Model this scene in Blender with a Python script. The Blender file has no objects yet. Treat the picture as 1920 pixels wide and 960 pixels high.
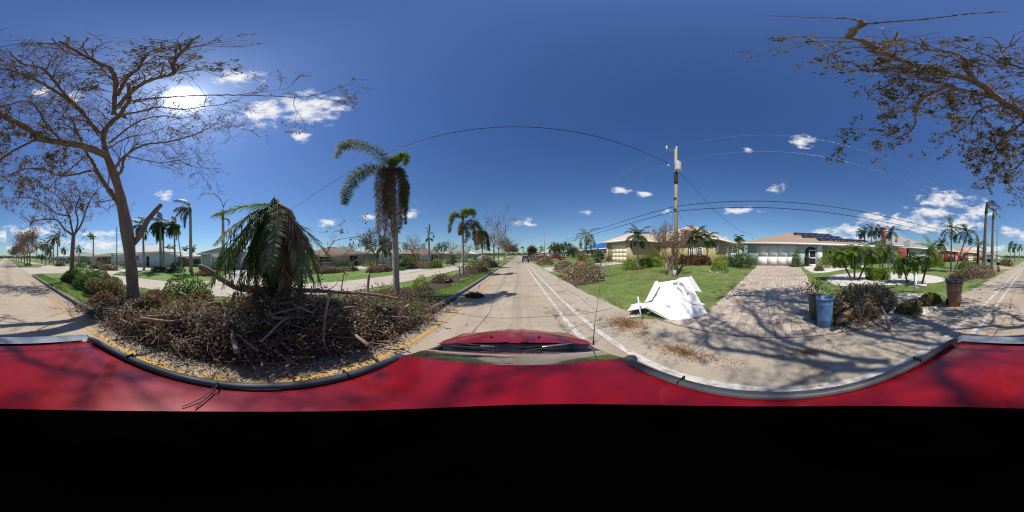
import bpy, math
import numpy as np
from mathutils import Matrix, Vector

# ------------------------------------------------------------------ camera
R_ = math.radians
YAW, TILT = 2.2, 0.506
CAM = np.array([0.0, 0.0, 2.05])
T_ = np.array(Matrix.Rotation(R_(TILT), 3, 'Y') @ Matrix.Rotation(R_(-TILT), 3, 'X'))
scene = bpy.context.scene
cd = bpy.data.cameras.new('camera')
cd.type = 'PANO'
try:
    cd.cycles.panorama_type = 'EQUIRECTANGULAR'
except Exception:
    cd.panorama_type = 'EQUIRECTANGULAR'
cd.clip_start = 0.02
cd.clip_end = 6000
cam = bpy.data.objects.new('camera', cd)
scene.collection.objects.link(cam)
cam.matrix_world = (Matrix.Translation(Vector(CAM)) @ (Matrix(T_.tolist()) @ Matrix.Rotation(R_(YAW), 3, 'Z')
                    @ Matrix.Rotation(R_(90), 3, 'X')).to_4x4())
scene.camera = cam


def ray(x, y):
    """world direction seen at a photograph pixel (1920 x 960)"""
    a = R_((x - 960) * 0.1875 - YAW)
    e = R_((480 - y) * 0.1875)
    d = np.array([math.sin(a) * math.cos(e), math.cos(a) * math.cos(e), math.sin(e)])
    return T_ @ d


# ------------------------------------------------------------------ sun, sky, exposure
SUN = ray(345, 188)
SUN_EL = math.asin(SUN[2])
SUN_AZ = math.atan2(SUN[0], SUN[1])
sl = bpy.data.lights.new('sun', 'SUN')
sl.energy = 5.0
sl.angle = R_(0.53)
sl.color = (1.0, 0.955, 0.88)
so = bpy.data.objects.new('sun', sl)
scene.collection.objects.link(so)
so.rotation_euler = Vector(-SUN).to_track_quat('-Z', 'Y').to_euler()
so.location = (-30, -20, 60)

scene.view_settings.view_transform = 'Standard'
scene.view_settings.look = 'None'
scene.view_settings.exposure = 0.0
scene.view_settings.gamma = 1.0
scene.view_settings.use_curve_mapping = False
scene.cycles.max_bounces = 6
scene.cycles.transparent_max_bounces = 8
scene.cycles.use_denoising = True
scene.cycles.filter_width = 1.15

W = bpy.data.worlds.new('World')
scene.world = W
W.use_nodes = True
wn = W.node_tree
wn.nodes.clear()


def N(tree, typ, **kw):
    n = tree.nodes.new(typ)
    for k, v in kw.items():
        if k == 'i':
            for a, b in v.items():
                n.inputs[a].default_value = b
        else:
            setattr(n, k, v)
    return n


def Lk(tree, a, b):
    tree.links.new(a, b)


def math_(tree, op, a, b=None, c=None, clamp=False):
    n = tree.nodes.new('ShaderNodeMath')
    n.operation = op
    n.use_clamp = clamp
    for i, v in enumerate((a, b, c)):
        if v is None:
            continue
        if isinstance(v, (int, float)):
            n.inputs[i].default_value = v
        else:
            tree.links.new(v, n.inputs[i])
    return n.outputs[0]


def mixc(tree, fac, a, b, mode='MIX'):
    n = tree.nodes.new('ShaderNodeMix')
    n.data_type = 'RGBA'
    n.blend_type = mode
    for s, v in ((n.inputs[0], fac), (n.inputs[6], a), (n.inputs[7], b)):
        if isinstance(v, (int, float)):
            s.default_value = v
        elif isinstance(v, (tuple, list)):
            s.default_value = (*v[:3], 1)
        else:
            tree.links.new(v, s)
    return n.outputs[2]


SKY_STRENGTH = 0.1
sky = N(wn, 'ShaderNodeTexSky', sky_type='NISHITA', sun_disc=False)
sky.sun_elevation = SUN_EL
sky.sun_rotation = SUN_AZ
sky.altitude = 0
sky.air_density = 1.0
sky.dust_density = 0.25
sky.ozone_density = 3.0
tc = N(wn, 'ShaderNodeTexCoord')
dirv = tc.outputs['Generated']
sep = N(wn, 'ShaderNodeSeparateXYZ')
Lk(wn, dirv, sep.inputs[0])
az = math_(wn, 'MULTIPLY', math_(wn, 'ARCTAN2', sep.outputs[0], sep.outputs[1]), 180 / math.pi)
el = math_(wn, 'MULTIPLY', math_(wn, 'ARCSINE', sep.outputs[2]), 180 / math.pi)
cmb = N(wn, 'ShaderNodeCombineXYZ')
Lk(wn, az, cmb.inputs[0])
Lk(wn, el, cmb.inputs[1])
# fair-weather clouds: centre and half size in the photograph's pixels
CLOUDS = [(575, 202, 92, 34), (500, 212, 74, 28), (620, 202, 46, 26), (445, 145, 50, 18), (562, 254, 24, 14),
          (310, 367, 20, 14), (615, 419, 26, 9), (692, 407, 18, 8), (771, 400, 24, 16), (988, 417, 22, 11),
          (1166, 357, 24, 10), (1204, 363, 16, 6), (1505, 265, 34, 12), (1402, 283, 12, 7), (1451, 353, 24, 10),
          (1102, 396, 18, 8), (1387, 395, 36, 8), (1250, 397, 18, 8), (1775, 377, 62, 22), (1830, 396, 46, 22),
          (1742, 399, 44, 15), (1690, 418, 90, 20), (1640, 411, 50, 14), (1590, 430, 44, 14), (1545, 438, 36, 9),
          (1740, 428, 80, 15), (1895, 435, 34, 13), (1800, 420, 60, 16), (60, 432, 54, 13), (6, 441, 26, 18),
          (178, 439, 48, 10), (195, 457, 80, 12), (105, 453, 60, 9), (130, 182, 34, 12), (76, 172, 24, 10),
          (1330, 448, 50, 8), (250, 440, 36, 10), (1860, 468, 60, 8), (30, 466, 60, 7), (1620, 447, 70, 8)]
dist = None
for (x, y, w, h) in CLOUDS:
    d = ray(x, y)
    a0, e0 = math.degrees(math.atan2(d[0], d[1])), math.degrees(math.asin(d[2]))
    s = N(wn, 'ShaderNodeVectorMath', operation='SUBTRACT', i={1: (a0, e0, 0)})
    Lk(wn, cmb.outputs[0], s.inputs[0])
    m = N(wn, 'ShaderNodeVectorMath', operation='MULTIPLY', i={1: (1 / (w * .1875), 1 / (h * .1875), 0)})
    Lk(wn, s.outputs[0], m.inputs[0])
    ln = N(wn, 'ShaderNodeVectorMath', operation='LENGTH')
    Lk(wn, m.outputs[0], ln.inputs[0])
    dist = ln.outputs['Value'] if dist is None else math_(wn, 'MINIMUM', dist, ln.outputs['Value'])
mp = N(wn, 'ShaderNodeMapping', i={3: (1, 1, 2.2)})
Lk(wn, dirv, mp.inputs[0])
nz = N(wn, 'ShaderNodeTexNoise', i={'Scale': 13, 'Detail': 9, 'Roughness': 0.62, 'Distortion': 0.25})
Lk(wn, mp.outputs[0], nz.inputs['Vector'])
nz2 = N(wn, 'ShaderNodeTexNoise', i={'Scale': 30, 'Detail': 4, 'Roughness': 0.6})
Lk(wn, mp.outputs[0], nz2.inputs['Vector'])
cm = math_(wn, 'ADD', math_(wn, 'SUBTRACT', 0.98, dist), math_(wn, 'MULTIPLY', math_(wn, 'SUBTRACT', nz.outputs[0], 0.5), 3.4))
mr = N(wn, 'ShaderNodeMapRange', interpolation_type='SMOOTHSTEP', i={1: 0.05, 2: 1.0, 3: 0.0, 4: 0.96})
Lk(wn, cm, mr.inputs[0])
cloudc = mixc(wn, nz2.outputs[0], (5.2, 5.5, 6.2), (11.5, 11.3, 11.0))
# a deeper polarised blue overhead than the plain model
eln = math_(wn, 'DIVIDE', el, 40.0, clamp=True)
tcol = mixc(wn, eln, (0.66, 0.83, 0.97), (0.50, 0.75, 1.14))
tint = mixc(wn, 1.0, sky.outputs[0], tcol, 'MULTIPLY')
skyc = mixc(wn, mr.outputs[0], tint, cloudc)
# the overexposed sun with its aureole, in the sun's own direction
dp = N(wn, 'ShaderNodeVectorMath', operation='DOT_PRODUCT', i={1: tuple(SUN)})
nrm = N(wn, 'ShaderNodeVectorMath', operation='NORMALIZE')
Lk(wn, dirv, nrm.inputs[0])
Lk(wn, nrm.outputs[0], dp.inputs[0])
ang = math_(wn, 'MULTIPLY', math_(wn, 'ARCCOSINE', math_(wn, 'MINIMUM', dp.outputs['Value'], 1.0)), 180 / math.pi)
core = N(wn, 'ShaderNodeMapRange', interpolation_type='SMOOTHSTEP', i={1: 1.8, 2: 5.8, 3: 22.0, 4: 0.0})
Lk(wn, ang, core.inputs[0])
glow = math_(wn, 'MULTIPLY', math_(wn, 'EXPONENT', math_(wn, 'MULTIPLY', ang, -1 / 5.0)), 8.0)
wide = math_(wn, 'MULTIPLY', math_(wn, 'EXPONENT', math_(wn, 'MULTIPLY', ang, -1 / 26.0)), 0.9)
gl = math_(wn, 'ADD', math_(wn, 'ADD', core.outputs[0], glow), wide)
glc = mixc(wn, 1.0, (0.84, 0.92, 1.0), gl, 'MULTIPLY')
tot = mixc(wn, 1.0, skyc, glc, 'ADD')
bg = N(wn, 'ShaderNodeBackground', i={'Strength': SKY_STRENGTH})
Lk(wn, tot, bg.inputs['Color'])
wo = N(wn, 'ShaderNodeOutputWorld')
Lk(wn, bg.outputs[0], wo.inputs['Surface'])

# ------------------------------------------------------------------ helpers
rng = np.random.default_rng(11)


def gz(X, Y=0.0):
    """height of the lawn: it rises from the road towards the houses on the right"""
    if X >= 3.5:
        k = .037 + .025 * min(max((Y - 2.4) / 6.0, 0), 1)
        return 0.012 + k * (min(X, 20.5) - 3.5)
    if X <= -12:
        return min(0.11, 0.012 + (-12 - X) * 0.05)
    return 0.0


def PZ(x, y, z):
    d = ray(x, y)
    t = (z - CAM[2]) / d[2]
    return CAM + d * t


def AT(x, y, dist):
    d = ray(x, y)
    return CAM + d * (dist / math.hypot(d[0], d[1]))


def G(x, y, h=0.0):
    p = PZ(x, y, h)
    for _ in range(30):
        p = PZ(x, y, gz(p[0], p[1]) + h)
    return p


def onX(x, y, X):
    d = ray(x, y)
    return CAM + d * (X / d[0])


def unit(v):
    v = np.asarray(v, float)
    return v / (np.linalg.norm(v, axis=-1, keepdims=True) + 1e-9)


class Geo:
    def __init__(s):
        s.v, s.q, s.t, s.n = [], [], [], 0

    def add(s, V, Q=None, T=None):
        V = np.asarray(V, float).reshape(-1, 3)
        if Q is not None and len(Q):
            s.q.append(np.asarray(Q, int).reshape(-1, 4) + s.n)
        if T is not None and len(T):
            s.t.append(np.asarray(T, int).reshape(-1, 3) + s.n)
        s.v.append(V)
        s.n += len(V)
        return s

    def poly(s, pts):
        pts = np.asarray(pts, float)
        n = len(pts)
        if n == 4:
            return s.add(pts, Q=[[0, 1, 2, 3]])
        return s.add(pts, T=[[0, i, i + 1] for i in range(1, n - 1)])

    def box(s, lo, hi):
        x0, y0, z0 = lo
        x1, y1, z1 = hi
        V = [(x0, y0, z0), (x1, y0, z0), (x1, y1, z0), (x0, y1, z0), (x0, y0, z1), (x1, y0, z1), (x1, y1, z1), (x0, y1, z1)]
        return s.add(V, Q=[[0, 3, 2, 1], [4, 5, 6, 7], [0, 1, 5, 4], [1, 2, 6, 5], [2, 3, 7, 6], [3, 0, 4, 7]])

    def obox(s, c, u, v, w, hu, hv, hw):
        """box about c with half sizes along unit axes u, v, w"""
        c, u, v, w = [np.asarray(a, float) for a in (c, u, v, w)]
        V = [c + a * hu * u + b * hv * v + g * hw * w for g in (-1, 1) for (a, b) in ((-1, -1), (1, -1), (1, 1), (-1, 1))]
        return s.add(V, Q=[[0, 3, 2, 1], [4, 5, 6, 7], [0, 1, 5, 4], [1, 2, 6, 5], [2, 3, 7, 6], [3, 0, 4, 7]])

    def tube(s, P, r, n=6, cap=False):
        P = np.asarray(P, float)
        m = len(P)
        r = np.broadcast_to(np.asarray(r, float), (m,)) if np.ndim(r) else np.full(m, float(r))
        t = np.empty_like(P)
        t[1:-1] = P[2:] - P[:-2]
        t[0] = P[1] - P[0]
        t[-1] = P[-1] - P[-2]
        t = unit(t)
        ref = np.array([0, 0, 1.0]) if abs(t[:, 2]).mean() < .8 else np.array([1.0, .2, 0])
        u = unit(np.cross(t, ref))
        w = np.cross(u, t)
        a = np.arange(n) * 2 * math.pi / n
        V = P[:, None] + r[:, None, None] * (np.cos(a)[None, :, None] * u[:, None] + np.sin(a)[None, :, None] * w[:, None])
        i = np.arange(m - 1)[:, None] * n
        j = np.arange(n)[None]
        k = (j + 1) % n
        Q = np.stack([i + j, i + k, i + n + k, i + n + j], -1).reshape(-1, 4)
        T = []
        if cap:
            T = [[0, q + 1, q] for q in range(1, n - 1)] + [[(m - 1) * n, (m - 1) * n + q, (m - 1) * n + q + 1] for q in range(1, n - 1)]
        return s.add(V.reshape(-1, 3), Q=Q, T=T)

    def leaves(s, P, size, up=None, wide=.32, g=None):
        """one kite-shaped leaf at each point"""
        g = g or rng
        P = np.asarray(P, float)
        n = len(P)
        if n == 0:
            return s
        sz = size * g.uniform(.6, 1.3, (n, 1))
        t = unit(g.normal(size=(n, 3)) + (0 if up is None else np.asarray(up)))
        b = unit(np.cross(t, g.normal(size=(n, 3))))
        c = np.cross(t, b)
        V = np.stack([P, P + t * .45 * sz + b * wide * sz, P + t * sz + c * .12 * sz, P + t * .45 * sz - b * wide * sz], 1)
        return s.add(V.reshape(-1, 3), Q=np.arange(4 * n).reshape(n, 4))

    def lathe(s, c, prof, n=16, cap=True):
        """profile [(radius, height)...] about the vertical through c"""
        c = np.asarray(c, float)
        a = np.arange(n) * 2 * math.pi / n
        V = np.array([[c[0] + r * math.cos(q), c[1] + r * math.sin(q), c[2] + z] for r, z in prof for q in a])
        m = len(prof)
        Q = [[i * n + j, i * n + (j + 1) % n, (i + 1) * n + (j + 1) % n, (i + 1) * n + j] for i in range(m - 1) for j in range(n)]
        T = []
        if cap:
            T = [[0, q + 1, q] for q in range(1, n - 1)] + [[(m - 1) * n, (m - 1) * n + q, (m - 1) * n + q + 1] for q in range(1, n - 1)]
        return s.add(V, Q=Q, T=T)

    def mesh(s, name, mat, off=(0, 0, 0), smooth=False):
        V = np.concatenate(s.v) - np.asarray(off)
        Q = np.concatenate(s.q) if s.q else np.zeros((0, 4), int)
        T = np.concatenate(s.t) if s.t else np.zeros((0, 3), int)
        me = bpy.data.meshes.new(name)
        me.vertices.add(len(V))
        me.vertices.foreach_set('co', V.astype(np.float32).ravel())
        nl = Q.size + T.size
        me.loops.add(nl)
        me.loops.foreach_set('vertex_index', np.concatenate([Q.ravel(), T.ravel()]).astype(np.int32))
        me.polygons.add(len(Q) + len(T))
        st = np.concatenate([np.arange(len(Q)) * 4, Q.size + np.arange(len(T)) * 3]).astype(np.int32)
        me.polygons.foreach_set('loop_start', st)
        if smooth:
            me.polygons.foreach_set('use_smooth', np.ones(len(Q) + len(T), bool))
        me.update(calc_edges=True)
        if mat is not None:
            for m in (mat if isinstance(mat, (list, tuple)) else [mat]):
                me.materials.append(MAT[m] if isinstance(m, str) else m)
        return me


ORG = {}


def link(o):
    scene.collection.objects.link(o)
    return o


def tag(o, label=None, cat=None, group=None, kind=None):
    if label:
        o['label'] = label
    if cat:
        o['category'] = cat
    if group:
        o['group'] = group
    if kind:
        o['kind'] = kind
    return o


def thing(name, loc, label, cat, group=None):
    o = bpy.data.objects.new(name, None)
    o.empty_display_size = .2
    o.location = Vector([float(v) for v in loc])
    link(o)
    ORG[o.name] = np.asarray(loc, float)
    return tag(o, label, cat, group)


def part(name, geo, mat, parent=None, smooth=False, kind=None, label=None):
    """a mesh built in world coordinates, hung under its thing or part"""
    off = ORG[parent.name] if parent else np.zeros(3)
    o = bpy.data.objects.new(name, geo.mesh(name, mat, off, smooth))
    link(o)
    if parent:
        o.parent = parent
    ORG[o.name] = off
    if kind:
        o['kind'] = kind
    if label:
        o['label'] = label
    return o


def solo(name, geo, mat, label, cat, group=None, smooth=False, base=None):
    """a thing that is one mesh, its origin at its base"""
    V = np.concatenate(geo.v)
    b = np.array([V[:, 0].mean(), V[:, 1].mean(), V[:, 2].min()]) if base is None else np.asarray(base, float)
    o = bpy.data.objects.new(name, geo.mesh(name, mat, b, smooth))
    o.location = Vector(b.tolist())
    link(o)
    ORG[o.name] = b
    return tag(o, label, cat, group)


def struct(name, geo, mat, smooth=False):
    o = part(name, geo, mat, None, smooth)
    o['kind'] = 'structure'
    return o


def stuff(name, geo, mat, label, cat, smooth=False):
    o = part(name, geo, mat, None, smooth)
    return tag(o, label, cat, kind='stuff')


# ------------------------------------------------------------------ materials
MAT = {}


def M(name, c1, c2=None, scale=3.0, rough=.8, bump=0.0, bscale=None, metal=0.0, coat=0.0, island=False, trans=0.0,
      c3=None, detail=6, stretch=None, spec=.4, coords='pos', bdist=.02):
    m = bpy.data.materials.new(name)
    m.use_nodes = True
    t = m.node_tree
    b = t.nodes['Principled BSDF']
    b.inputs['Roughness'].default_value = rough
    b.inputs['Metallic'].default_value = metal
    b.inputs['Coat Weight'].default_value = coat
    b.inputs['Coat Roughness'].default_value = .07
    b.inputs['Specular IOR Level'].default_value = spec
    MAT[name] = m
    c2 = c2 or c1
    vec = t.nodes.new('ShaderNodeNewGeometry').outputs['Position'] if coords == 'pos' else t.nodes.new('ShaderNodeTexCoord').outputs['Object']
    if stretch:
        mp = N(t, 'ShaderNodeMapping', i={3: stretch})
        Lk(t, vec, mp.inputs[0])
        vec = mp.outputs[0]
    nz = N(t, 'ShaderNodeTexNoise', i={'Scale': scale, 'Detail': detail, 'Roughness': .65})
    Lk(t, vec, nz.inputs['Vector'])
    f = nz.outputs[0]
    if island:
        ge = t.nodes.new('ShaderNodeNewGeometry')
        oi = t.nodes.new('ShaderNodeObjectInfo')
        isl = math_(t, 'FRACT', math_(t, 'ADD', ge.outputs['Random Per Island'], oi.outputs['Random']))
        f = math_(t, 'ADD', math_(t, 'MULTIPLY', isl, .75), math_(t, 'MULTIPLY', f, .25))
    rp = t.nodes.new('ShaderNodeValToRGB')
    rp.color_ramp.elements[0].position = .08 if island else .3
    rp.color_ramp.elements[1].position = .92 if island else .7
    rp.color_ramp.elements[0].color = (*c1, 1)
    rp.color_ramp.elements[1].color = (*c2, 1)
    if c3:
        e = rp.color_ramp.elements.new(.5)
        e.color = (*c3, 1)
    Lk(t, f, rp.inputs[0])
    col = rp.outputs[0]
    Lk(t, col, b.inputs['Base Color'])
    if bump:
        n2 = N(t, 'ShaderNodeTexNoise', i={'Scale': bscale or scale * 6, 'Detail': 4, 'Roughness': .6})
        Lk(t, vec, n2.inputs['Vector'])
        bp = N(t, 'ShaderNodeBump', i={'Strength': bump, 'Distance': bdist})
        Lk(t, n2.outputs[0], bp.inputs['Height'])
        Lk(t, bp.outputs[0], b.inputs['Normal'])
    if trans:
        tr = t.nodes.new('ShaderNodeBsdfTranslucent')
        Lk(t, col, tr.inputs[0])
        mx = N(t, 'ShaderNodeMixShader', i={0: trans})
        Lk(t, b.outputs[0], mx.inputs[1])
        Lk(t, tr.outputs[0], mx.inputs[2])
        Lk(t, mx.outputs[0], t.nodes['Material Output'].inputs[0])
    m['col'] = 0
    MAT[name] = m
    return m


def overlay(m, color, scale, lo, hi, detail=8, stretch=None, obj=False):
    """a second noise layer with a shape of its own (stains, worn patches, dry spots)"""
    m = MAT[m]
    t = m.node_tree
    b = t.nodes['Principled BSDF']
    src = b.inputs['Base Color'].links[0].from_socket
    vec = t.nodes.new('ShaderNodeNewGeometry').outputs['Position']
    mp = N(t, 'ShaderNodeMapping', i={1: (7.3, 3.1, 1.7), 3: stretch or (1, 1, 1)})
    Lk(t, vec, mp.inputs[0])
    nz = N(t, 'ShaderNodeTexNoise', i={'Scale': scale, 'Detail': detail, 'Roughness': .7})
    Lk(t, mp.outputs[0], nz.inputs['Vector'])
    mr = N(t, 'ShaderNodeMapRange', interpolation_type='SMOOTHSTEP', i={1: lo, 2: hi, 3: 0, 4: 1})
    Lk(t, nz.outputs[0], mr.inputs[0])
    Lk(t, mixc(t, mr.outputs[0], src, color), b.inputs['Base Color'])


def bands(m, axis, step, depth, dark=None, off=0.0):
    """fine relief lines across a far surface (roof courses, siding, ribs)"""
    m = MAT[m]
    t = m.node_tree
    b = t.nodes['Principled BSDF']
    sp = t.nodes.new('ShaderNodeSeparateXYZ')
    Lk(t, t.nodes.new('ShaderNodeNewGeometry').outputs['Position'], sp.inputs[0])
    fr = math_(t, 'FRACT', math_(t, 'DIVIDE', math_(t, 'ADD', sp.outputs[axis], off), step))
    bp = N(t, 'ShaderNodeBump', i={'Strength': .9, 'Distance': depth})
    Lk(t, fr, bp.inputs['Height'])
    if b.inputs['Normal'].links:
        Lk(t, b.inputs['Normal'].links[0].from_socket, bp.inputs['Normal'])
    Lk(t, bp.outputs[0], b.inputs['Normal'])
    if dark:
        src = b.inputs['Base Color'].links[0].from_socket
        ln = math_(t, 'LESS_THAN', fr, dark[1])
        Lk(t, mixc(t, ln, src, dark[0]), b.inputs['Base Color'])


M('grass', (.075, .122, .022), (.2, .255, .065), 1.2, .9, .8, 60, c3=(.128, .182, .04))
overlay('grass', (.26, .22, .09), .35, .53, .78)
overlay('grass', (.36, .28, .16), 11, .6, .7)
overlay('grass', (.27, .2, .1), 1.6, .57, .72)
M('median_grass', (.075, .135, .018), (.2, .28, .05), 2.5, .9, .9, 70, c3=(.125, .2, .03))
overlay('median_grass', (.09, .06, .035), .5, .56, .66)
M('far_lawn', (.07, .14, .016), (.2, .29, .05), .8, .9, .8, 40, c3=(.12, .2, .028))
overlay('far_lawn', (.24, .24, .07), .25, .55, .78)
M('asphalt', (.33, .262, .187), (.46, .372, .276), .7, .92, .35, 150, c3=(.395, .317, .23), bdist=.006)
overlay('asphalt', (.29, .235, .175), .25, .48, .8, stretch=(2.2, .12, 1))
overlay('asphalt', (.27, .22, .165), 2.2, .56, .74)
overlay('asphalt', (.25, .2, .15), .5, .5, .72, stretch=(2.6, .05, 1))
overlay('asphalt', (.56, .48, .39), 60, .58, .72)
M('shoulder_asphalt', (.34, .283, .207), (.46, .39, .3), .9, .95, .4, 130, bdist=.006)
overlay('shoulder_asphalt', (.24, .2, .155), 1.6, .5, .75)
overlay('shoulder_asphalt', (.24, .15, .075), 1.1, .56, .72)
overlay('shoulder_asphalt', (.27, .16, .07), .8, .63, .75)
overlay('shoulder_asphalt', (.6, .53, .43), 70, .6, .74)
M('far_asphalt', (.4, .34, .265), (.49, .425, .34), .6, .95, .3, 80, bdist=.006)
M('concrete', (.42, .38, .32), (.53, .48, .41), 1.5, .9, .3, 60)
M('kerb_concrete', (.2, .165, .13), (.33, .285, .24), 3, .9, .5, 50)
M('yellow_paint', (.44, .245, .05), (.56, .33, .08), 4, .8, .2, 80)
overlay('yellow_paint', (.4, .32, .22), 5, .5, .62)
M('white_paint', (.5, .47, .42), (.66, .63, .58), 4, .8, .2, 80)
overlay('white_paint', (.38, .32, .25), 7, .47, .6, stretch=(1, .5, 1))
M('joint', (.1, .085, .07), rough=.95)
M('mulch', (.035, .022, .016), (.11, .072, .05), 14, .95, 1.0, 60)
M('white_gravel', (.42, .38, .3), (.78, .74, .66), 30, .9, 1.0, 60)
M('paver', (.34, .275, .205), (.56, .455, .355), 5, .88, .3, 90, island=True, c3=(.44, .365, .285), bdist=.006)
overlay('paver', (.52, .33, .25), .55, .58, .68)
M('paver_bed', (.12, .1, .075), (.2, .17, .13), 6, .95)
M('pink_pavers', (.42, .24, .18), (.52, .32, .25), 4, .9, .3, 40)
M('bark', (.15, .1, .078), (.31, .225, .18), 5, .92, .9, 26, stretch=(1, 1, .35))
M('bark_light', (.22, .14, .1), (.42, .3, .22), 5, .9, .8, 26)
M('broken_wood', (.34, .19, .09), (.52, .31, .16), 8, .9, .5, 40)
M('twig', (.17, .105, .075), (.33, .22, .16), 5, .95)
M('palm_trunk', (.27, .24, .2), (.46, .42, .365), 3, .95, .6, 18)
bands('palm_trunk', 2, .09, .012)
M('dark_trunk', (.05, .035, .025), (.12, .085, .06), 6, .95, .8, 30)
M('dead_leaf', (.08, .04, .02), (.42, .3, .17), 3, .85, island=True, trans=.45, c3=(.19, .115, .055))
M('litter_leaf', (.2, .14, .08), (.66, .6, .46), 3, .85, island=True, trans=.35, c3=(.38, .31, .19))
M('dull_leaf', (.05, .05, .02), (.16, .13, .055), 3, .7, island=True, trans=.4, c3=(.085, .085, .03))
M('tree_leaf', (.07, .06, .025), (.3, .22, .12), 3, .7, island=True, trans=.45, c3=(.16, .125, .055))
M('green_leaf', (.04, .085, .015), (.19, .3, .05), 3, .5, island=True, trans=.45, c3=(.09, .17, .025))
M('lime_leaf', (.11, .19, .02), (.33, .4, .05), 3, .55, island=True, trans=.3, c3=(.2, .29, .03))
M('dark_leaf', (.015, .04, .012), (.06, .11, .03), 3, .5, island=True, trans=.2, c3=(.03, .065, .02))
M('rust_leaf', (.09, .03, .015), (.25, .11, .04), 3, .7, island=True, trans=.4, c3=(.15, .065, .025))
M('olive_leaf', (.11, .11, .04), (.4, .35, .17), 3, .75, island=True, trans=.4, c3=(.21, .19, .075))
M('frond_green', (.03, .075, .014), (.13, .21, .035), 3, .45, island=True, trans=.55, c3=(.065, .13, .022))
M('frond_lime', (.1, .16, .015), (.3, .36, .05), 3, .6, island=True, trans=.55, c3=(.17, .25, .025), spec=.2)
M('needle', (.2, .1, .04), (.42, .25, .11), 3, .9, island=True, c3=(.3, .17, .07))
M('frond_dark', (.018, .04, .018), (.07, .1, .045), 3, .45, island=True, trans=.2, c3=(.035, .065, .03))
M('frond_grey', (.12, .14, .08), (.42, .44, .28), 3, .6, island=True, trans=.45, c3=(.24, .265, .15), spec=.2)
M('frond_brown', (.1, .06, .03), (.42, .3, .17), 3, .8, island=True, trans=.5, c3=(.21, .14, .075))
M('frond_mixed', (.12, .09, .035), (.2, .22, .04), 3, .6, island=True, trans=.55, c3=(.085, .115, .025))
M('grass_blade', (.07, .12, .015), (.22, .29, .05), 2, .7, island=True, trans=.3, c3=(.13, .2, .03))
M('lawn_blade', (.1, .14, .035), (.3, .31, .11), 2, .7, island=True, trans=.3, c3=(.17, .21, .055))
M('stucco_olive', (.45, .365, .17), (.52, .43, .21), 2, .95, .3, 60)
M('stucco_mint', (.42, .47, .42), (.48, .53, .48), 2, .95, .3, 60)
M('stucco_white', (.6, .64, .62), (.7, .73, .71), 2, .95, .3, 60)
M('stucco_aqua', (.58, .64, .62), (.66, .71, .69), 2, .95, .3, 60)
M('stucco_salmon', (.5, .27, .18), (.58, .33, .23), 2, .95, .3, 60)
M('stucco_tan', (.45, .36, .26), (.52, .43, .32), 2, .95, .3, 60)
M('stucco_coral', (.52, .2, .15), (.6, .26, .2), 2, .95, .3, 60)
M('roof_tan', (.5, .37, .29), (.62, .48, .39), 3, .9, .3, 20)
bands('roof_tan', 2, .13, .04)
M('roof_brown', (.26, .175, .118), (.4, .285, .2), 9, .95, .5, 30)
bands('roof_brown', 2, .055, .01)
M('roof_grey', (.25, .225, .2), (.37, .34, .31), 8, .95, .4, 30)
bands('roof_grey', 2, .055, .01)
M('roof_light', (.5, .48, .46), (.62, .6, .57), 6, .9, .3, 20)
bands('roof_light', 2, .12, .03)
M('roof_maroon', (.19, .11, .09), (.3, .19, .15), 8, .9, .3, 20)
bands('roof_maroon', 2, .1, .03)
M('roof_orange', (.6, .25, .13), (.7, .34, .2), 5, .9, .3, 20)
bands('roof_orange', 2, .12, .04)
M('tarp', (.02, .09, .33), (.035, .13, .42), 1, .45, .6, 3)
M('white_trim', (.78, .77, .74), (.82, .81, .79), 2, .6)
M('cream_door', (.7, .61, .42), (.74, .65, .46), 2, .6)
M('garage_white', (.72, .7, .64), (.77, .75, .7), 2, .6)
M('door_dark', (.05, .04, .035), rough=.6)
M('opening_shade', (.02, .02, .022), rough=.5)  # near-black for openings, their inner shade put into the colour
M('glass', (.02, .025, .03), rough=.08, spec=.6)
M('solar_cell', (.008, .009, .02), (.014, .016, .03), 3, .3, spec=.3)
M('solar_frame', (.2, .21, .23), rough=.5)
M('brick_red', (.33, .06, .04), (.42, .09, .06), 8, .9)
M('red_wood', (.2, .035, .022), (.26, .05, .035), 5, .85)
M('pole_wood', (.3, .24, .14), (.42, .35, .22), 3, .95, .6, 22, stretch=(4, 4, .3))
M('grey_pole', (.22, .2, .18), (.32, .3, .27), 3, .95, .4, 22)
M('transformer_grey', (.68, .69, .7), rough=.4)
M('rubber', (.02, .02, .02), rough=.7)
M('wire', (.012, .012, .014), rough=.6)
M('wire_bright', (.55, .6, .68), rough=.35, metal=.6)
M('porcelain', (.6, .6, .58), rough=.3)
M('sheet_white', (.8, .8, .78), (.87, .87, .86), 2, .45)
overlay('sheet_white', (.4, .35, .29), 5, .64, .72)
overlay('sheet_white', (.62, .6, .56), 1.5, .5, .7)
M('sheet_edge_shade', (.62, .62, .6), (.7, .68, .66), 3, .5)  # greyer copy of the white metal; shade of the folds put into colour
M('barrel_blue', (.07, .17, .32), (.11, .23, .4), 6, .5, .1, 40)
overlay('barrel_blue', (.18, .3, .44), 3, .62, .75)
M('bin_grey', (.1, .11, .12), (.16, .17, .18), 4, .6)
M('bin_brown', (.26, .13, .075), (.34, .18, .105), 4, .5, .1, 60)
M('lid_black', (.022, .022, .026), (.035, .035, .04), 5, .5)
M('emblem_white', (.6, .52, .46), rough=.6)
M('red_paint', (.2, .003, .007), (.26, .004, .011), 3, .42, coat=.65, spec=.2)
overlay('red_paint', (.3, .04, .05), 7, .68, .8)
overlay('red_paint', (.5, .3, .3), 55, .73, .78)
M('car_trim', (.05, .052, .058), (.075, .078, .085), 6, .5)
M('spoiler_grey', (.22, .25, .28), (.28, .31, .34), 6, .4)
M('car_black', (.012, .012, .013), rough=.4)
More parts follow.
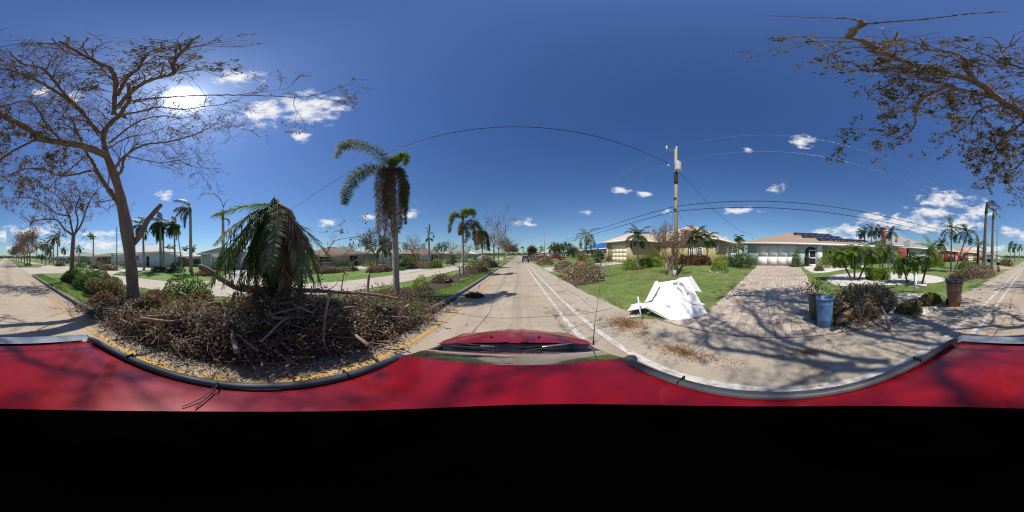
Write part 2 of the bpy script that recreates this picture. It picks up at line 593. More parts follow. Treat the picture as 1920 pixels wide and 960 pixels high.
M('filler_black', (.0008, .0006, .0006), rough=1.0, spec=0.0)  # near-black for the added disc that fills the blank below the camera
M('chrome', (.6, .6, .6), rough=.2, metal=1)
M('car_glass', (.03, .035, .03), rough=.03, spec=1.0, coat=1.0)
M('suv_paint', (.09, .1, .11), rough=.3, coat=1)
M('truck_paint', (.3, .012, .018), rough=.3, coat=1)
M('maroon_paint', (.16, .02, .03), rough=.3, coat=1)
M('navy_paint', (.02, .03, .09), rough=.3, coat=1)
M('white_car_paint', (.75, .75, .75), rough=.3, coat=1)
M('tail_red', (.4, .01, .01), rough=.3)
M('silver', (.45, .45, .46), rough=.35, metal=.7)
M('red_plastic', (.55, .03, .03), rough=.5)
M('grey_plastic', (.18, .19, .22), rough=.5)
M('white_plastic', (.75, .75, .73), rough=.5)
M('green_bin', (.02, .05, .035), rough=.5)
M('yellow_plastic', (.6, .4, .02), rough=.5)
M('stone', (.35, .3, .25), (.5, .45, .38), 8, .9, .5, 20)
M('boat_grey', (.32, .32, .33), rough=.5)

# ------------------------------------------------------------------ ground, roads, median
xs = [-3000, -300, -60, -16, -13.9, -12.0, -11.95, 3.4, 3.5, 8, 14, 20.5, 60, 400, 3000]
ys = [-3000, -300, -60, 0, 2.4, 4.4, 6.4, 8.4, 12, 60, 300, 3000]
g = Geo()
V = [(x, y, -0.03 if -11.96 < x < 3.45 else gz(x, y)) for y in ys for x in xs]
nx = len(xs)
g.add(V, Q=[[j * nx + i, j * nx + i + 1, (j + 1) * nx + i + 1, (j + 1) * nx + i] for j in range(len(ys) - 1) for i in range(nx - 1)])
struct('ground', g, 'grass')


def sheet(x0, x1, y0, y1, z):
    return Geo().poly([(x0, y0, z), (x1, y0, z), (x1, y1, z), (x0, y1, z)])


g = Geo()
g.poly([(-70, -250, .114), (-13.95, -250, .114), (-13.95, 250, .114), (-70, 250, .114)])
g.poly([(-13.95, -250, .114), (-12.02, -250, .018), (-12.02, 250, .018), (-13.95, 250, .114)])
struct('far_lawn', g, 'far_lawn')
struct('road', sheet(-2.95, 1.97, -2500, 2500, 0), 'asphalt')
g = Geo()
yy = np.concatenate([[-2500, -60], np.arange(-30, 40, .5), [60, 2500]])
edge = 3.45 + .08 * np.sin(yy * 1.3) + .06 * np.sin(yy * 3.1 + 1)
edge = np.where((yy > -3.4) & (yy < 3.2), 3.75, edge)
g.add(np.concatenate([np.c_[np.full(len(yy), 1.97), yy, np.full(len(yy), .0)], np.c_[edge, yy, np.full(len(yy), .018)]]),
      Q=[[i, i + len(yy), i + 1 + len(yy), i + 1] for i in range(len(yy) - 1)])
struct('road_shoulder', g, 'shoulder_asphalt')
struct('far_road', sheet(-12.0, -7.6, -2500, 2500, 0.002), 'far_asphalt')
for k, (a, b) in enumerate(((-33.6, -19.4), (57, 68))):
    struct('median_crossing', sheet(-7.6, -2.95, a, b, 0.001), 'far_asphalt' if k == 0 else 'asphalt')

MED = ((-19.2, 56.8), (-900, -34.0), (68.4, 900))


def outline(x0, x1, y0, y1, r=1.6, ins=0.0):
    x0 += ins; x1 -= ins; y0 += ins; y1 -= ins
    r -= ins
    P = []
    for cx, cy, a0 in ((x1 - r, y0 + r, -90), (x1 - r, y1 - r, 0), (x0 + r, y1 - r, 90), (x0 + r, y0 + r, 180)):
        for q in range(0, 91, 15):
            P.append((cx + r * math.cos(R_(a0 + q)), cy + r * math.sin(R_(a0 + q))))
    return np.array(P)


for (a, b) in MED:
    O = [outline(-7.75, -2.9, a, b, 1.6, i) for i in (0, .02, .13, .17)]
    Z = (-.02, .14, .145, .095)
    n = len(O[0])
    g = Geo()
    V = np.concatenate([np.c_[o, np.full(n, z)] for o, z in zip(O, Z)])
    g.add(V, Q=[[k * n + i, k * n + (i + 1) % n, (k + 1) * n + (i + 1) % n, (k + 1) * n + i] for k in range(3) for i in range(n)])
    struct('kerb', g, 'kerb_concrete')
    g = Geo()
    o = outline(-7.75, -2.9, a, b, 1.6, .15)
    g.poly(np.c_[o, np.full(n, .1)])
    struct('median', g, 'median_grass')
g = Geo()
yy = np.arange(-15, 40, .6)
l = -6.4 + .25 * np.sin(yy * .9) + .15 * np.sin(yy * 2.3)
r = -4.35 + .2 * np.sin(yy * .7 + 2) + .15 * np.sin(yy * 2.9)
g.add(np.concatenate([np.c_[l, yy, np.full(len(yy), .106)], np.c_[r, yy, np.full(len(yy), .106)]]),
      Q=[[i, i + len(yy), i + 1 + len(yy), i + 1] for i in range(len(yy) - 1)])
struct('mulch_bed', g, 'mulch')


def stripe(x, w, y0, y1, z=.005, name='road_line', mat='white_paint'):
    ys_ = np.concatenate([[y0], np.arange(max(y0 + 1, -60), min(y1 - 1, 80), .35), [y1]])
    j1, j2 = rng.normal(0, .006, len(ys_)), rng.normal(0, .006, len(ys_))
    n = len(ys_)
    g = Geo()
    g.add(np.concatenate([np.c_[x - w / 2 + j1, ys_, np.full(n, z)], np.c_[x + w / 2 + j2, ys_, np.full(n, z)]]),
          Q=[[i, i + n, i + 1 + n, i + 1] for i in range(n - 1)])
    struct(name, g, mat)


stripe(-2.16, .13, -18.2, 56, name='yellow_line', mat='yellow_paint')
stripe(-2.16, .13, -900, -35, name='yellow_line', mat='yellow_paint')
stripe(1.37, .13, -1500, 1500, name='white_line')
stripe(1.88, .13, -1500, 1500, name='white_line')
for k, y in enumerate((5.0, 10.6, 62.0)):
    P = [(x, y + .05 * math.sin(x * 2 + k) + (x * -.02), .006 if x < 2.2 else .012 + .01 * (x - 2)) for x in np.linspace(-2.7, 3.2, 20)]
    g = Geo()
    P = np.array(P)
    wj = .012 if y < 30 else .05
    g.add(np.concatenate([P - [0, wj, 0], P + [0, wj, 0]]), Q=[[i, i + 1, i + 21, i + 20] for i in range(19)])
    struct('road_joint', g, 'joint')
for k, (x0, y0, x1, y1) in enumerate(((-.15, 7.6, .05, 10.4), (-.75, 6.2, -.6, 8.0), (.35, 13, .5, 17))):
    g = Geo().poly([(x0, y0, .004), (x0 + .05, y0, .004), (x1 + .04, y1, .004), (x1, y1, .004)])
    struct('road_scuff', g, 'far_asphalt')
for k, (pts, w_) in enumerate((([(-1.2, 3.2), (-1.0, 5.5), (-1.25, 8), (-1.05, 12), (-1.3, 17), (-1.1, 26)], .01), ([(.9, -3), (.75, -6), (.95, -9), (.8, -14), (1.0, -22)], .01), ([(-2.5, 6), (-2.55, 9), (-2.5, 14), (-2.56, 22), (-2.5, 34)], .012), ([(2.6, 5.2), (2.75, 7.5), (2.55, 10), (2.8, 13)], .01))):
    P = np.array([(a, b, .006 if a < 2 else .018) for a, b in pts])
    t_ = np.linspace(0, len(P) - 1, 60)
    P = np.array([[np.interp(u_, np.arange(len(P)), P[:, c_]) for c_ in range(3)] for u_ in t_])
    P[:, 0] += np.cumsum(rng.normal(0, .012, 60)) * .5
    ww = w_ * rng.uniform(.4, 1.4, 60)
    g = Geo().add(np.concatenate([P - np.c_[ww, 0 * ww, 0 * ww], P + np.c_[ww, 0 * ww, 0 * ww]]), Q=[[i, i + 60, i + 61, i + 1] for i in range(59)])
    struct('road_crack', g, 'joint')
# drives and paths on the far side
for (x0, x1, y0, y1) in ((-32, -12.05, -28, -17), (-30, -12.05, -4.0, 1.5), (-27, -12.05, 14.5, 19), (-27, -12.05, 30, 36), (-60, -12.05, -34.5, -29.5)):
    g = Geo()
    g.poly([(x0, y0, .122), (-13.9, y0, .122), (-13.9, y1, .122), (x0, y1, .122)])
    g.poly([(-13.9, y0, .122), (x1, y0 - 1.2, .02), (x1, y1 + 1.2, .02), (-13.9, y1, .122)])
    struct('far_driveway', g, 'concrete')
g = Geo()
g.poly([(x, y, gz(x, y) + .012) for x, y in ((3.6, 18.5), (8, 18.8), (14.7, 18.8), (14.7, 24), (8, 23.8), (3.6, 24.2))])
struct('neighbour_driveway', g, 'concrete')
g = Geo()
g.poly([(x, y, gz(x) + .012) for x, y in ((3.6, -27), (9, -23.6), (22.5, -24.5), (22.5, -37), (9, -34), (3.6, -33))])
struct('pink_driveway', g, 'pink_pavers')


# ------------------------------------------------------------------ paver driveway, paver by paver
def yl(X):
    return 2.15 + (1.0 * ((5.6 - X) / 2.0) ** 2 if X < 5.6 else 0)


def yr(X):
    return -2.05 - .085 * max(0, X - 6.5) - (1.25 * ((6.2 - X) / 2.6) ** 2 if X < 6.2 else 0)


g = Geo()
xx = np.linspace(3.6, 20.5, 60)
g.add(np.concatenate([[(x, yl(x), gz(x) + .004) for x in xx], [(x, yr(x), gz(x) + .004) for x in xx]]),
      Q=[[i, i + 60, i + 61, i + 1] for i in range(59)])
drive = struct('driveway', g, 'paver_bed')
u = Geo()
B = .035
u.add([(-.5, -.5, 0), (.5, -.5, 0), (.5, .5, 0), (-.5, .5, 0), (-.5, -.5, .6), (.5, -.5, .6), (.5, .5, .6), (-.5, .5, .6),
       (-.5 + B, -.5 + B, 1), (.5 - B, -.5 + B, 1), (.5 - B, .5 - B, 1), (-.5 + B, .5 - B, 1)],
      Q=[[0, 1, 5, 4], [1, 2, 6, 5], [2, 3, 7, 6], [3, 0, 4, 7], [4, 5, 9, 8], [5, 6, 10, 9], [6, 7, 11, 10], [7, 4, 8, 11], [8, 9, 10, 11]])
paver_me = u.mesh('paver', 'paver')
UV = np.concatenate(u.v)
UQ = np.concatenate(u.q)
PV = []
x = 3.64
while x < 20.3:
    hx = rng.choice([.24, .36, .36])
    a, b = yl(x + hx / 2), yr(x + hx / 2)
    y = b + rng.uniform(0, .12)
    while y < a - .1:
        w = rng.choice([.24, .24, .18, .3])
        w = min(w, a - y)
        PV.append((x + hx / 2, y + w / 2, hx - .014, w - .014))
        y += w
    x += hx
PV.sort(key=lambda p: p[0] ** 2 + p[1] ** 2)
slope = -math.atan(.037)
rest = Geo()
for i, (x, y, hx, w) in enumerate(PV):
    z = gz(x) + .0 + rng.normal(0, .0015)
    if i < 300:
        o = bpy.data.objects.new('paver', paver_me)
        o.location = (x, y, z)
        o.scale = (hx, w, .028)
        o.rotation_euler = (rng.normal(0, .004), slope + rng.normal(0, .004), rng.normal(0, .006))
        link(o)
        o.parent = drive
    else:
        V = UV * [hx, w, .028]
        V[:, 2] += z + (V[:, 0]) * .037
        rest.add(V + [x, y, 0], Q=UQ)
part('paving', rest, 'paver', drive, kind='stuff')

# white gravel beds in the mint house's garden
def bed(pts, name, mat, h=.03):
    P = np.array([G(*p)[:2] for p in pts])
    c = P.mean(0)
    n = len(P)
    t = np.linspace(0, n, 48, endpoint=False)
    Q = np.array([[np.interp(q, np.arange(n + 1), np.r_[P[:, k], P[0, k]]) for k in (0, 1)] for q in t])
    for _ in range(3):
        Q = .25 * np.roll(Q, 1, 0) + .5 * Q + .25 * np.roll(Q, -1, 0)
    m = len(Q)
    z0 = np.array([gz(*q) for q in Q])
    Qi = c + (Q - c) * .93
    zi = np.array([gz(*q) for q in Qi])
    g = Geo()
    V = np.concatenate([np.c_[Q, z0 - .02], np.c_[Q, z0 + h], np.c_[Qi, zi + h + .02], [[c[0], c[1], gz(*c) + h + .04]]])
    g.add(V, Q=[[k * m + i, k * m + (i + 1) % m, (k + 1) * m + (i + 1) % m, (k + 1) * m + i] for k in (0, 1) for i in range(m)],
          T=[[2 * m + i, 2 * m + (i + 1) % m, 3 * m] for i in range(m)])
    struct(name, g, mat)
    return Q


BED1 = bed([(1545, 524), (1560, 515), (1610, 511), (1660, 511), (1700, 512), (1745, 516), (1776, 523), (1765, 530), (1700, 533), (1650, 535), (1600, 538), (1560, 535)], 'gravel_bed', 'white_gravel')
bed([(1503, 500), (1530, 498), (1570, 499), (1620, 498), (1622, 502), (1580, 505), (1550, 511), (1520, 512)], 'gravel_bed', 'white_gravel')
bed([(1600, 565), (1640, 552), (1690, 551), (1740, 552), (1766, 558), (1768, 572), (1735, 590), (1690, 600), (1640, 600)], 'gravel_bed', 'white_gravel')
bed([(1160, 499), (1180, 496), (1250, 494), (1330, 492), (1345, 494), (1300, 497), (1250, 498), (1205, 502)], 'gravel_bed', 'pink_pavers')
bed([(1328, 508), (1346, 505), (1364, 506), (1368, 509), (1350, 512), (1332, 511)], 'gravel_bed', 'stone')

# ------------------------------------------------------------------ the red camera car
CX = -.045
car = thing('red_car', (CX, .3, 0), 'glossy red car on the road with black roof trim, seen from its own roof', 'car')


def roofz(u, v):
    return 1.43 - .04 * (u / .58) ** 2 - .03 * (v / .9) ** 2


def grid(fn, nu, nv):
    U, Vv = np.meshgrid(np.linspace(0, 1, nu), np.linspace(0, 1, nv))
    P = np.array([fn(a, b) for a, b in zip(U.ravel(), Vv.ravel())])
    return P, [[j * nu + i, j * nu + i + 1, (j + 1) * nu + i + 1, (j + 1) * nu + i] for j in range(nv - 1) for i in range(nu - 1)]


def front(u):
    return .80 - .06 * (abs(u) / .58) ** 2.2


def roof_pt(a, b):
    u = -.58 + 1.16 * a
    v = -1.10 + (front(u) + 1.10) * b
    return (CX + u, v, roofz(u, v))


g = Geo()
P, Q = grid(roof_pt, 17, 25)
g.add(P, Q=Q)
roof = part('roof', g, 'red_paint', car, True)
g = Geo()
P, Q = grid(lambda a, b: (CX - .575 + 1.15 * a, -.965 - .05 * (1 - (2 * a - 1) ** 2) + .006 * b, roofz(-.575 + 1.15 * a, -.96) + .003), 17, 2)
g.add(P, Q=Q)
part('seam', g, 'car_black', roof)
g = Geo()
P, Q = grid(lambda a, b: (CX - .59 + 1.18 * a, -1.09 - .16 * b - .03 * (1 - (2 * a - 1) ** 2), 1.394 - .03 * (2 * a - 1) ** 2 - .025 * b * b), 15, 5)
g.add(P, Q=Q)
part('spoiler', g, 'spoiler_grey', car, True)
for s in (-1, 1):
    g = Geo()
    pts = [(.58, -1.1), (.59, -1.0), (.596, -.5), (.598, 0), (.595, .4), (.6, .66), (.66, .95), (.74, 1.5)]
    zz = [1.375, 1.39, 1.405, 1.412, 1.405, 1.385, 1.23, 1.0]
    pr = np.array([(CX + s * a, b, z) for (a, b), z in zip(pts, zz)])
    t = np.linspace(0, len(pr) - 1, 40)
    pr = np.array([[np.interp(q, np.arange(len(pr)), pr[:, k]) for k in range(3)] for q in t])
    sec = [(-.026, -.012), (-.022, .004), (-.008, .009), (.01, .007), (.022, -.004), (.026, -.035)]
    m = len(sec)
    V = np.array([[p[0] + s * a, p[1], p[2] + b] for p in pr for a, b in sec])
    g.add(V, Q=[[i * m + j, i * m + j + 1, (i + 1) * m + j + 1, (i + 1) * m + j] for i in range(39) for j in range(m - 1)])
    rail = part('roof_trim', g, 'car_trim', car, True)
    for yq in (-.68, .35):
        g = Geo().box((CX + s * .597 - .027, yq, 1.39), (CX + s * .597 + .027, yq + .006, 1.4225))
        part('joint', g, 'car_black', rail)


def screen(a, b):
    u = -.58 + 1.16 * a
    w = u * (1 + .22 * b)
    yt = front(u) + .005
    yb = 1.56 - .16 * (abs(u) / .58) ** 2
    return (CX + w, yt + (yb - yt) * b, (roofz(u, yt) - .004) * (1 - b) + 1.0 * b + .035 * math.sin(b * math.pi))


g = Geo()
P, Q = grid(screen, 17, 9)
g.add(P, Q=Q)
part('windscreen', g, 'car_glass', car, True)
g = Geo()
P, Q = grid(lambda a, b: (CX - .73 + 1.46 * a, 1.545 - .16 * (2 * a - 1) ** 2 + .16 * b, .995 + .015 * b), 15, 4)
g.add(P, Q=Q)
part('cowl', g, 'car_black', car, True)
for (x0, x1) in ((-.62, -.05), (-.02, .55)):
    g = Geo()
    g.tube([(CX + x0, 1.5, 1.03), (CX + (x0 + x1) / 2, 1.53, 1.045), (CX + x1, 1.47, 1.035)], .011, 6, True)
    g.tube([(CX + x0 + .05, 1.6, 1.02), (CX + (x0 + x1) / 2, 1.55, 1.06)], .012, 6, True)
    part('wiper', g, 'rubber', car)
for a, b in ((-.55, -.2), (.15, .6)):
    part('cowl_vent', Geo().box((CX + a, 1.60, 1.012), (CX + b, 1.63, 1.02)), 'silver', car)


def hood(a, b):
    u = 2 * a - 1
    y0 = 1.69 - .15 * u * u
    y1 = 2.62 - .42 * abs(u) ** 2.4
    y = y0 + (y1 - y0) * b
    w = .80 - .1 * b ** 2
    z = 1.035 - .05 * b - .24 * b ** 2.2 - .05 * abs(u) ** 3
    if abs(abs(u) - .13) < .035:
        z += .012
    if abs(u) < .1:
        z -= .004
    return (CX + u * w, y, z)


g = Geo()
P, Q = grid(hood, 41, 17)
g.add(P, Q=Q)
hd = part('hood', g, 'red_paint', car, True)
for sx in (-.27, .27):
    g = Geo().lathe((CX + sx, 1.83, 1.015), [(.016, 0), (.016, .02), (.008, .028)], 8)
    part('washer_nozzle', g, 'car_black', hd)
secs = [(-1.78, .78, .45, .78), (-1.72, .84, .36, .9), (-1.5, .87, .33, 1.0), (-.8, .88, .32, 1.0), (.6, .88, .32, 1.0), (1.45, .87, .32, .985),
        (1.75, .85, .32, .96), (2.2, .82, .32, .84), (2.55, .72, .34, .7), (2.72, .58, .42, .6)]
g = Geo()
V = []
for (y, w, zb, zt) in secs:
    for (a, z) in ((-.86, zb), (-1, zb + .12), (-1.0, zt * .8), (-.93, zt - .02), (-.9, zt), (.9, zt), (.93, zt - .02), (1.0, zt * .8), (1, zb + .12), (.86, zb)):
        V.append((CX + a * w, y, z))
n = 10
g.add(V, Q=[[i * n + j, i * n + (j + 1) % n, (i + 1) * n + (j + 1) % n, (i + 1) * n + j] for i in range(len(secs) - 1) for j in range(n)],
      T=[[0, j + 1, j] for j in range(1, n - 1)] + [[(len(secs) - 1) * n, (len(secs) - 1) * n + j, (len(secs) - 1) * n + j + 1] for j in range(1, n - 1)])
part('body', g, 'red_paint', car, True)
for s in (-1, 1):
    g = Geo()
    a = [(-1.55, .8, 1.0), (-1.2, .6, 1.36), (.62, .6, 1.37), (1.4, .74, 1.0)]
    g.poly([(CX + s * w, y, z) for y, w, z in a])
    part('side_window', g, 'car_glass', car)
    for yq in (-.55, .45):
        g = Geo().poly([(CX + s * .808, yq - .05, 1.0), (CX + s * .608, yq - .05, 1.37), (CX + s * .608, yq + .05, 1.37), (CX + s * .808, yq + .05, 1.0)])
        part('pillar', g, 'car_trim', car)
    for yq in (-.6, .45):
        g = Geo().box((CX + s * .885 - .012, yq - .09, .86), (CX + s * .885 + .012, yq + .09, .89))
        part('door_handle', g, 'red_paint', car)
    g = Geo()
    c = np.array([CX + s * .92, 1.08, .98])
    P, Q = grid(lambda a_, b_: c + np.array([.085 * math.cos(a_ * 6.2832) * math.sin(.02 + b_ * 3.1), .05 * math.sin(a_ * 6.2832) * math.sin(.02 + b_ * 3.1), -.065 * math.cos(.02 + b_ * 3.1)]), 13, 9)
    g.add(P, Q=Q)
    part('mirror', g, 'car_trim', car, True)
    for yq in (-1.2, 1.75):
        for nm, mt, pr in (('tyre', 'rubber', [(.17, -.1), (.3, -.1), (.325, -.05), (.325, .05), (.3, .1), (.17, .1)]), ('rim', 'silver', [(.03, -.08), (.18, -.07), (.18, .07), (.03, .08)])):
            g = Geo()
            n = 20
            an = np.arange(n) * 2 * math.pi / n
            V = np.array([[CX + s * .8 + z, yq + rr * math.cos(q), .325 + rr * math.sin(q)] for rr, z in pr for q in an])
            g.add(V, Q=[[i * n + j, i * n + (j + 1) % n, (i + 1) * n + (j + 1) % n, (i + 1) * n + j] for i in range(len(pr) - 1) for j in range(n)])
            if nm == 'tyre':
                wh = part('wheel', g, mt, car, True)
            else:
                part('rim', g, mt, wh, True)
    g = Geo().poly([(CX + s * .5, 2.68, .66), (CX + s * .72, 2.45, .7), (CX + s * .74, 2.46, .56), (CX + s * .5, 2.72, .54)])
    part('headlight', g, 'chrome', car)
    g = Geo().box((CX + s * .72 - .09, -1.79, .7), (CX + s * .72 + .09, -1.72, .86))
    part('tail_light', g, 'tail_red', car)
g = Geo().poly([(CX - .78, -1.6, 1.0), (CX + .78, -1.6, 1.0), (CX + .57, -1.26, 1.34), (CX - .57, -1.26, 1.34)])
part('rear_window', g, 'car_glass', car)
g = Geo()
g.tube([(.80, 1.62, .93), (.80, 1.62, 1.0), (.815, 1.6, 1.3), (.86, 1.57, 1.68)], [.012, .006, .003, .002], 6)
part('antenna', g, 'car_black', car)
# added round black pad on the roof, blacking out the blank area below the camera
g = Geo()
nr, na = 8, 72
V = [(0, 0, roofz(-CX, 0) + .008)]
for i in range(1, nr + 1):
    for j in range(na):
        a = 2 * math.pi * j / na
        ra = (.468 + .004 * math.sin(3 * a + 1) + .014 * math.sin(a)) * i / nr
        x_, y_ = ra * math.sin(a), ra * math.cos(a)
        V.append((x_, y_, roofz(x_ - CX, y_) + .008))
for j in range(na):
    q = V[1 + (nr - 1) * na + j]
    V.append((q[0], q[1], q[2] - .007))
g.add(V, T=[[0, 1 + (j + 1) % na, 1 + j] for j in range(na)],
      Q=[[1 + i * na + j, 1 + i * na + (j + 1) % na, 1 + (i + 1) * na + (j + 1) % na, 1 + (i + 1) * na + j] for i in range(nr) for j in range(na)])
solo('blank_filler', g, 'filler_black', 'added round matt black pad lying flat on the red car roof', 'filler', smooth=False)
for k, pts in enumerate(([(342, 762), (375, 748), (392, 735), (408, 718)], [(366, 765), (385, 747), (402, 733), (407, 722)])):
    P = [PZ(x, y, 1.425 - (.004 if i < 2 else .012 * (i - 1)) + (.0 if i < 3 else .035)) for i, (x, y) in enumerate(pts)]
    P[3] = np.array([P[3][0], P[3][1], 1.44])
    P.append(P[3] + np.array([-.05, .005, -.12]))
    solo('cable', Geo().tube(P, .003, 6), 'car_black', ('thin black cable crossing the left roof edge, the one nearer the rear', 'thin black cable crossing the left roof edge, the one nearer the front')[k], 'cable', 'cables on the car roof')

# ------------------------------------------------------------------ plant builders
def spline(P, n=24):
    P = np.asarray(P, float)
    m = len(P)
    if m < 3:
        t = np.linspace(0, 1, n)[:, None]
        return P[0] * (1 - t) + P[-1] * t
    E = np.concatenate([[2 * P[0] - P[1]], P, [2 * P[-1] - P[-2]]])
    out = []
    for q in np.linspace(0, m - 1 - 1e-6, n):
        i = int(q)
        t = q - i
        a, b, c, d = E[i], E[i + 1], E[i + 2], E[i + 3]
        out.append(.5 * (2 * b + (c - a) * t + (2 * a - 5 * b + 4 * c - d) * t * t + (3 * b - a - 3 * c + d) * t ** 3))
    return np.array(out)


def frond_pts(p0, az, el, L, droop, bend=0.0, n=12):
    P = [np.asarray(p0, float)]
    for i in range(n - 1):
        t = i / (n - 1)
        e = R_(max(el - droop * t ** 1.1, -88))
        a = R_(az + bend * t)
        P.append(P[-1] + L / (n - 1) * np.array([math.sin(a) * math.cos(e), math.cos(a) * math.cos(e), math.sin(e)]))
    return np.array(P)


def frond(P, n=34, ll=.4, lw=.035, plum=0.0, droop=.35, r=.018, fwd=.55, t0=.12):
    """one palm frond: a stalk with its leaflets"""
    g = Geo()
    P = spline(P, 16)
    g.tube(P, np.linspace(r, r * .25, len(P)), 4)
    k = 2 if plum == 0 else 4
    t = np.repeat(np.linspace(t0, .99, n), k) + rng.normal(0, .006, n * k)
    t = np.clip(t, .02, 1)
    f = t * (len(P) - 1)
    i = np.minimum(f.astype(int), len(P) - 2)
    w = (f - i)[:, None]
    B = P[i] * (1 - w) + P[i + 1] * w
    T = unit(P[i + 1] - P[i])
    up = np.array([0, 0, 1.0])
    S = np.cross(T, up)
    bad = np.linalg.norm(S, axis=1) < .15
    S[bad] = np.array([1.0, .3, 0])
    S = unit(S)
    Nn = unit(np.cross(S, T))
    if plum == 0:
        sg = np.tile([-1, 1], n)[:, None]
        D = S * sg + Nn * rng.normal(.12, .12, (n * k, 1))
    else:
        a = rng.uniform(0, 2 * math.pi, (n * k, 1))
        D = S * np.cos(a) + Nn * np.sin(a)
    D = unit(D + T * fwd + rng.normal(0, .1, (n * k, 3)))
    L = ll * (.35 + .65 * np.sin(np.clip(t * 2.7 + .35, 0, math.pi)))[:, None] * rng.uniform(.75, 1.15, (n * k, 1))
    mid = B + D * L * .5 - up * (droop * .25 * L)
    tip = B + D * L * .88 - up * (droop * L)
    Wd = unit(np.cross(D, Nn + rng.normal(0, .3, (n * k, 3)))) * lw / 2
    V = np.stack([B - Wd * .5, B + Wd * .5, mid + Wd, mid - Wd, tip], 1).reshape(-1, 3)
    o = np.arange(n * k)[:, None] * 5
    g.add(V, Q=o + [[0, 1, 2, 3]], T=o + [[3, 2, 4]])
    return g


def palm(name, label, base, top, r0, r1, fronds, group=None, trunk='palm_trunk', mid=None, shaft=None, cat='palm tree', bulge=0.0, spear=None):
    """fronds: list of (points, material, keyword dict)"""
    base, top = np.asarray(base, float), np.asarray(top, float)
    o = thing(name, base, label, cat, group)
    pts = [base - [0, 0, .1]] + ([np.asarray(m, float) for m in mid] if mid else [base + (top - base) * .5]) + [top]
    P = spline(pts, 22)
    t = np.linspace(0, 1, 22)
    r = r0 + (r1 - r0) * t + bulge * np.sin(np.clip(t * 1.6, 0, 1) * math.pi) + .35 * r0 * np.exp(-t * 30)
    g = Geo().tube(P, r, 10, True)
    part('trunk', g, trunk, o, True)
    if shaft:
        d = unit(P[-1] - P[-2])
        g = Geo().tube([P[-1] - d * .1, P[-1] + d * shaft * .2, P[-1] + d * shaft * .7, P[-1] + d * shaft], [r1 * .98, r1 * 1.05, r1 * .75, r1 * .35], 8, True)
        part('crownshaft', g, 'frond_lime', o, True)
    for (pp, mt, kw) in fronds:
        part('frond', frond(pp, **kw), mt, o)
    return o


def crown(top, n, L, mats, el=(75, -30), droop=70, wind=None, kw=None, seed=0, azs=(0, 360)):
    """fronds fanning out of a palm's top; wind = (azimuth, strength) sweeps them one way"""
    r = np.random.default_rng(seed)
    out = []
    for i in range(n):
        a = azs[0] + (azs[1] - azs[0]) * (i + r.uniform(-.3, .3)) / n + (i % 2) * 13
        e = el[0] + (el[1] - el[0]) * ((i * .618) % 1) + r.uniform(-8, 8)
        b = 0
        if wind:
            dd = (wind[0] - a + 180) % 360 - 180
            a += dd * wind[1] * .6
            b = dd * wind[1] * .5
        m = mats[int(r.integers(len(mats)))]
        out.append((frond_pts(top, a, e, L * r.uniform(.8, 1.12), droop * r.uniform(.8, 1.25), b), m, dict(kw or {})))
    return out


def branchy(g, p, d, L, r, depth, tips, q, up=.12, wob=.28, kids=(3, 5), shrink=(.5, .75), spread=.9, sides=5, rmin=.004):
    """a limb with its side branches; twig ends collect in tips"""
    if p[2] > 7 and math.hypot(p[0], p[1]) < .25 * (p[2] - 2.05):
        return
    n = 6 if depth > 0 else 4
    P = [np.asarray(p, float)]
    dd = unit(d)
    for i in range(n - 1):
        dd = unit(dd + q.normal(0, wob, 3) * .6 + np.array([0, 0, up * .4]))
        P.append(P[-1] + dd * L / (n - 1))
    P = np.array(P)
    re = max(r * (.55 if depth > 0 else .4), rmin * .7)
    g.tube(P, np.linspace(max(r, rmin), re, n), max(3, sides))
    tips.append((P[-1], dd))
    if depth <= 0:
        tips.append((P[2], dd))
        return
    for k in range(int(q.integers(*kids))):
        t = q.uniform(.3, 1.0) if k else 1.0
        i = min(int(t * (n - 1)), n - 2)
        w = t * (n - 1) - i
        pp = P[i] * (1 - w) + P[i + 1] * w
        nd = unit(dd + spread * unit(q.normal(size=3)) + np.array([0, 0, up]))
        branchy(g, pp, nd, L * q.uniform(*shrink), max(r * q.uniform(.4, .62), rmin), depth - 1, tips, q, up, wob, kids, shrink, spread, max(3, sides - 1), rmin)


def leaf_pts(tips, n, s, q):
    if not tips:
        return np.zeros((0, 3))
    T = np.array([t[0] for t in tips])
    return T[q.integers(len(T), size=n)] + q.normal(0, s, (n, 3))


def bare_tree(name, label, base, h, spread, seed, leafmat='tree_leaf', leaves=400, lsize=.12, group=None, trunk_r=.16, depth=3, forks=5, lean=(0, 0), cat='tree', rmin=.006, ls=.18):
    q = np.random.default_rng(seed)
    base = np.asarray(base, float)
    o = thing(name, base, label, cat, group)
    g = Geo()
    fork = base + np.array([lean[0] * .4, lean[1] * .4, h * q.uniform(.26, .36)])
    P = spline([base - [0, 0, .1], base + (fork - base) * .5 + np.r_[q.normal(0, .04 * h * .3, 2), 0], fork], 10)
    g.tube(P, np.linspace(trunk_r * 1.25, trunk_r * .8, 10), 9)
    part('trunk', g, 'bark', o, True)
    tips = []
    tw = Geo()
    for k in range(forks):
        a = 2 * math.pi * (k + q.uniform(-.3, .3)) / forks
        d = np.array([math.cos(a) * spread, math.sin(a) * spread, q.uniform(.7, 1.3)]) + np.array([lean[0], lean[1], 0]) * .15
        branchy(tw, P[-1 - int(q.integers(0, 2))], d, h * q.uniform(.3, .42), trunk_r * .6, depth, tips, q, rmin=rmin)
    part('branch', tw, 'bark', o, True)
    if leaves:
        lg = Geo().leaves(leaf_pts(tips, leaves, ls, q), lsize, g=q)
        part('crown', lg, leafmat, o)
    return o


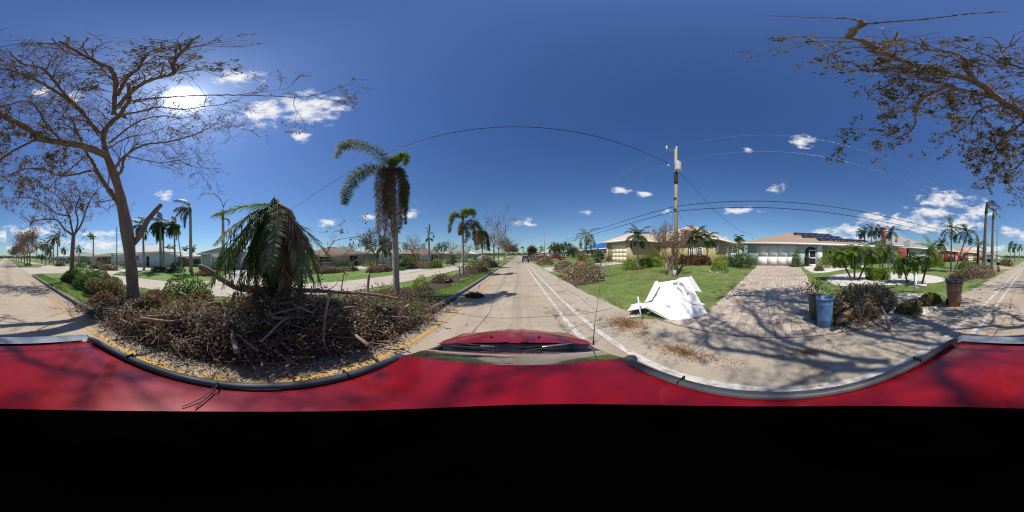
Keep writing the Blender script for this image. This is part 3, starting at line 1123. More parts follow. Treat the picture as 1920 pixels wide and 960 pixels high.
def shrub(name, label, c, rx, ry, h, mat, n=900, ls=.07, seed=0, group=None, lump=.25, stems=7, cat='shrub', square=False, core=None, lift=.0):
    """a bush: stems and many small leaves on an uneven dome"""
    q = np.random.default_rng(seed + 500)
    c = np.asarray(c, float)
    o = thing(name, c, label, cat, group)
    g = Geo()
    for k in range(stems):
        a = q.uniform(0, 6.28)
        e = c + np.array([math.cos(a) * rx * .7, math.sin(a) * ry * .7, h * q.uniform(.5, .95)])
        g.tube(spline([c + q.normal(0, .05 * rx, 3) * [1, 1, 0] - [0, 0, .03], (c + e) / 2 + q.normal(0, .06 * rx, 3), e], 6), np.linspace(.016, .006, 6), 4)
    part('stem', g, 'twig', o)
    d = unit(q.normal(size=(n, 3)))
    d[:, 2] = np.abs(d[:, 2])
    f = np.random.default_rng(seed).normal(size=(6, 3)) * 2.2
    ph = np.random.default_rng(seed).uniform(0, 6.28, 6)
    lum = 1 + lump * np.sin(d @ f.T + ph).mean(1) * 2.2
    rad = lum * (1 - .55 * q.random(n) ** 2.2)
    if square:
        d = d / np.maximum(np.abs(d).max(1, keepdims=True), .01)
    P = c + d * np.array([rx, ry, h])[None] * rad[:, None]
    P[:, 2] = np.maximum(P[:, 2], c[2] + .02 + lift * q.random(n))
    lg = Geo().leaves(P, ls, up=d * .9, g=q)
    part('foliage', lg, mat, o)
    return o


def pile(name, label, c, rx, ry, h, mats, n=2500, ls=.09, sticks=60, seed=0, rot=0.0, group=None, branches=6, stick_len=(.4, 1.1), hf=None, core='mulch', cat='debris pile'):
    """a heap of cut branches and leaves"""
    q = np.random.default_rng(seed + 900)
    c = np.asarray(c, float)
    o = thing(name, c, label, cat, group)
    f = q.normal(size=(7, 2)) * 2.6
    ph = q.uniform(0, 6.28, 7)
    cr, sr = math.cos(rot), math.sin(rot)

    def H(u, v):
        r2 = u * u + v * v
        return np.maximum(0, 1 - r2) ** .6 * (1 + .35 * np.sin(np.stack([u, v], -1) @ f.T + ph).mean(-1) * 2)

    def W(u, v, z):
        x, y = u * rx, v * ry
        X = c[0] + cr * x - sr * y
        return np.stack([X, c[1] + sr * x + cr * y, c[2] + z], -1)

    A, Bq = np.meshgrid(np.linspace(-1, 1, 25), np.linspace(-1, 1, 25))
    Z = H(A, Bq) * h * .72 + q.normal(0, .02, A.shape) - .03
    g = Geo().add(W(A, Bq, Z).reshape(-1, 3), Q=[[j * 25 + i, j * 25 + i + 1, (j + 1) * 25 + i + 1, (j + 1) * 25 + i] for j in range(24) for i in range(24)])
    part('core', g, core, o, True)

    def rnd(m, k=1.0):
        a = q.uniform(0, 6.28, m)
        r = np.sqrt(q.random(m)) * k
        return r * np.cos(a), r * np.sin(a)

    for mt, fr in mats:
        u, v = rnd(int(n * fr), 1.06)
        z = H(u, v) * h * q.uniform(.7, 1.2, len(u)) + np.abs(q.normal(0, .03, len(u))) + .01
        part('foliage', Geo().leaves(W(u, v, z), ls, g=q), mt, o)
    g = Geo()
    spk = []
    for k in range(sticks):
        u, v = rnd(1)
        p = W(u, v, H(u, v) * h * q.uniform(.6, 1.05) + .03)[0]
        L = q.uniform(*stick_len)
        d = unit(q.normal(size=3) * [1, 1, .33 if k % 3 else .9])
        P = spline([p - d * L / 2, p + q.normal(0, .05, 3), p + d * L / 2 + q.normal(0, .06, 3)], 6)
        if k % 3 == 0:
            spk.append(P[3:] + q.normal(0, .05, (3, 3)))
        P[:, 2] = np.maximum(P[:, 2], c[2] + .01)
        g.tube(P, np.linspace(q.uniform(.006, .014), .003, 6) * max(1, ls / .075), 4)
    part('brushwood', g, 'twig' if ls < .1 else 'bark_light', o, kind='stuff')
    if spk:
        sp_ = np.repeat(np.concatenate(spk), 5, 0)
        part('foliage', Geo().leaves(sp_ + q.normal(0, .05, sp_.shape), ls, g=q), mats[-1][0], o)
    for k in range(branches):
        u, v = rnd(1, .8)
        p = W(u, v, H(u, v) * h * .95 + .06)[0]
        L = q.uniform(.9, 1.7) * max(.6, min(rx, ry))
        d = unit(q.normal(size=3) * [1, 1, .2])
        P = spline([p - d * L / 2, p + q.normal(0, .1, 3), p + d * L / 2 + q.normal(0, .08, 3)], 9)
        P[:, 2] = np.maximum(P[:, 2], c[2] + .03)
        part('branch', Geo().tube(P, np.linspace(q.uniform(.025, .05), .012, 9), 6, True), 'bark_light', o, True)
    return o


# ------------------------------------------------------------------ the big bare tree that reaches over the road
TB = PZ(250, 560, .1)
TB = np.array([-5.35, -5.3, .1])
tree = thing('bare_tree', TB, 'big storm-stripped tree in the median with limbs arching over the road', 'tree', 'bare trees in the median')
hdT = math.hypot(TB[0], TB[1])
tr = [TB - [0, 0, .15]] + [AT(x, y, hdT) for x, y in ((249, 540), (246, 500), (239, 440), (229, 385), (222, 352), (210, 316), (199, 288), (194, 262))]
g = Geo()
P = spline(tr, 40)
tt = np.linspace(0, 1, 40)
g.tube(P, np.interp(tt, [0, .04, .15, .45, .6, .75, 1], [.42, .34, .3, .29, .24, .2, .14]) * (1 + .05 * np.sin(tt * 37) + .06 * np.sin(tt * 17 + 1)), 14)
trunk = part('trunk', g, 'bark', tree, True)
ztop = P[-1][2]
LIMBS = [
    # (points: photo pixel and height, radius at start and end, side-branch spacing, leaf share)
    ([(201, 292, 7.4), (150, 272, 7.5), (112, 267, 7.7), (75, 259, 7.8), (49, 239, 8.0), (0, 214, 8.2), (1874, 187, 8.4), (1829, 154, 8.6), (1750, 133, 8.75), (1705, 118, 8.8), (1652, 97, 8.85), (1619, 77, 8.9), (1592, 69, 9.0), (1619, 45, 9.2)], .19, .035, .30, 1.0),
    ([(1592, 69, 9.0), (1617, 46, 9.2), (1600, 36, 9.4), (1540, 33, 9.5), (1440, 30, 9.5)], .03, .012, 9, 0),
    ([(1617, 46, 9.2), (1680, 40, 9.3), (1740, 36, 9.4), (1800, 28, 9.5), (1880, 22, 9.6)], .03, .012, 9, 0),
    ([(1874, 187, 8.4), (1800, 168, 8.2), (1780, 160, 8.1), (1730, 148, 8.0), (1700, 133, 8.0)], .09, .03, .26, 1.1),
    ([(1829, 154, 8.6), (1812, 130, 9.2), (1808, 112, 9.6), (1790, 100, 9.9), (1740, 92, 10.1)], .085, .03, .3, .9),
    ([(1780, 160, 8.1), (1730, 185, 7.4), (1718, 205, 7.0), (1715, 235, 6.5), (1702, 250, 6.2)], .05, .02, .24, 1.4),
    ([(1900, 198, 8.3), (1850, 200, 7.9), (1825, 220, 7.4), (1822, 245, 7.0)], .05, .02, .24, 1.5),
    ([(0, 214, 8.2), (1915, 232, 7.9), (1880, 260, 7.2), (1860, 290, 6.6), (1850, 320, 6.1)], .06, .015, .24, 1.8),
    ([(75, 259, 7.8), (40, 275, 7.4), (0, 300, 6.8), (1905, 315, 6.3), (1880, 320, 6.0)], .07, .02, .26, 1.6),
    ([(233, 398, 4.5), (222, 380, 4.9), (204, 355, 5.6), (186, 328, 6.5), (173, 302, 7.3), (162, 286, 7.9), (140, 240, 8.6)], .18, .05, .4, .3),
    ([(171, 320, 6.9), (140, 327, 6.8), (112, 329, 6.6), (75, 317, 6.6), (37, 319, 6.4), (8, 338, 6.0)], .07, .02, .22, 1.2),
    ([(162, 290, 7.7), (140, 310, 7.2), (115, 330, 6.6), (95, 350, 6.0)], .045, .015, .22, 1.0),
    ([(194, 262, ztop), (195, 248, 8.7), (210, 228, 9.0), (224, 216, 9.2), (240, 192, 9.6), (244, 178, 9.8)], .15, .06, .4, .1),
    ([(224, 216, 9.2), (262, 209, 9.2), (300, 201, 9.2), (345, 205, 9.0), (395, 198, 9.0)], .06, .02, .24, .15),
    ([(205, 268, 8.1), (225, 252, 8.3), (262, 227, 8.6), (300, 218, 8.7), (340, 222, 8.6)], .06, .02, .24, .1),
    ([(215, 316, 6.6), (235, 292, 7.1), (270, 272, 7.4), (319, 265, 7.4), (360, 254, 7.5), (395, 238, 7.6)], .07, .018, .22, .1),
    ([(235, 292, 7.1), (262, 298, 6.8), (300, 305, 6.5), (340, 300, 6.4)], .035, .012, .22, .1),
    ([(240, 190, 9.6), (300, 183, 9.6), (350, 180, 9.5), (420, 178, 9.2), (480, 179, 8.8), (560, 182, 8.2), (620, 172, 8.0)], .05, .012, .9, .5),
    ([(221, 200, 9.3), (262, 160, 10.0), (300, 145, 10.2), (325, 138, 10.2), (326, 115, 10.6), (352, 88, 10.8)], .09, .035, .24, .9),
    ([(213, 215, 9.2), (217, 160, 10.1), (208, 130, 10.6), (180, 116, 10.7), (150, 100, 10.8), (110, 78, 10.8)], .09, .035, .24, .6),
    ([(221, 180, 9.6), (235, 150, 10.2), (258, 130, 10.5), (270, 110, 10.7)], .07, .03, .24, .7),
    ([(186, 250, 8.5), (165, 224, 9.0), (131, 190, 9.5), (86, 160, 9.8), (49, 141, 9.8), (0, 128, 9.7), (1880, 118, 9.5)], .09, .03, .24, .5),
    ([(160, 215, 9.0), (120, 175, 9.7), (80, 130, 10.2), (40, 120, 10.2)], .07, .03, .24, .5),
    ([(186, 256, 8.3), (161, 228, 8.6), (129, 224, 8.6), (100, 205, 8.9)], .05, .015, .24, .4),
    ([(112, 262, 7.8), (86, 231, 8.4), (68, 201, 8.9), (49, 190, 9.0), (0, 201, 8.7)], .06, .02, .24, .6),
    ([(200, 280, 7.9), (240, 258, 8.2), (280, 250, 8.3), (310, 238, 8.4)], .045, .012, .22, .1),
    ([(217, 330, 6.3), (228, 320, 6.6), (232, 300, 7.1), (240, 288, 7.3)], .1, .05, .5, 0),
]
q = np.random.default_rng(5)
tw = Geo()
tips_by = []
for pts, ra, rb, sp, lf in LIMBS:
    P = spline([PZ(*p) for p in pts], 8 * len(pts))
    ln = np.r_[0, np.cumsum(np.linalg.norm(np.diff(P, axis=0), axis=1))]
    P = P + q.normal(0, .012, P.shape)
    g = Geo().tube(P, np.linspace(ra, rb, len(P)) * (1 + .06 * q.normal(size=len(P))), 9 if ra > .06 else 6)
    part('limb', g, 'bark', tree, True)
    tips = []
    d = .5
    while d < ln[-1]:
        i = min(int(np.searchsorted(ln, d)), len(P) - 2)
        tan = unit(P[i + 1] - P[i])
        out = unit(np.r_[P[i][:2] - TB[:2], 0.0])
        nd = unit(tan * .6 + unit(q.normal(size=3)) * .9 + out * .35 + [0, 0, .15])
        L = q.uniform(.7, 1.5)
        branchy(tw, P[i], nd, L, max(rb * .6, .012), 3 if q.random() < .4 else 2, tips, q, up=.05, wob=.4, kids=(2, 5), shrink=(.45, .75), spread=.8, sides=4, rmin=.0065)
        d += sp * q.uniform(.55, 1.15)
    branchy(tw, P[-1], unit(P[-1] - P[-2]), .7, rb, 2, tips, q, up=.0, wob=.35, kids=(3, 5), sides=4, rmin=.006)
    tips_by.append((tips, lf))
part('twigs', tw, 'twig', tree, True, kind='stuff')
lg = Geo()
for tips, lf in tips_by:
    if lf > 0:
        k = max(1, int(len(tips) * (.3 * lf if lf < .95 else .5)))
        idx = q.permutation(len(tips))[:k]
        for j in idx:
            m = int(q.integers(2, 4 if lf < .8 else (11 if lf < 1.3 else 15)))
            lg.leaves(tips[j][0] + q.normal(0, .045, (m, 3)), .1, up=[0, 0, -.5], g=q)
part('crown', lg, 'tree_leaf', tree)
# the broken stub beside the trunk
g = Geo()
P = spline([AT(250, 456, hdT), AT(262, 442, hdT - .1), AT(276, 415, hdT - .2), AT(291, 396, hdT - .3), AT(302, 384, hdT - .3)], 14)
g.tube(P, np.linspace(.15, .1, 14), 9, True)
stub = part('broken_limb', g, 'bark', tree, True)
g = Geo().tube([P[-1] - unit(P[-1] - P[-2]) * .02, P[-1] + unit(P[-1] - P[-2]) * .05], [.108, .05], 9, True)
part('torn_end', g, 'broken_wood', stub)

# the second bare tree along the median
T2 = np.array([-5.35, -12.6, .1])
h2 = math.hypot(*T2[:2])
t2 = thing('bare_tree', T2, 'smaller bare tree rising from the green hedge in the median', 'tree', 'bare trees in the median')
g = Geo().tube(spline([T2 - [0, 0, .1]] + [AT(x, y, h2) for x, y in ((135, 500), (136, 470), (138, 440))], 14), np.linspace(.24, .17, 14), 10)
part('trunk', g, 'bark', t2, True)
tips = []
tw = Geo()
q = np.random.default_rng(21)
for pts, r in (([(138, 442), (122, 430), (108, 414), (90, 411), (65, 413), (55, 405)], .1), ([(138, 442), (134, 425), (130, 405), (120, 385), (105, 365), (80, 350)], .11),
               ([(138, 442), (150, 425), (158, 405), (165, 385), (175, 365), (190, 350)], .1), ([(140, 440), (146, 415), (142, 390), (150, 365), (140, 345)], .09), ([(130, 405), (105, 400), (80, 380), (50, 370), (20, 372)], .07)):
    P = spline([AT(x, y, h2 + q.uniform(-.6, .6) * k * .4) for k, (x, y) in enumerate(pts)], 24)
    part('limb', Geo().tube(P, np.linspace(r, .03, 24), 7), 'bark', t2, True)
    for i in range(5, 24, 1):
        branchy(tw, P[i], unit(unit(P[i] - P[i - 1]) * .5 + q.normal(size=3) * .6 + [0, 0, .1]), q.uniform(.6, 1.4), .018, 2, tips, q, up=.03, wob=.4, kids=(2, 4), sides=4, rmin=.009)
part('twigs', tw, 'twig', t2, True, kind='stuff')
lp = leaf_pts(tips, 3800, .09, q)
part('crown', Geo().leaves(lp, .13, up=[0, 0, -.5], g=q), 'rust_leaf', t2)

# ------------------------------------------------------------------ median: the collapsed palm and the heap around it
kwf = dict(n=60, ll=.5, lw=.032, droop=.25, r=.022, fwd=1.1)
apex = AT(514, 381, 4.9)
fb = np.array([apex[0], apex[1], .1])
fr = []
q = np.random.default_rng(8)
for i in range(104):
    a = i * 137.5
    e = q.uniform(-80, -44) if (i > 7 or 20 < a % 360 < 170) else q.uniform(-42, -20)
    m = ['frond_green', 'frond_grey', 'frond_grey', 'frond_brown', 'frond_grey', 'frond_grey', 'frond_lime'][i % 7]
    fr.append((frond_pts(apex + q.normal(0, .06, 3), a, e, q.uniform(1.8, 3.1), q.uniform(8, 34), q.uniform(-26, 26)), m, dict(kwf, ll=q.uniform(.35, .6), droop=q.uniform(.1, .6), fwd=q.uniform(.7, 1.5))))
fr.append(([apex, AT(490, 384, 4.8), AT(455, 388, 4.7), AT(425, 396, 4.6), AT(404, 402, 4.5)], 'frond_lime', dict(n=80, ll=.6, lw=.03, droop=.25, fwd=1.0)))
fr.append(([apex, AT(480, 410, 4.4), AT(440, 455, 4.0), AT(410, 510, 3.8), AT(380, 545, 3.7)], 'frond_lime', dict(n=80, ll=.5, lw=.03, droop=.4, fwd=.9)))
for dx, dy in ((0, 0), (14, 18), (-8, 34)):
    fr.append(([apex, AT(485 + dx, 392 + dy * .4, 4.6), AT(455 + dx, 415 + dy, 4.4), AT(425 + dx, 455 + dy, 4.2), AT(405 + dx, 500 + dy, 4.1)], 'frond_lime' if dx else 'frond_green', dict(n=70, ll=.45, lw=.03, droop=.4, fwd=.9)))
fr.append(([apex, AT(495, 395, 4.5), AT(465, 430, 4.2), AT(445, 480, 4.1), AT(432, 530, 4.0)], 'frond_green', dict(n=44, ll=.45, lw=.03, droop=.5, fwd=.9)))
fr.append(([apex, AT(545, 410, 5.0), AT(575, 450, 5.1), AT(592, 500, 5.2), AT(598, 535, 5.2)], 'frond_green', dict(n=44, ll=.45, lw=.03, droop=.3, fwd=.6)))
fp = palm('collapsed_palm', 'collapsed palm with a skirt of drooping grey-green fronds above the debris heap', fb, apex - [0, 0, .15], .2, .17, fr, trunk='dark_trunk')
g = Geo()
P = [apex + [0, .1, .02], AT(545, 398, 4.75), AT(554, 412, 4.7)]
g.tube(P, [.05, .07, .03], 6, True)
part('torn_boot', g, 'broken_wood', fp)

# heap height over the median edge and gutter
q = np.random.default_rng(31)
BUMPS = [(-4.9, .3, .7, 1.3, 1.3), (-4.4, 2.3, .28, 1.0, 1.1), (-4.3, -1.9, .34, 1.0, 1.1), (-4.6, 4.2, .12, 1.0, 1.1), (-3.5, .4, .3, .7, 2.4), (-3.3, -2.8, .16, .6, 1.8), (-3.3, 2.6, .16, .6, 1.6), (-5.2, -4.2, .15, 1.4, 1.2)]
hn = q.normal(size=(9, 2)) * 3.2
hp = q.uniform(0, 6.28, 9)


def heap(x, y):
    z = sum(h * np.exp(-((x - a) / rx) ** 2 - ((y - b) / ry) ** 2) for a, b, h, rx, ry in BUMPS)
    return z * (1 + .55 * np.sin(np.stack([x, y], -1) @ hn.T + hp).mean(-1) * 2) + .1 * np.clip((-2.6 - x) / .3, 0, 1)


hpile = thing('debris_heap', (-4.6, .5, .1), 'large dark heap of broken branches and dead leaves along the median kerb', 'debris pile')
A, Bq = np.meshgrid(np.linspace(-7.2, -2.6, 44), np.linspace(-6.5, 7, 90))
Z = heap(A, Bq) * .9 + q.normal(0, .02, A.shape) - .05
nx_ = 44
part('core', Geo().add(np.stack([A, Bq, Z], -1).reshape(-1, 3), Q=[[j * nx_ + i, j * nx_ + i + 1, (j + 1) * nx_ + i + 1, (j + 1) * nx_ + i] for j in range(89) for i in range(43)]), 'mulch', hpile, True)


def heap_pts(n, x0, x1, y0, y1, lo=.85, hi=1.15, dens=True):
    x = q.uniform(x0, x1, n)
    y = q.uniform(y0, y1, n)
    z = heap(x, y)
    if dens:
        keep = q.random(n) < np.clip(.12 + (z - .1) * 2.2, 0, 1) * (.35 + .65 * (np.sin(x * 3.1 + 1) * np.sin(y * 2.3) > -.25))
        x, y, z = x[keep], y[keep], z[keep]
    P = np.stack([x, y, z * q.uniform(lo, hi, len(x)) + np.abs(q.normal(0, .035, len(x)))], -1)
    k = len(P) // 22
    c = P[:k] + np.c_[np.zeros((k, 2)), np.abs(q.normal(0, .09, k))]
    m = q.random(len(P)) < .62
    P[m] = c[q.integers(k, size=m.sum())] + q.normal(0, .085, (m.sum(), 3)) * [1, 1, .6]
    P[:, 2] = np.maximum(P[:, 2], .02)
    return P


for n_, s_ in ((14000, .045), (11000, .075), (3500, .13)):
    part('foliage', Geo().leaves(heap_pts(n_, -7.2, -2.5, -6.5, 7), s_, g=q), 'dead_leaf', hpile, kind='stuff')
part('foliage', Geo().leaves(heap_pts(4500, -6.5, -2.7, -5.5, -1.5, .95, 1.4), .08, g=q), 'olive_leaf', hpile, kind='stuff')
part('foliage', Geo().leaves(heap_pts(2500, -6.5, -2.9, 2.5, 6.5, .95, 1.5), .08, g=q), 'green_leaf', hpile, kind='stuff')
part('foliage', Geo().leaves(heap_pts(12000, -7.2, -2.5, -6.5, 7, .9, 1.25), .065, g=q), 'dull_leaf', hpile, kind='stuff')
part('foliage', Geo().leaves(heap_pts(9000, -6.8, -2.8, 1.2, 6.5, .9, 1.2), .07, g=q), 'olive_leaf', hpile, kind='stuff')
part('foliage', Geo().leaves(heap_pts(26000, -4.6, -2.35, -6.2, 3.5, .9, 1.2), .06, g=q), 'litter_leaf', hpile, kind='stuff')
part('foliage', Geo().leaves(heap_pts(7000, -5.2, -2.55, -3.5, 4.5, .9, 1.15, False), .06, g=q), 'dead_leaf', hpile, kind='stuff')
part('foliage', Geo().leaves(heap_pts(2500, -4.2, -2.5, -4.5, 4.5, .9, 1.15, False), .06, g=q), 'litter_leaf', hpile, kind='stuff')
g = Geo()
for k in range(1300):
    x_, y_ = q.uniform(-6.6, -2.5), q.uniform(-6, 6)
    p = np.array([x_, y_, float(heap(np.array(x_), np.array(y_))) * q.uniform(.8, 1.15) + .03])
    L = q.uniform(.3, 1.3)
    d = unit(q.normal(size=3) * [1, 1, .4])
    P = spline([p - d * L / 2, p + q.normal(0, .06, 3), p + d * L / 2 + q.normal(0, .08, 3)], 6)
    P[:, 2] = np.maximum(P[:, 2], .02)
    g.tube(P, np.linspace(q.uniform(.007, .02), .004, 6), 4)
part('brushwood', g, 'twig', hpile, kind='stuff')
for k in range(44):
    x_, y_ = q.uniform(-5.8, -2.9), q.normal(.3, 2.0)
    p = np.array([x_, y_, float(heap(np.array(x_), np.array(y_))) + q.uniform(.02, .18)])
    L = q.uniform(.8, 2.2)
    d = unit(q.normal(size=3) * [1, 1, .28])
    P = spline([p - d * L / 2 + q.normal(0, .1, 3), p, p + d * L * .3 + q.normal(0, .1, 3), p + d * L / 2 + q.normal(0, .1, 3)], 12)
    P[:, 2] = np.maximum(P[:, 2], .06)
    part('branch', Geo().tube(P, np.linspace(q.uniform(.02, .045), .01, 12), 6, True), 'bark_light' if k % 3 else 'bark', hpile, True)
tw, tips = Geo(), []
for k in range(260):
    x_, y_ = q.uniform(-6.2, -2.8), q.uniform(-5.5, 6)
    p = np.array([x_, y_, float(heap(np.array(x_), np.array(y_)))])
    branchy(tw, p, unit(q.normal(size=3) * [1, 1, .4] + [0, 0, .35]), q.uniform(.25, .6), .008, 1, tips, q, up=.0, wob=.4, kids=(2, 4), sides=3, rmin=.0035)
part('brushwood', tw, 'twig', hpile, kind='stuff')
part('foliage', Geo().leaves(leaf_pts(tips, 3500, .05, q), .075, g=q), 'dead_leaf', hpile, kind='stuff')
for k in range(7):
    x_, y_ = q.uniform(-4.6, -3.0), q.uniform(-2.5, 2.5)
    p = np.array([x_, y_, float(heap(np.array(x_), np.array(y_))) + .12])
    part('frond', frond(frond_pts(p, q.uniform(0, 360), q.uniform(-10, 15), q.uniform(.9, 1.6), 30), 34, .3, .022, 0, .15, .012, 1.0), ['frond_grey', 'frond_brown', 'frond_green'][k % 3], hpile)
for k in range(16):
    x_, y_ = q.uniform(-5.4, -3.2), q.normal(.2, 1.5)
    p = np.array([x_, y_, float(heap(np.array(x_), np.array(y_))) + q.uniform(.05, .22)])
    L = q.uniform(1.4, 2.8)
    d = unit(np.array([q.normal(0, .35), q.normal(0, 1), q.normal(0, .16)]))
    P = spline([p - d * L / 2 + q.normal(0, .15, 3), p - d * L / 5 + q.normal(0, .08, 3), p + d * L * .2 + q.normal(0, .12, 3), p + d * L / 2 + q.normal(0, .15, 3)], 16)
    P[:, 2] = np.maximum(P[:, 2], .08)
    b_ = part('branch', Geo().tube(P, np.linspace(q.uniform(.035, .075), .02, 16) * (1 + .08 * q.normal(size=16)), 7, True), 'bark_light' if k % 2 else 'bark', hpile, True)
# branches of the heap, traced where the photograph shows them
BR = [([(375, 500), (392, 508), (410, 520), (445, 540), (480, 545)], 5.2, .1, .08, 'log', 'broken-off log with a pale torn end jutting from the heap towards the houses'),
      ([(322, 592), (345, 590), (370, 578), (395, 570), (415, 568)], 4.2, .07, .055, 'log', 'pale curved branch lying across the front of the heap'),
      ([(450, 535), (510, 545), (580, 545), (640, 548), (700, 552), (760, 562)], 4.7, .08, .03, 'branch', 'long fallen branch stretched along the top of the heap'),
      ([(560, 565), (600, 575), (650, 582), (680, 581)], 4.3, .05, .04, 'branch', 'short reddish branch poking from the right of the heap'),
      ([(470, 560), (430, 590), (400, 605), (370, 612)], 4.0, .03, .015, 'branch', 'thin pale sticks fanning out low in the heap'),
      ([(440, 548), (420, 600), (395, 640)], 3.6, .03, .012, 'branch', 'thin dark branch hanging down the heap beside the palm'),
      ([(535, 650), (565, 665), (600, 678)], 3.0, .035, .02, 'branch', 'short branch at the foot of the heap nearest the car'),
      ([(225, 600), (250, 612), (285, 622), (325, 640)], 4.0, .05, .04, 'log', 'grey log half buried in leaf litter beside the kerb')]
for pts, d0, r0, r1, nm, lb in BR:
    P = spline([AT(x, y, d0) for x, y in pts], 18)
    P[:, 2] = np.maximum(P[:, 2], .05)
    g = Geo().tube(P, np.linspace(r0, r1, 18), 8, True)
    if nm == 'log' and r0 >= .1:
        o = thing('log', P[9] * [1, 1, 0], lb, 'log')
        part('trunk', g, 'bark_light', o, True)
        part('torn_end', Geo().tube([P[0] + unit(P[0] - P[1]) * .06, P[0] - unit(P[0] - P[1]) * .01], [.03, .085], 8, True), 'broken_wood', o)
    else:
        solo('log' if nm == 'log' else 'fallen_branch', g, 'bark_light', lb, nm, smooth=True)
# upright bare branch right of the palm, forked into the sky
ub = thing('fallen_limb', AT(600, 590, 4.9) * [1, 1, 0] + [0, 0, .1], 'pale bare limb with a few dead leaves sticking up right of the collapsed palm', 'branch')
tw, tips = Geo(), []
for pts, r in (([(640, 545), (642, 530), (648, 505), (665, 490), (690, 472), (720, 458)], .022), ([(575, 520), (590, 500), (610, 488), (640, 480), (655, 467)], .02), ([(600, 500), (615, 470), (622, 455), (640, 448), (680, 442), (705, 436)], .016),
               ([(615, 470), (628, 450), (625, 435), (640, 432)], .01), ([(610, 545), (625, 538), (636, 524)], .02), ([(640, 480), (660, 470), (685, 460), (700, 470)], .012)):
    P = spline([AT(x, y, 4.9) for x, y in pts], 14)
    part('branch', Geo().tube(P, np.linspace(r, r * .35, 14), 6), 'bark_light', ub, True)
    for i in range(3, 14, 3):
        branchy(tw, P[i], unit(q.normal(size=3) + [0, 0, .2]), .4, .006, 1, tips, q, wob=.4, kids=(2, 3), sides=3, rmin=.003)
part('twigs', tw, 'twig', ub, kind='stuff')
part('foliage', Geo().leaves(leaf_pts(tips, 150, .03, q), .085, up=[0, 0, -1], g=q), 'dead_leaf', ub)
solo('plastic_scrap', Geo().obox(AT(563, 567, 4.3), unit([.3, 1, .1]), unit([1, -.3, .6]), unit([.1, -.2, 1]), .12, .09, .02), 'yellow_plastic', 'crumpled yellow plastic scrap caught in the dark heap', 'scrap')
solo('plastic_scrap', Geo().obox(AT(686, 612, 3.9), unit([.3, 1, .1]), unit([1, -.3, .6]), unit([.1, -.2, 1]), .12, .05, .015), 'white_plastic', 'white plastic scrap on the right end of the heap', 'scrap')

# leaf litter that spills over the kerb into the gutter
P = np.c_[q.uniform(-2.95, -1.75, 9000), np.clip(q.normal(-.8, 2.6, 9000), -6.8, 4.2), np.zeros(9000)]
dens = np.clip(1.0 - (P[:, 0] + 2.9) / (.75 + .35 * np.sin(P[:, 1] * 1.7)), 0, 1) ** 1.3
mid_ = np.exp(-((P[:, 1] - .6) / 2.2) ** 2)
dens = np.clip(dens + mid_ * .8 * np.clip((-1.9 - P[:, 0]) / .4, 0, 1), 0, 1)
P = P[q.random(9000) < dens]
P[:, 2] = .008 + np.abs(q.normal(0, .03, len(P))) * np.clip((-P[:, 0] - 2.0), .15, 1)
stuff('leaf_litter', Geo().leaves(P, .06, g=q), 'litter_leaf', 'pale dry leaves strewn over the gutter and yellow line', 'leaf litter')
P = np.c_[q.uniform(-2.9, 3.3, 900), q.uniform(-25, 30, 900), np.zeros(900)]
P[:, 2] = .012 + q.random(900) * .01
stuff('leaf_litter', Geo().leaves(P, .06, g=q), 'litter_leaf', 'scattered dry leaves over the road surface', 'leaf litter')
P = np.concatenate([np.c_[3.5 + np.abs(q.normal(0, .16, 1500)) - .1, q.uniform(3.2, 18, 1500)], np.c_[q.uniform(3.8, 20, 700), 2.25 + np.abs(q.normal(0, .12, 700))]])
P = np.c_[P, [gz(a, b) + .02 + .03 * q.random() for a, b in P]]
stuff('leaf_litter', Geo().leaves(P, .055, g=q), 'litter_leaf', 'dry leaves along the lawn edge by the shoulder and driveway', 'leaf litter')
P = np.c_[q.uniform(4, 17, 2600), q.uniform(-14, 20, 2600)]
P = P[(P[:, 1] > 2.4) | (P[:, 1] < -3.6)]
P = np.c_[P, [gz(a, b) + .03 for a, b in P]]
stuff('leaf_litter', Geo().leaves(P, .075, g=q), 'litter_leaf', 'small dry leaves scattered over the lawns on the right', 'leaf litter')
for (cx, cy, rx, ry, n, lb) in ((2.75, 3.55, .6, .75, 4200, 'round orange-brown drift of needles on the shoulder by the white sheet'), (2.5, 1.6, .35, 1.2, 1500, 'thin brown drift of needles beside the white line'), (2.9, -.6, .45, 1.0, 500, 'thin brown litter in front of the paver driveway')):
    a, r = q.uniform(0, 6.28, n), np.abs(q.normal(0, .5, n))
    P = np.c_[cx + rx * r * np.cos(a), cy + ry * r * np.sin(a), .02 + .05 * np.maximum(0, 1 - r) * q.random(n)]
    stuff('needle_litter', Geo().leaves(P, .06, wide=.1, g=q), 'needle', lb, 'leaf litter')

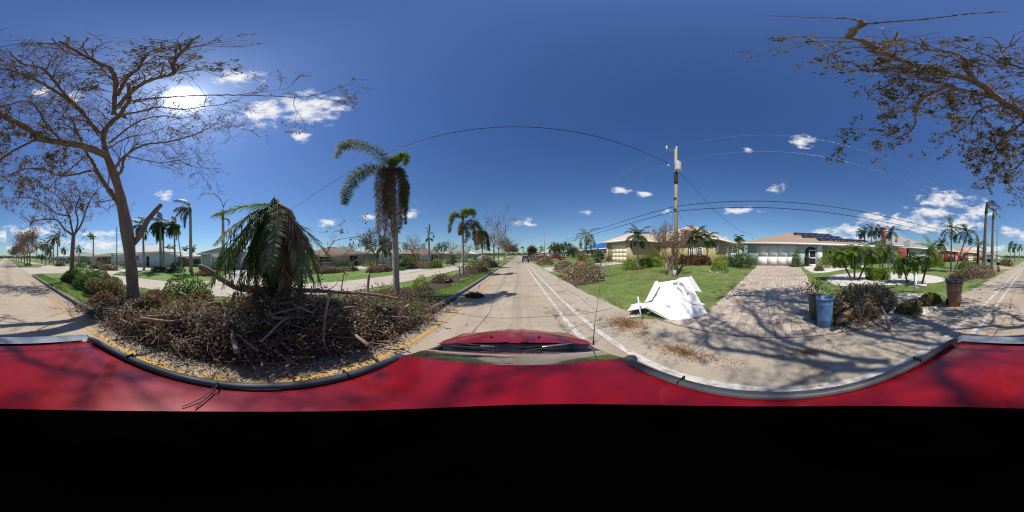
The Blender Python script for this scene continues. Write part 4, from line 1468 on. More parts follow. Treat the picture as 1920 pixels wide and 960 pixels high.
# hedge and shrubs in the median
for i, (x_, y_, rx, ry, h, m) in enumerate([(-5.5, -13.2, 1.0, 1.1, 1.0, 'green_leaf'), (-5.7, -11.6, 1.1, 1.2, 1.05, 'green_leaf'), (-5.3, -10.0, 1.1, 1.2, 1.0, 'green_leaf'), (-5.6, -8.4, 1.1, 1.1, 1.05, 'green_leaf'), (-5.0, -7.2, .9, .95, .8, 'olive_leaf')]):
    shrub('hedge_shrub', ['leafy green shrub at the far end of the median hedge', 'leafy green hedge shrub under the smaller bare tree', 'leafy green hedge shrub midway along the median hedge', 'tall leafy green hedge shrub behind the big trunk', 'brownish hedge shrub just behind the big trunk'][i],
          (x_, y_, .1), rx, ry, h, m, 5000, .1, i, 'median hedge', .4, 22)
for i, (px, py, d, rx, h, m, lb) in enumerate([(330, 560, 6.6, .95, 1.15, 'green_leaf', 'green shrub with shiny leaves in front of the salmon house window'), (360, 565, 6.0, .8, 1.05, 'green_leaf', 'light green shrub just left of the collapsed palm'),
                                               (300, 580, 5.4, .85, .85, 'dead_leaf', 'brown withered shrub right of the big trunk'), (370, 585, 4.9, .75, .9, 'dead_leaf', 'brown withered shrub under the palm fronds'), (280, 590, 5.0, .55, .55, 'dull_leaf', 'small dull shrub at the foot of the big trunk'), (190, 560, 7.0, .6, .45, 'dead_leaf', 'low brown withered shrub beside the grass strip')]):
    p = AT(px, py, d)
    shrub('shrub', lb, (p[0], p[1], .1), rx, rx, h, m, 2200, .09, 40 + i, 'shrubs in the median', .25, 12)
p = AT(785, 545, 9.3)
shrub('shrub', 'bright yellow-green shrub right of the shaggy palm in the median', (p[0], p[1], .1), .6, .6, .75, 'lime_leaf', 1300, .07, 60, 'shrubs in the median')
p = AT(740, 560, 7.2)
shrub('shrub', 'sparse brown shrub around the shaggy palm trunk', (p[0], p[1], .1), .7, .6, .6, 'dead_leaf', 500, .08, 61, 'shrubs in the median', .3, 16)
# ------------------------------------------------------------------ foxtail palms in the median ahead
kx = dict(n=240, ll=.6, lw=.024, plum=1, droop=.2, r=.02, fwd=.3)
d = 7.85
pb = AT(744, 556, d); pb[2] = .1
tp = AT(737, 316, d)


def px(pts, d0):
    return [AT(p[0], p[1], d0 + (p[2] if len(p) > 2 else 0)) for p in pts]


F = [(px([(737, 318), (722, 300), (695, 276), (660, 268), (640, 274), (629, 296)], d), 'frond_grey', kx),
     (px([(737, 320), (715, 318), (685, 318), (662, 335), (650, 362), (645, 384)], d), 'frond_mixed', kx),
     (px([(737, 320), (741, 303), (752, 291), (762, 294, -.3), (758, 310, -.5)], d), 'frond_lime', dict(kx, ll=.36)),
     (px([(737, 318), (735, 305), (742, 296, .4), (756, 300, .7)], d), 'frond_lime', dict(kx, ll=.36))]
for i, (ex, ey, dd, m) in enumerate([(712, 452, -.3, 'frond_brown'), (722, 440, -.45, 'frond_brown'), (735, 446, -.5, 'frond_brown'), (748, 436, -.4, 'frond_brown'), (760, 420, -.2, 'frond_mixed'), (761, 400, .1, 'frond_mixed'),
                                     (718, 430, .3, 'frond_brown'), (736, 440, .5, 'frond_brown'), (752, 428, .4, 'frond_brown'), (728, 460, -.1, 'frond_brown'), (755, 390, -.4, 'frond_mixed'), (722, 400, -.4, 'frond_mixed'), (708, 440, 0, 'frond_brown'), (730, 410, -.5, 'frond_brown')]):
    mx = 737 + (ex - 737) * 1.05
    F.append((px([(738, 322), (738 + (mx - 738) * .6, 318, dd * .6), (mx, 345, dd), (ex, (345 + ey) / 2, dd), (ex, ey, dd * .7)], d), m, dict(kx, n=130, ll=.32, fwd=.7)))
palm('foxtail_palm', 'tall shaggy palm with a brown skirt of dead fronds beside the kerb', pb, tp, .15, .1, F, 'palms in the median ahead', shaft=.5, bulge=.02)
d = 16.2
pb = AT(868, 520, d); pb[2] = .1
tp = AT(868, 414, d)
kx2 = dict(n=90, ll=.5, lw=.04, plum=1, droop=.25, r=.025)
F = [(px(p, d), m, kx2) for p, m in (([(868, 414), (860, 403), (850, 405), (844, 420), (842, 436)], 'frond_mixed'), ([(868, 414), (872, 398), (882, 392), (890, 397), (887, 408)], 'frond_lime'), ([(868, 414), (876, 400), (880, 395, .6), (886, 402, 1.0)], 'frond_lime'), ([(868, 414), (884, 414), (896, 420), (903, 432), (905, 440)], 'frond_mixed'),
                                     ([(868, 414), (880, 420), (890, 432), (886, 450)], 'frond_brown'), ([(868, 414), (874, 425, -.5), (877, 440, -.6), (872, 455, -.6)], 'frond_mixed'), ([(868, 414), (864, 424, -.5), (862, 440, -.5)], 'frond_brown'), ([(868, 414), (855, 400, .5), (846, 406, .9), (847, 420, 1.0)], 'frond_lime'), ([(868, 414), (866, 400, -.4), (872, 394, -.8), (880, 400, -1.)], 'frond_lime'))]
palm('foxtail_palm', 'lime-topped wind-swept palm further up the median', pb, tp, .13, .09, F, 'palms in the median ahead', shaft=.6)
d = 25
pb = AT(905, 505, d); pb[2] = .1
tp = AT(903, 440, d)
F = [(px([(903, 440), (900 + a * .6, 434), (900 + a, 446), (903 + a, 466 + abs(a) * .3)], d + b), m, dict(kx2, ll=.5, lw=.06)) for a, b, m in ((-10, 0, 'frond_brown'), (-5, -.6, 'frond_brown'), (0, -.8, 'frond_mixed'), (6, -.6, 'frond_brown'), (11, 0, 'frond_brown'), (15, .4, 'frond_mixed'), (-8, .6, 'frond_brown'), (2, .6, 'frond_brown'), (14, -.3, 'frond_green'))]
F.append((px([(903, 440), (898, 426), (890, 420), (882, 430)], d), 'frond_green', dict(kx2, ll=.5, lw=.06)))
palm('foxtail_palm', 'squat shaggy brown palm beyond the lime-topped one', pb, tp, .14, .1, F, 'palms in the median ahead')
# broken shrub and brush under them
p = AT(862, 520, 14.5); p[2] = .1
o = bare_tree('bare_shrub', 'broken pale forked shrub stump beside the wind-swept palm', p, 2.3, .9, 77, 'dull_leaf', 60, .1, None, .06, 2, 5, cat='shrub')
for i, (pxx, d0, rx, ry, h, lb) in enumerate([(893, 19.5, 1.3, 2.6, 1.1, 'grey-brown brush heap below the squat palm in the median'), (915, 27, 1.6, 4.0, 1.5, 'brush heap under the pale bare tree in the median'), (828, 12.0, .7, .8, .35, 'small leafy brush heap beside the kerb ahead')]):
    p = AT(pxx, 500, d0); p[2] = .1
    pile('brush_pile', lb, (min(p[0], -4.2), p[1], .1), rx, ry, h, (('dull_leaf', .6), ('olive_leaf', .4)), 1500, .13, 90, i, 0, 'brush heaps in the median', 5)
# kerb-side branch on the road in the palm's shadow
p = PZ(893, 556, .01)
pile('brush_pile', 'flat leafy branch lying at the kerb in the palm shadow', (p[0] - .1, p[1], .0), .45, .35, .16, (('dull_leaf', 1.0),), 350, .09, 12, 44, 0, None, 1)
# trees standing further along the median, ahead
for i, (pxx, d0, h, sp, lv, lm) in enumerate([(925, 35, 11.5, .75, 420, 'rust_leaf'), (938, 44, 9, .8, 500, 'olive_leaf'), (946, 62, 8.5, .8, 900, 'dull_leaf'), (951, 78, 9, .8, 1100, 'rust_leaf'), (955, 95, 9.5, .9, 1200, 'dull_leaf'), (960, 130, 10, .9, 1500, 'dull_leaf'), (963, 170, 11, .9, 1500, 'dull_leaf'), (966, 230, 12, .9, 1500, 'dull_leaf')]):
    a = R_((pxx - 960) * .1875 - 2.2)
    bare_tree('bare_tree', ['tall pale bare tree with reddish tips further up the median', 'half-leaved tree right of the tall pale bare tree', 'leafy brown tree, third in the median row ahead', 'rusty tree, fourth in the median row ahead', 'dull tree, fifth in the median row ahead', 'far tree where the median narrows ahead', 'farther small tree ahead in the median', 'farthest tree ahead at the end of the median'][i],
              (-5.3, d0, .1), h, sp, 100 + i, lm, lv, .2 + d0 * .0022, 'bare trees in the median', .16, 3 if i < 3 else 2, 5, rmin=.012 + d0 * .0003, ls=.3 + d0 * .003)
# and behind the crossing
for i, (y0, h, sp, lv, lm) in enumerate([(-36.5, 9.5, .75, 900, 'tree_leaf'), (-41, 9, .8, 1200, 'rust_leaf'), (-48, 9.5, .8, 700, 'rust_leaf'), (-57, 8, .9, 900, 'rust_leaf'), (-68, 8.5, .9, 1100, 'rust_leaf'), (-84, 8, .9, 1300, 'dull_leaf'), (-105, 9, .9, 1400, 'dull_leaf'), (-140, 9, .9, 1400, 'dull_leaf')]):
    bare_tree('bare_tree', ['bare tree nearest beyond the median crossing behind', 'second bare tree beyond the crossing behind', 'third tree beyond the crossing, rusty crown', 'fourth tree beyond the crossing, low rusty crown', 'fifth tree beyond the crossing, round rusty crown', 'sixth tree beyond the crossing, dull brown', 'seventh far tree beyond the crossing', 'farthest tree in the median behind'][i],
              (-5.3, y0, .1), h, sp, 200 + i, lm, lv, .15 + abs(y0) * .0022, 'bare trees in the median', .17, 3 if i < 3 else 2, 5, rmin=.012 + abs(y0) * .0003, ls=.25 + abs(y0) * .003)
shrub('shrub', 'low brown shrub on the median nose beyond the crossing', (-4.9, -36.8, .1), .9, .9, .6, 'dull_leaf', 500, .14, 71, 'shrubs in the median')

# short grass standing on the near verges
def blades(n, fx, fy, z, hgt=.05):
    x_, y_ = fx(n), fy(n)
    p = np.stack([x_, y_, np.array([z(v, w_) for v, w_ in zip(x_, y_)])], -1)
    a = q.uniform(0, 6.28, n)
    w = np.stack([np.cos(a), np.sin(a), 0 * a], -1) * .006
    t = p + np.stack([q.normal(0, .018, n), q.normal(0, .018, n), hgt * q.uniform(.5, 1.4, n)], -1)
    V = np.stack([p - w, p + w, t], 1).reshape(-1, 3)
    return Geo().add(V, T=np.arange(3 * n).reshape(n, 3))


gb = blades(26000, lambda n: q.uniform(-4.3, -3.05, n), lambda n: np.where(q.random(n) < .6, q.uniform(3.2, 22, n), q.uniform(-19, -3.5, n)), lambda v, w_: .095, .07)
stuff('grass', gb, 'grass_blade', 'fresh green grass strip along the median kerb', 'grass')
gb = blades(45000, lambda n: q.uniform(3.5, 12, n), lambda n: q.uniform(2.3, 16, n), gz, .035)
stuff('grass', gb, 'lawn_blade', 'mown lawn in front of the yellow house', 'grass')
gb = blades(26000, lambda n: q.uniform(4.6, 12, n), lambda n: q.uniform(-11, -2.6, n), gz, .035)
stuff('grass', gb, 'lawn_blade', 'mown lawn around the white gravel beds', 'grass')

# ------------------------------------------------------------------ houses
def onY(x, y, Y):
    d = ray(x, y)
    return CAM + d * (Y / d[1])


AX = {'-X': (0, -1), '+X': (0, 1), '-Y': (1, -1), '+Y': (1, 1)}


def pbox(g, face, plane, a0, a1, z0, z1, d0, d1):
    """a box lying on a wall plane, from d0 to d1 in front of it"""
    ax, s = AX[face]
    p0, p1 = sorted((plane + s * d0, plane + s * d1))
    a0, a1 = sorted((a0, a1))
    if ax == 0:
        return g.box((p0, a0, z0), (p1, a1, z1))
    return g.box((a0, p0, z0), (a1, p1, z1))


def window(parent, face, plane, a0, a1, z0, z1, nx=2, nz=2, frame='white_trim', sill=True):
    a0, a1 = sorted((a0, a1))
    w = .06
    g = Geo()
    pbox(g, face, plane, a0, a1, z1 - w, z1, .002, .05)
    pbox(g, face, plane, a0, a1, z0, z0 + w, .002, .05)
    pbox(g, face, plane, a0, a0 + w, z0 + w, z1 - w, .002, .05)
    pbox(g, face, plane, a1 - w, a1, z0 + w, z1 - w, .002, .05)
    for i in range(1, nx):
        c = a0 + (a1 - a0) * i / nx
        pbox(g, face, plane, c - .02, c + .02, z0 + w, z1 - w, .012, .045)
    for i in range(1, nz):
        c = z0 + (z1 - z0) * i / nz
        pbox(g, face, plane, a0 + w, a1 - w, c - .02, c + .02, .012, .043)
    o = part('window', g, frame, parent)
    part('pane', pbox(Geo(), face, plane, a0 + w, a1 - w, z0 + w, z1 - w, .003, .02), 'glass', o)
    if sill:
        part('sill', pbox(Geo(), face, plane, a0 - .06, a1 + .06, z0 - .07, z0 - .003, .002, .09), frame, o)
    return o


def door(parent, face, plane, a0, a1, z0, z1, mat, rows=4, cols=4, name='garage_door'):
    a0, a1 = sorted((a0, a1))
    o = part(name, pbox(Geo(), face, plane, a0 - .08, a1 + .08, z0, z1 + .08, .002, .03), mat, parent)
    h = (z1 - z0) / rows
    w = (a1 - a0) / cols
    for i in range(rows):
        for j in range(cols):
            part('panel', pbox(Geo(), face, plane, a0 + j * w + .015, a0 + (j + 1) * w - .015, z0 + i * h + .015, z0 + (i + 1) * h - .015, .031, .05), mat, o)
    return o


def hip_roof(parent, x0, x1, y0, y1, ze, zr, mat, oh=.6, gable=False, th=.22, name='roof', hx=None):
    """a hip or gable roof with its fascia"""
    x0 -= oh; x1 += oh; y0 -= oh; y1 += oh
    lx, ly = x1 - x0, y1 - y0
    cx, cy = (x0 + x1) / 2, (y0 + y1) / 2
    zt = ze + th
    if lx >= ly:
        r = 0 if gable else ly / 2
        A, B = (x0 + r, cy, zr), (x1 - r, cy, zr)
        F = [[(x0, y0, zt), (x1, y0, zt), B, A], [(x1, y1, zt), (x0, y1, zt), A, B], [(x1, y0, zt), (x1, y1, zt), B], [(x0, y1, zt), (x0, y0, zt), A]]
    else:
        r = 0 if gable else lx / 2
        A, B = (cx, y0 + r, zr), (cx, y1 - r, zr)
        F = [[(x1, y0, zt), (x1, y1, zt), B, A], [(x0, y1, zt), (x0, y0, zt), A, B], [(x0, y0, zt), (x1, y0, zt), A], [(x1, y1, zt), (x0, y1, zt), B]]
    g = Geo()
    for f in F:
        g.poly(f)
    o = part(name, g, mat, parent)
    g = Geo()
    t = .04
    g.box((x0 - t, y0 - t, ze), (x1 + t, y0, zt - .003)); g.box((x0 - t, y1, ze), (x1 + t, y1 + t, zt - .003))
    g.box((x0 - t, y0, ze), (x0, y1, zt - .003)); g.box((x1, y0, ze), (x1 + t, y1, zt - .003))
    part('fascia', g, 'white_trim', o)
    g = Geo().poly([(x0, y0, ze + .03), (x0, y1, ze + .03), (x1, y1, ze + .03), (x1, y0, ze + .03)])
    part('soffit', g, 'white_trim', o)
    cap = Geo().tube([A, B], .07, 6) if np.linalg.norm(np.subtract(A, B)) > .1 else None
    if cap:
        part('ridge_cap', cap, mat, o)
    return o


def wallbox(parent, x0, x1, y0, y1, z0, z1, mat, name='wall'):
    return part(name, Geo().box((x0, y0, z0), (x1, y1, z1)), mat, parent)


# the yellow house
ZA = 1.0
A_ = thing('yellow_house', (22, 16, ZA), 'yellow-olive house with a pale tan tiled hip roof and cream garage door', 'house', 'houses on the right')
wallbox(A_, 14.7, 21.2, 17.9, 24.3, ZA - .5, 3.95, 'stucco_olive')
wallbox(A_, 21.0, 34, 8.0, 23.0, ZA - .5, 4.05, 'stucco_olive')
hip_roof(A_, 21.0, 34, 8.0, 23.0, 4.0, 7.4, 'roof_tan')
hip_roof(A_, 14.7, 27.5, 17.9, 24.3, 3.9, 5.75, 'roof_tan')
p0, p1 = onX(1148, 488, 14.7), onX(1174.5, 466, 14.7)
door(A_, '-X', 14.7, p1[1], p0[1], ZA, ZA + 2.4, 'cream_door', 4, 4)
for y_ in (17.95, 23.9):
    part('pilaster', pbox(Geo(), '-X', 14.7, y_, y_ + .45, ZA - .4, 3.7, .002, .08), 'stucco_tan', A_)
for (a, b) in ((1293, 1301), (1308, 1317)):
    pa, pb_ = onX(a, 478, 21.0), onX(b, 460, 21.0)
    w_ = window(A_, '-X', 21.0, pa[1], pb_[1], ZA + .4, ZA + 2.0, 2, 4)
    g = Geo()
    yc, rr = (pa[1] + pb_[1]) / 2, abs(pa[1] - pb_[1]) / 2
    for k in range(8):
        a0, a1 = math.pi * k / 8, math.pi * (k + 1) / 8
        g.poly([(20.95, yc + rr * math.cos(q_), ZA + 2.002 + rr * math.sin(q_)) for q_ in (a0, a1)] + [(20.95, yc + rr * .8 * math.cos(q_), ZA + 2.002 + rr * .8 * math.sin(q_)) for q_ in (a1, a0)])
    g.box((20.94, yc - .02, ZA + 2.002), (20.98, yc + .02, ZA + 2.0 + rr * .9))
    part('arch', g, 'white_trim', w_)
for (a, b, z0, z1) in ((1342, 1347, 1.2, 2.3), (1361.5, 1365.5, .2, 2.2), (1370, 1374, .9, 2.2)):
    pa, pb_ = onY(a, 470, 8.0), onY(b, 470, 8.0)
    part('shutter', pbox(Geo(), '-Y', 8.0, pa[0], pb_[0], ZA + z0, ZA + z1, .003, .06), 'white_trim', A_)
pa = onX(1265, 480, 21.0)
part('front_door', pbox(Geo(), '-X', 21.0, pa[1] - .5, pa[1] + .5, ZA, ZA + 2.2, .003, .05), 'door_dark', A_)
gt = part('side_gate', Geo().box((29, 7.0, ZA - .3), (29.06, 7.9, ZA + 1.2)), 'white_trim', A_)

# the mint house
ZB = .64
XB = 20.5
B_ = thing('mint_house', (24, -4, ZB), 'pale mint house with brown shingle roof, solar panels and a wide white garage', 'house', 'houses on the right')
wallbox(B_, XB, 33, -6.2, 3.4, ZB - .5, 3.5, 'stucco_mint')
wallbox(B_, 22.2, 33, -13.5, -6.0, ZB - .5, 3.5, 'stucco_mint')
rfB = hip_roof(B_, XB, 33, -13.5, 3.4, 3.32, 5.75, 'roof_brown', .65)
p0, p1 = onX(1421, 497, XB), onX(1492.5, 464, XB)
ga, gb_ = p1[1], p0[1]
gd = part('garage_door', pbox(Geo(), '-X', XB, ga - .1, gb_ + .1, ZB, ZB + 2.45, .002, .03), 'white_trim', B_)
for j in range(4):
    w = (gb_ - ga) / 4
    part('panel', pbox(Geo(), '-X', XB, ga + j * w + .03, ga + (j + 1) * w - .03, ZB + .04, ZB + 1.12, .031, .05), 'garage_white', gd)
    part('screen', pbox(Geo(), '-X', XB, ga + j * w + .03, ga + (j + 1) * w - .03, ZB + 1.16, ZB + 2.38, .031, .045), 'stucco_white', gd)
# arched entry with a white screen door
p0, p1 = onX(1509, 497, XB), onX(1531, 466, XB)
ea, eb = sorted((p0[1], p1[1]))
g = Geo()
pts = [(XB - .012, ea, ZB), (XB - .012, eb, ZB)] + [(XB - .012, (ea + eb) / 2 + (eb - ea) / 2 * math.cos(t), ZB + 1.75 + .75 * math.sin(t)) for t in np.linspace(0, math.pi, 13)]
g.poly(pts)
en = part('entry', g, 'opening_shade', B_)  # flat plate on the wall; the entry's shade is its colour
g = Geo()
d0 = eb - 1.5
for (a, b, z0, z1) in ((d0, d0 + .09, .02, 2.05), (d0 + .9, d0 + .99, .02, 2.05), (d0 + .09, d0 + .9, 1.96, 2.05), (d0 + .09, d0 + .9, .02, .2), (d0 + .09, d0 + .9, .95, 1.08)):
    pbox(g, '-X', XB, a, b, ZB + z0, ZB + z1, .016, .06)
part('screen_door', g, 'white_trim', B_)
part('entry_pier', pbox(Geo(), '-X', XB, -6.2, ea - .05, ZB - .4, 3.3, .003, .12), 'stucco_white', B_)
g = Geo().lathe((XB - .16, (ga + gb_) / 2, ZB + 2.52), [(.03, 0), (.06, .03), (.05, .14), (.02, .18)], 8)
part('wall_lamp', g, 'car_black', B_)
for (a, b) in ((-8.2, -7.0), (-11.5, -9.5)):
    window(B_, '-X', 22.2, a, b, ZB + .8, ZB + 2.1, 2, 2)
# solar panels on the road side of the roof, one by one
sl0, sl1 = np.array([XB - .65, 0, 3.54]), np.array([26.75, 0, 5.75])
sd = unit(sl1 - sl0)
sn = np.array([-sd[2], 0, sd[0]])
for (t0, y0, n_) in ((4.75, -3.0, 6), (3.05, -4.0, 6), (1.35, -5.9, 6), (.35, -9.9, 2)):
    for j in range(n_):
        if t0 == .35 and j > 1:
            continue
        c = sl0 + sd * (t0 + .82) + sn * .12 + np.array([0, y0 - .5 - j * 1.03, 0])
        if t0 == .35:
            c = sl0 + sd * (1.35 + .82) + sn * .12 + np.array([0, -5.9 - .5 - (6 + j) * 1.03, 0])
        fr_ = part('solar_panel', Geo().obox(c, sd, [0, 1, 0], sn, .81, .49, .02), 'solar_frame', B_)
        part('cell_sheet', Geo().obox(c + sn * .012, sd, [0, 1, 0], sn, .79, .47, .012), 'solar_cell', fr_)
g = Geo().tube([(21.5, 2.9, 3.6), (21.5, 2.9, 4.75)], .03, 6, True)
part('service_mast', g, 'grey_pole', B_)

# the grey-roofed house with a red chimney, and its garage wing
C_ = thing('grey_roof_house', (27, -26, .65), 'white and red house with grey shingle roof and red chimney behind palms', 'house', 'houses on the right')
wallbox(C_, 22, 33, -33, -19, .2, 3.9, 'stucco_white')
hip_roof(C_, 22, 33, -33, -19, 3.75, 6.6, 'roof_grey', .7)
hip_roof(C_, 19.5, 26, -27.5, -21.5, 3.4, 5.3, 'roof_grey', .6)
wallbox(C_, 19.5, 22, -27.5, -21.5, .2, 3.5, 'stucco_white')
p0, p1 = onX(1683, 470, 19.5), onX(1700, 470, 19.5)
part('wood_panel', pbox(Geo(), '-X', 19.5, p0[1], p1[1], .7, 3.3, .003, .06), 'red_wood', C_)
part('wood_panel', pbox(Geo(), '+Y', -21.5, 19.8, 21.8, .7, 3.3, .003, .06), 'red_wood', C_)
pc = AT(1657.5, 445, 31)
ch = part('chimney', Geo().box((pc[0] - .28, pc[1] - .28, 4.5), (pc[0] + .28, pc[1] + .28, 7.2)), 'brick_red', C_)
part('chimney_cap', Geo().box((pc[0] - .33, pc[1] - .33, 7.2), (pc[0] + .33, pc[1] + .33, 7.38)), 'door_dark', ch)
window(C_, '-X', 19.5, p1[1] - .4, p1[1] - 2.2, 1.3, 2.7, 2, 2)
wallbox(C_, 20.5, 27, -43, -35, .2, 3.6, 'stucco_coral')
hip_roof(C_, 20.5, 27, -43, -35, 3.4, 5.4, 'roof_grey', .6)
part('porch_opening', pbox(Geo(), '-X', 20.5, -40.2, -36.5, .65, 2.9, .003, .03), 'opening_shade', C_)  # dark plate on a solid wall, porch shade painted in
part('garage_door', pbox(Geo(), '-X', 20.5, -40.2, -36.5, 1.9, 2.9, .031, .06), 'stucco_salmon', C_)
for y_ in (-35.3, -36.3, -40.6):
    part('pilaster', pbox(Geo(), '-X', 20.5, y_ - .35, y_, .3, 3.4, .003, .3), 'brick_red', C_)


def plain_house(name, label, x0, x1, y0, y1, z0, eave, ridge, wall, roof_, face, feats=(), gable=False, group=None, oh=.6):
    o = thing(name, ((x0 + x1) / 2, (y0 + y1) / 2, z0), label, 'house', group)
    wallbox(o, x0, x1, y0, y1, z0 - .4, eave + .02, wall)
    hip_roof(o, x0, x1, y0, y1, eave - .14, ridge, roof_, oh, gable)
    pl = {'-X': x0, '+X': x1, '-Y': y0, '+Y': y1}[face]
    L0, L1 = (y0, y1) if face[1] == 'X' else (x0, x1)
    for (k, a, b, c, d_) in feats:
        a, b = L0 + (L1 - L0) * a, L0 + (L1 - L0) * b
        if k == 'w':
            window(o, face, pl, a, b, z0 + c, z0 + d_, 2, 2)
        elif k == 'g':
            door(o, face, pl, a, b, z0, z0 + d_, 'garage_white', 3, 3)
        else:
            part('door', pbox(Geo(), face, pl, a, b, z0, z0 + d_, .003, .05), 'door_dark', o)
    return o


FE = (('g', .08, .4, 0, 2.2), ('d', .5, .57, 0, 2.1), ('w', .66, .88, .9, 2.0))
FE2 = (('w', .08, .25, .9, 2.0), ('d', .36, .43, 0, 2.1), ('g', .6, .92, 0, 2.2))
plain_house('coral_house', 'coral house with orange tile roof behind the two tall palms', 20, 29, -62, -49, .64, 3.5, 5.6, 'stucco_coral', 'roof_orange', '-X', FE2, group='houses on the right')
plain_house('white_hall', 'long pale aqua house with light grey hip roof across the road', -40, -27, -36, -19, .3, 3.3, 5.6, 'stucco_aqua', 'roof_light', '+X', (('w', .55, .62, 1.2, 2.2), ('d', .75, .8, 0, 2.1), ('g', .06, .34, 0, 2.5)), group='houses across the road')
plain_house('salmon_wing_house', 'low salmon house with a wide white window, grey roof, across the road', -43, -34, -18.6, -11.2, -.1, 2.35, 3.7, 'stucco_salmon', 'roof_light', '+X', (('w', .45, .85, .75, 1.85),), group='houses across the road')
o = plain_house('gabled_house', 'pale grey-blue gabled house with white columns left of the collapsed palm', -38, -27, -10.6, -2.5, .1, 2.75, 3.9, 'stucco_aqua', 'roof_light', '+X', (('w', .35, .55, .9, 2.0),), True, group='houses across the road')
for y_ in (-10.4, -8.6, -6.0, -3.4):
    part('column', Geo().box((-26.75, y_ - .12, .0), (-26.5, y_ + .12, 2.75)), 'white_trim', o)
plain_house('brown_house', 'brown house with dark garage opening and a grey-brown hip roof', -41, -30, 9.5, 23, .1, 2.65, 4.3, 'stucco_tan', 'roof_maroon', '+X', (('d', .62, .76, 0, 2.1), ('w', .1, .3, .9, 2.0)), group='houses across the road')
plain_house('tan_house', 'plain tan house half hidden by the leafy tree across the road', -42, -31, 26, 38, .1, 2.7, 4.3, 'stucco_tan', 'roof_grey', '+X', FE, group='houses across the road')
plain_house('salmon_house', 'salmon house with brown roof behind the battered tall palm', -41, -30, 42, 60, .1, 2.8, 4.8, 'stucco_salmon', 'roof_maroon', '+X', FE, group='houses across the road')
plain_house('maroon_roof_house', 'pink-brown house with a wide maroon roof behind the white drive', -42, -31, -56, -42, .1, 2.6, 3.9, 'stucco_salmon', 'roof_maroon', '+X', FE, group='houses across the road')
plain_house('tan_house', 'tan house with a brown hip roof far beyond the crossing', -43, -32, -82, -64, .1, 2.8, 4.9, 'stucco_tan', 'roof_grey', '+X', FE2, group='houses across the road')
for i, (y0, w_, r_) in enumerate(((66, 'stucco_tan', 'roof_grey'), (86, 'stucco_white', 'roof_maroon'), (108, 'stucco_tan', 'roof_light'), (-104, 'stucco_white', 'roof_light'), (-128, 'stucco_tan', 'roof_grey'))):
    plain_house('far_house', ['far tan house next beyond the salmon house', 'far white house with maroon roof up the far side', 'far pale-roofed house up the far side', 'far white house beyond the crossing behind', 'farthest tan house beyond the crossing behind'][i], -41, -30, y0, y0 + 15, .1, 2.8, 4.8, w_, r_, '+X', FE if i % 2 else FE2, group='houses across the road')
T_h = plain_house('tarp_house', 'orange-brown house with a blue tarp over its roof', 20, 31, 33, 48, .95, 3.4, 5.9, 'stucco_salmon', 'roof_grey', '-X', FE, group='houses on the right')
e0, e1 = np.array([19.4, 0, 3.48]), np.array([25.5, 0, 5.9])
sd2 = unit(e1 - e0)
sn2 = np.array([-sd2[2], 0, sd2[0]])
g = Geo()
Pq = []
for j in range(9):
    for i in range(6):
        y_ = 33.2 + 14.6 * j / 8
        lim = min(1, min(y_ - 32.4, 48.6 - y_) / 6.1)
        Pq.append(e0 + sd2 * (.1 + 6.3 * lim * i / 5) + sn2 * (.06 + .03 * math.sin(j * 2.1 + i)) + [0, y_, 0])
g.add(Pq, Q=[[j * 6 + i, j * 6 + i + 1, (j + 1) * 6 + i + 1, (j + 1) * 6 + i] for j in range(8) for i in range(5)])
solo('roof_tarp', g, 'tarp', 'bright blue tarp stretched over a storm-damaged roof', 'tarp')
g = Geo()
for (a, b, c, d_) in (((19.4, 32.4), (25.5, 38.5), (31, 32.4), (25.5, 38.5)),):
    g.poly([(19.5, 32.38, 3.52), (31.5, 32.38, 3.52), (25.55, 38.2, 5.95)])
g.v[0] += np.array([0, -.03, .06])
solo('roof_tarp', g, 'tarp', 'blue tarp on the hip end of the same damaged roof', 'tarp')
plain_house('green_house', 'small green house behind the red pickup', 21, 30, 60, 72, .95, 3.3, 5.2, 'green_bin', 'roof_grey', '-X', FE, group='houses on the right')
for i, (y0, w_, r_) in enumerate(((84, 'stucco_tan', 'roof_grey'), (106, 'stucco_white', 'roof_maroon'), (130, 'stucco_salmon', 'roof_tan'), (-86, 'stucco_tan', 'roof_maroon'), (-112, 'stucco_white', 'roof_grey'))):
    plain_house('far_house', ['far tan house beyond the green house', 'far white house further up the right side', 'farthest house up the right side', 'far brown-roofed house behind the moored boat', 'farthest white house down the right side'][i], 20, 30, y0, y0 + 14, .7 if y0 < 0 else .95, 3.3, 5.4, w_, r_, '-X', FE if i % 2 else FE2, group='houses on the right')

# ------------------------------------------------------------------ utility poles and wires
XP = 10.2


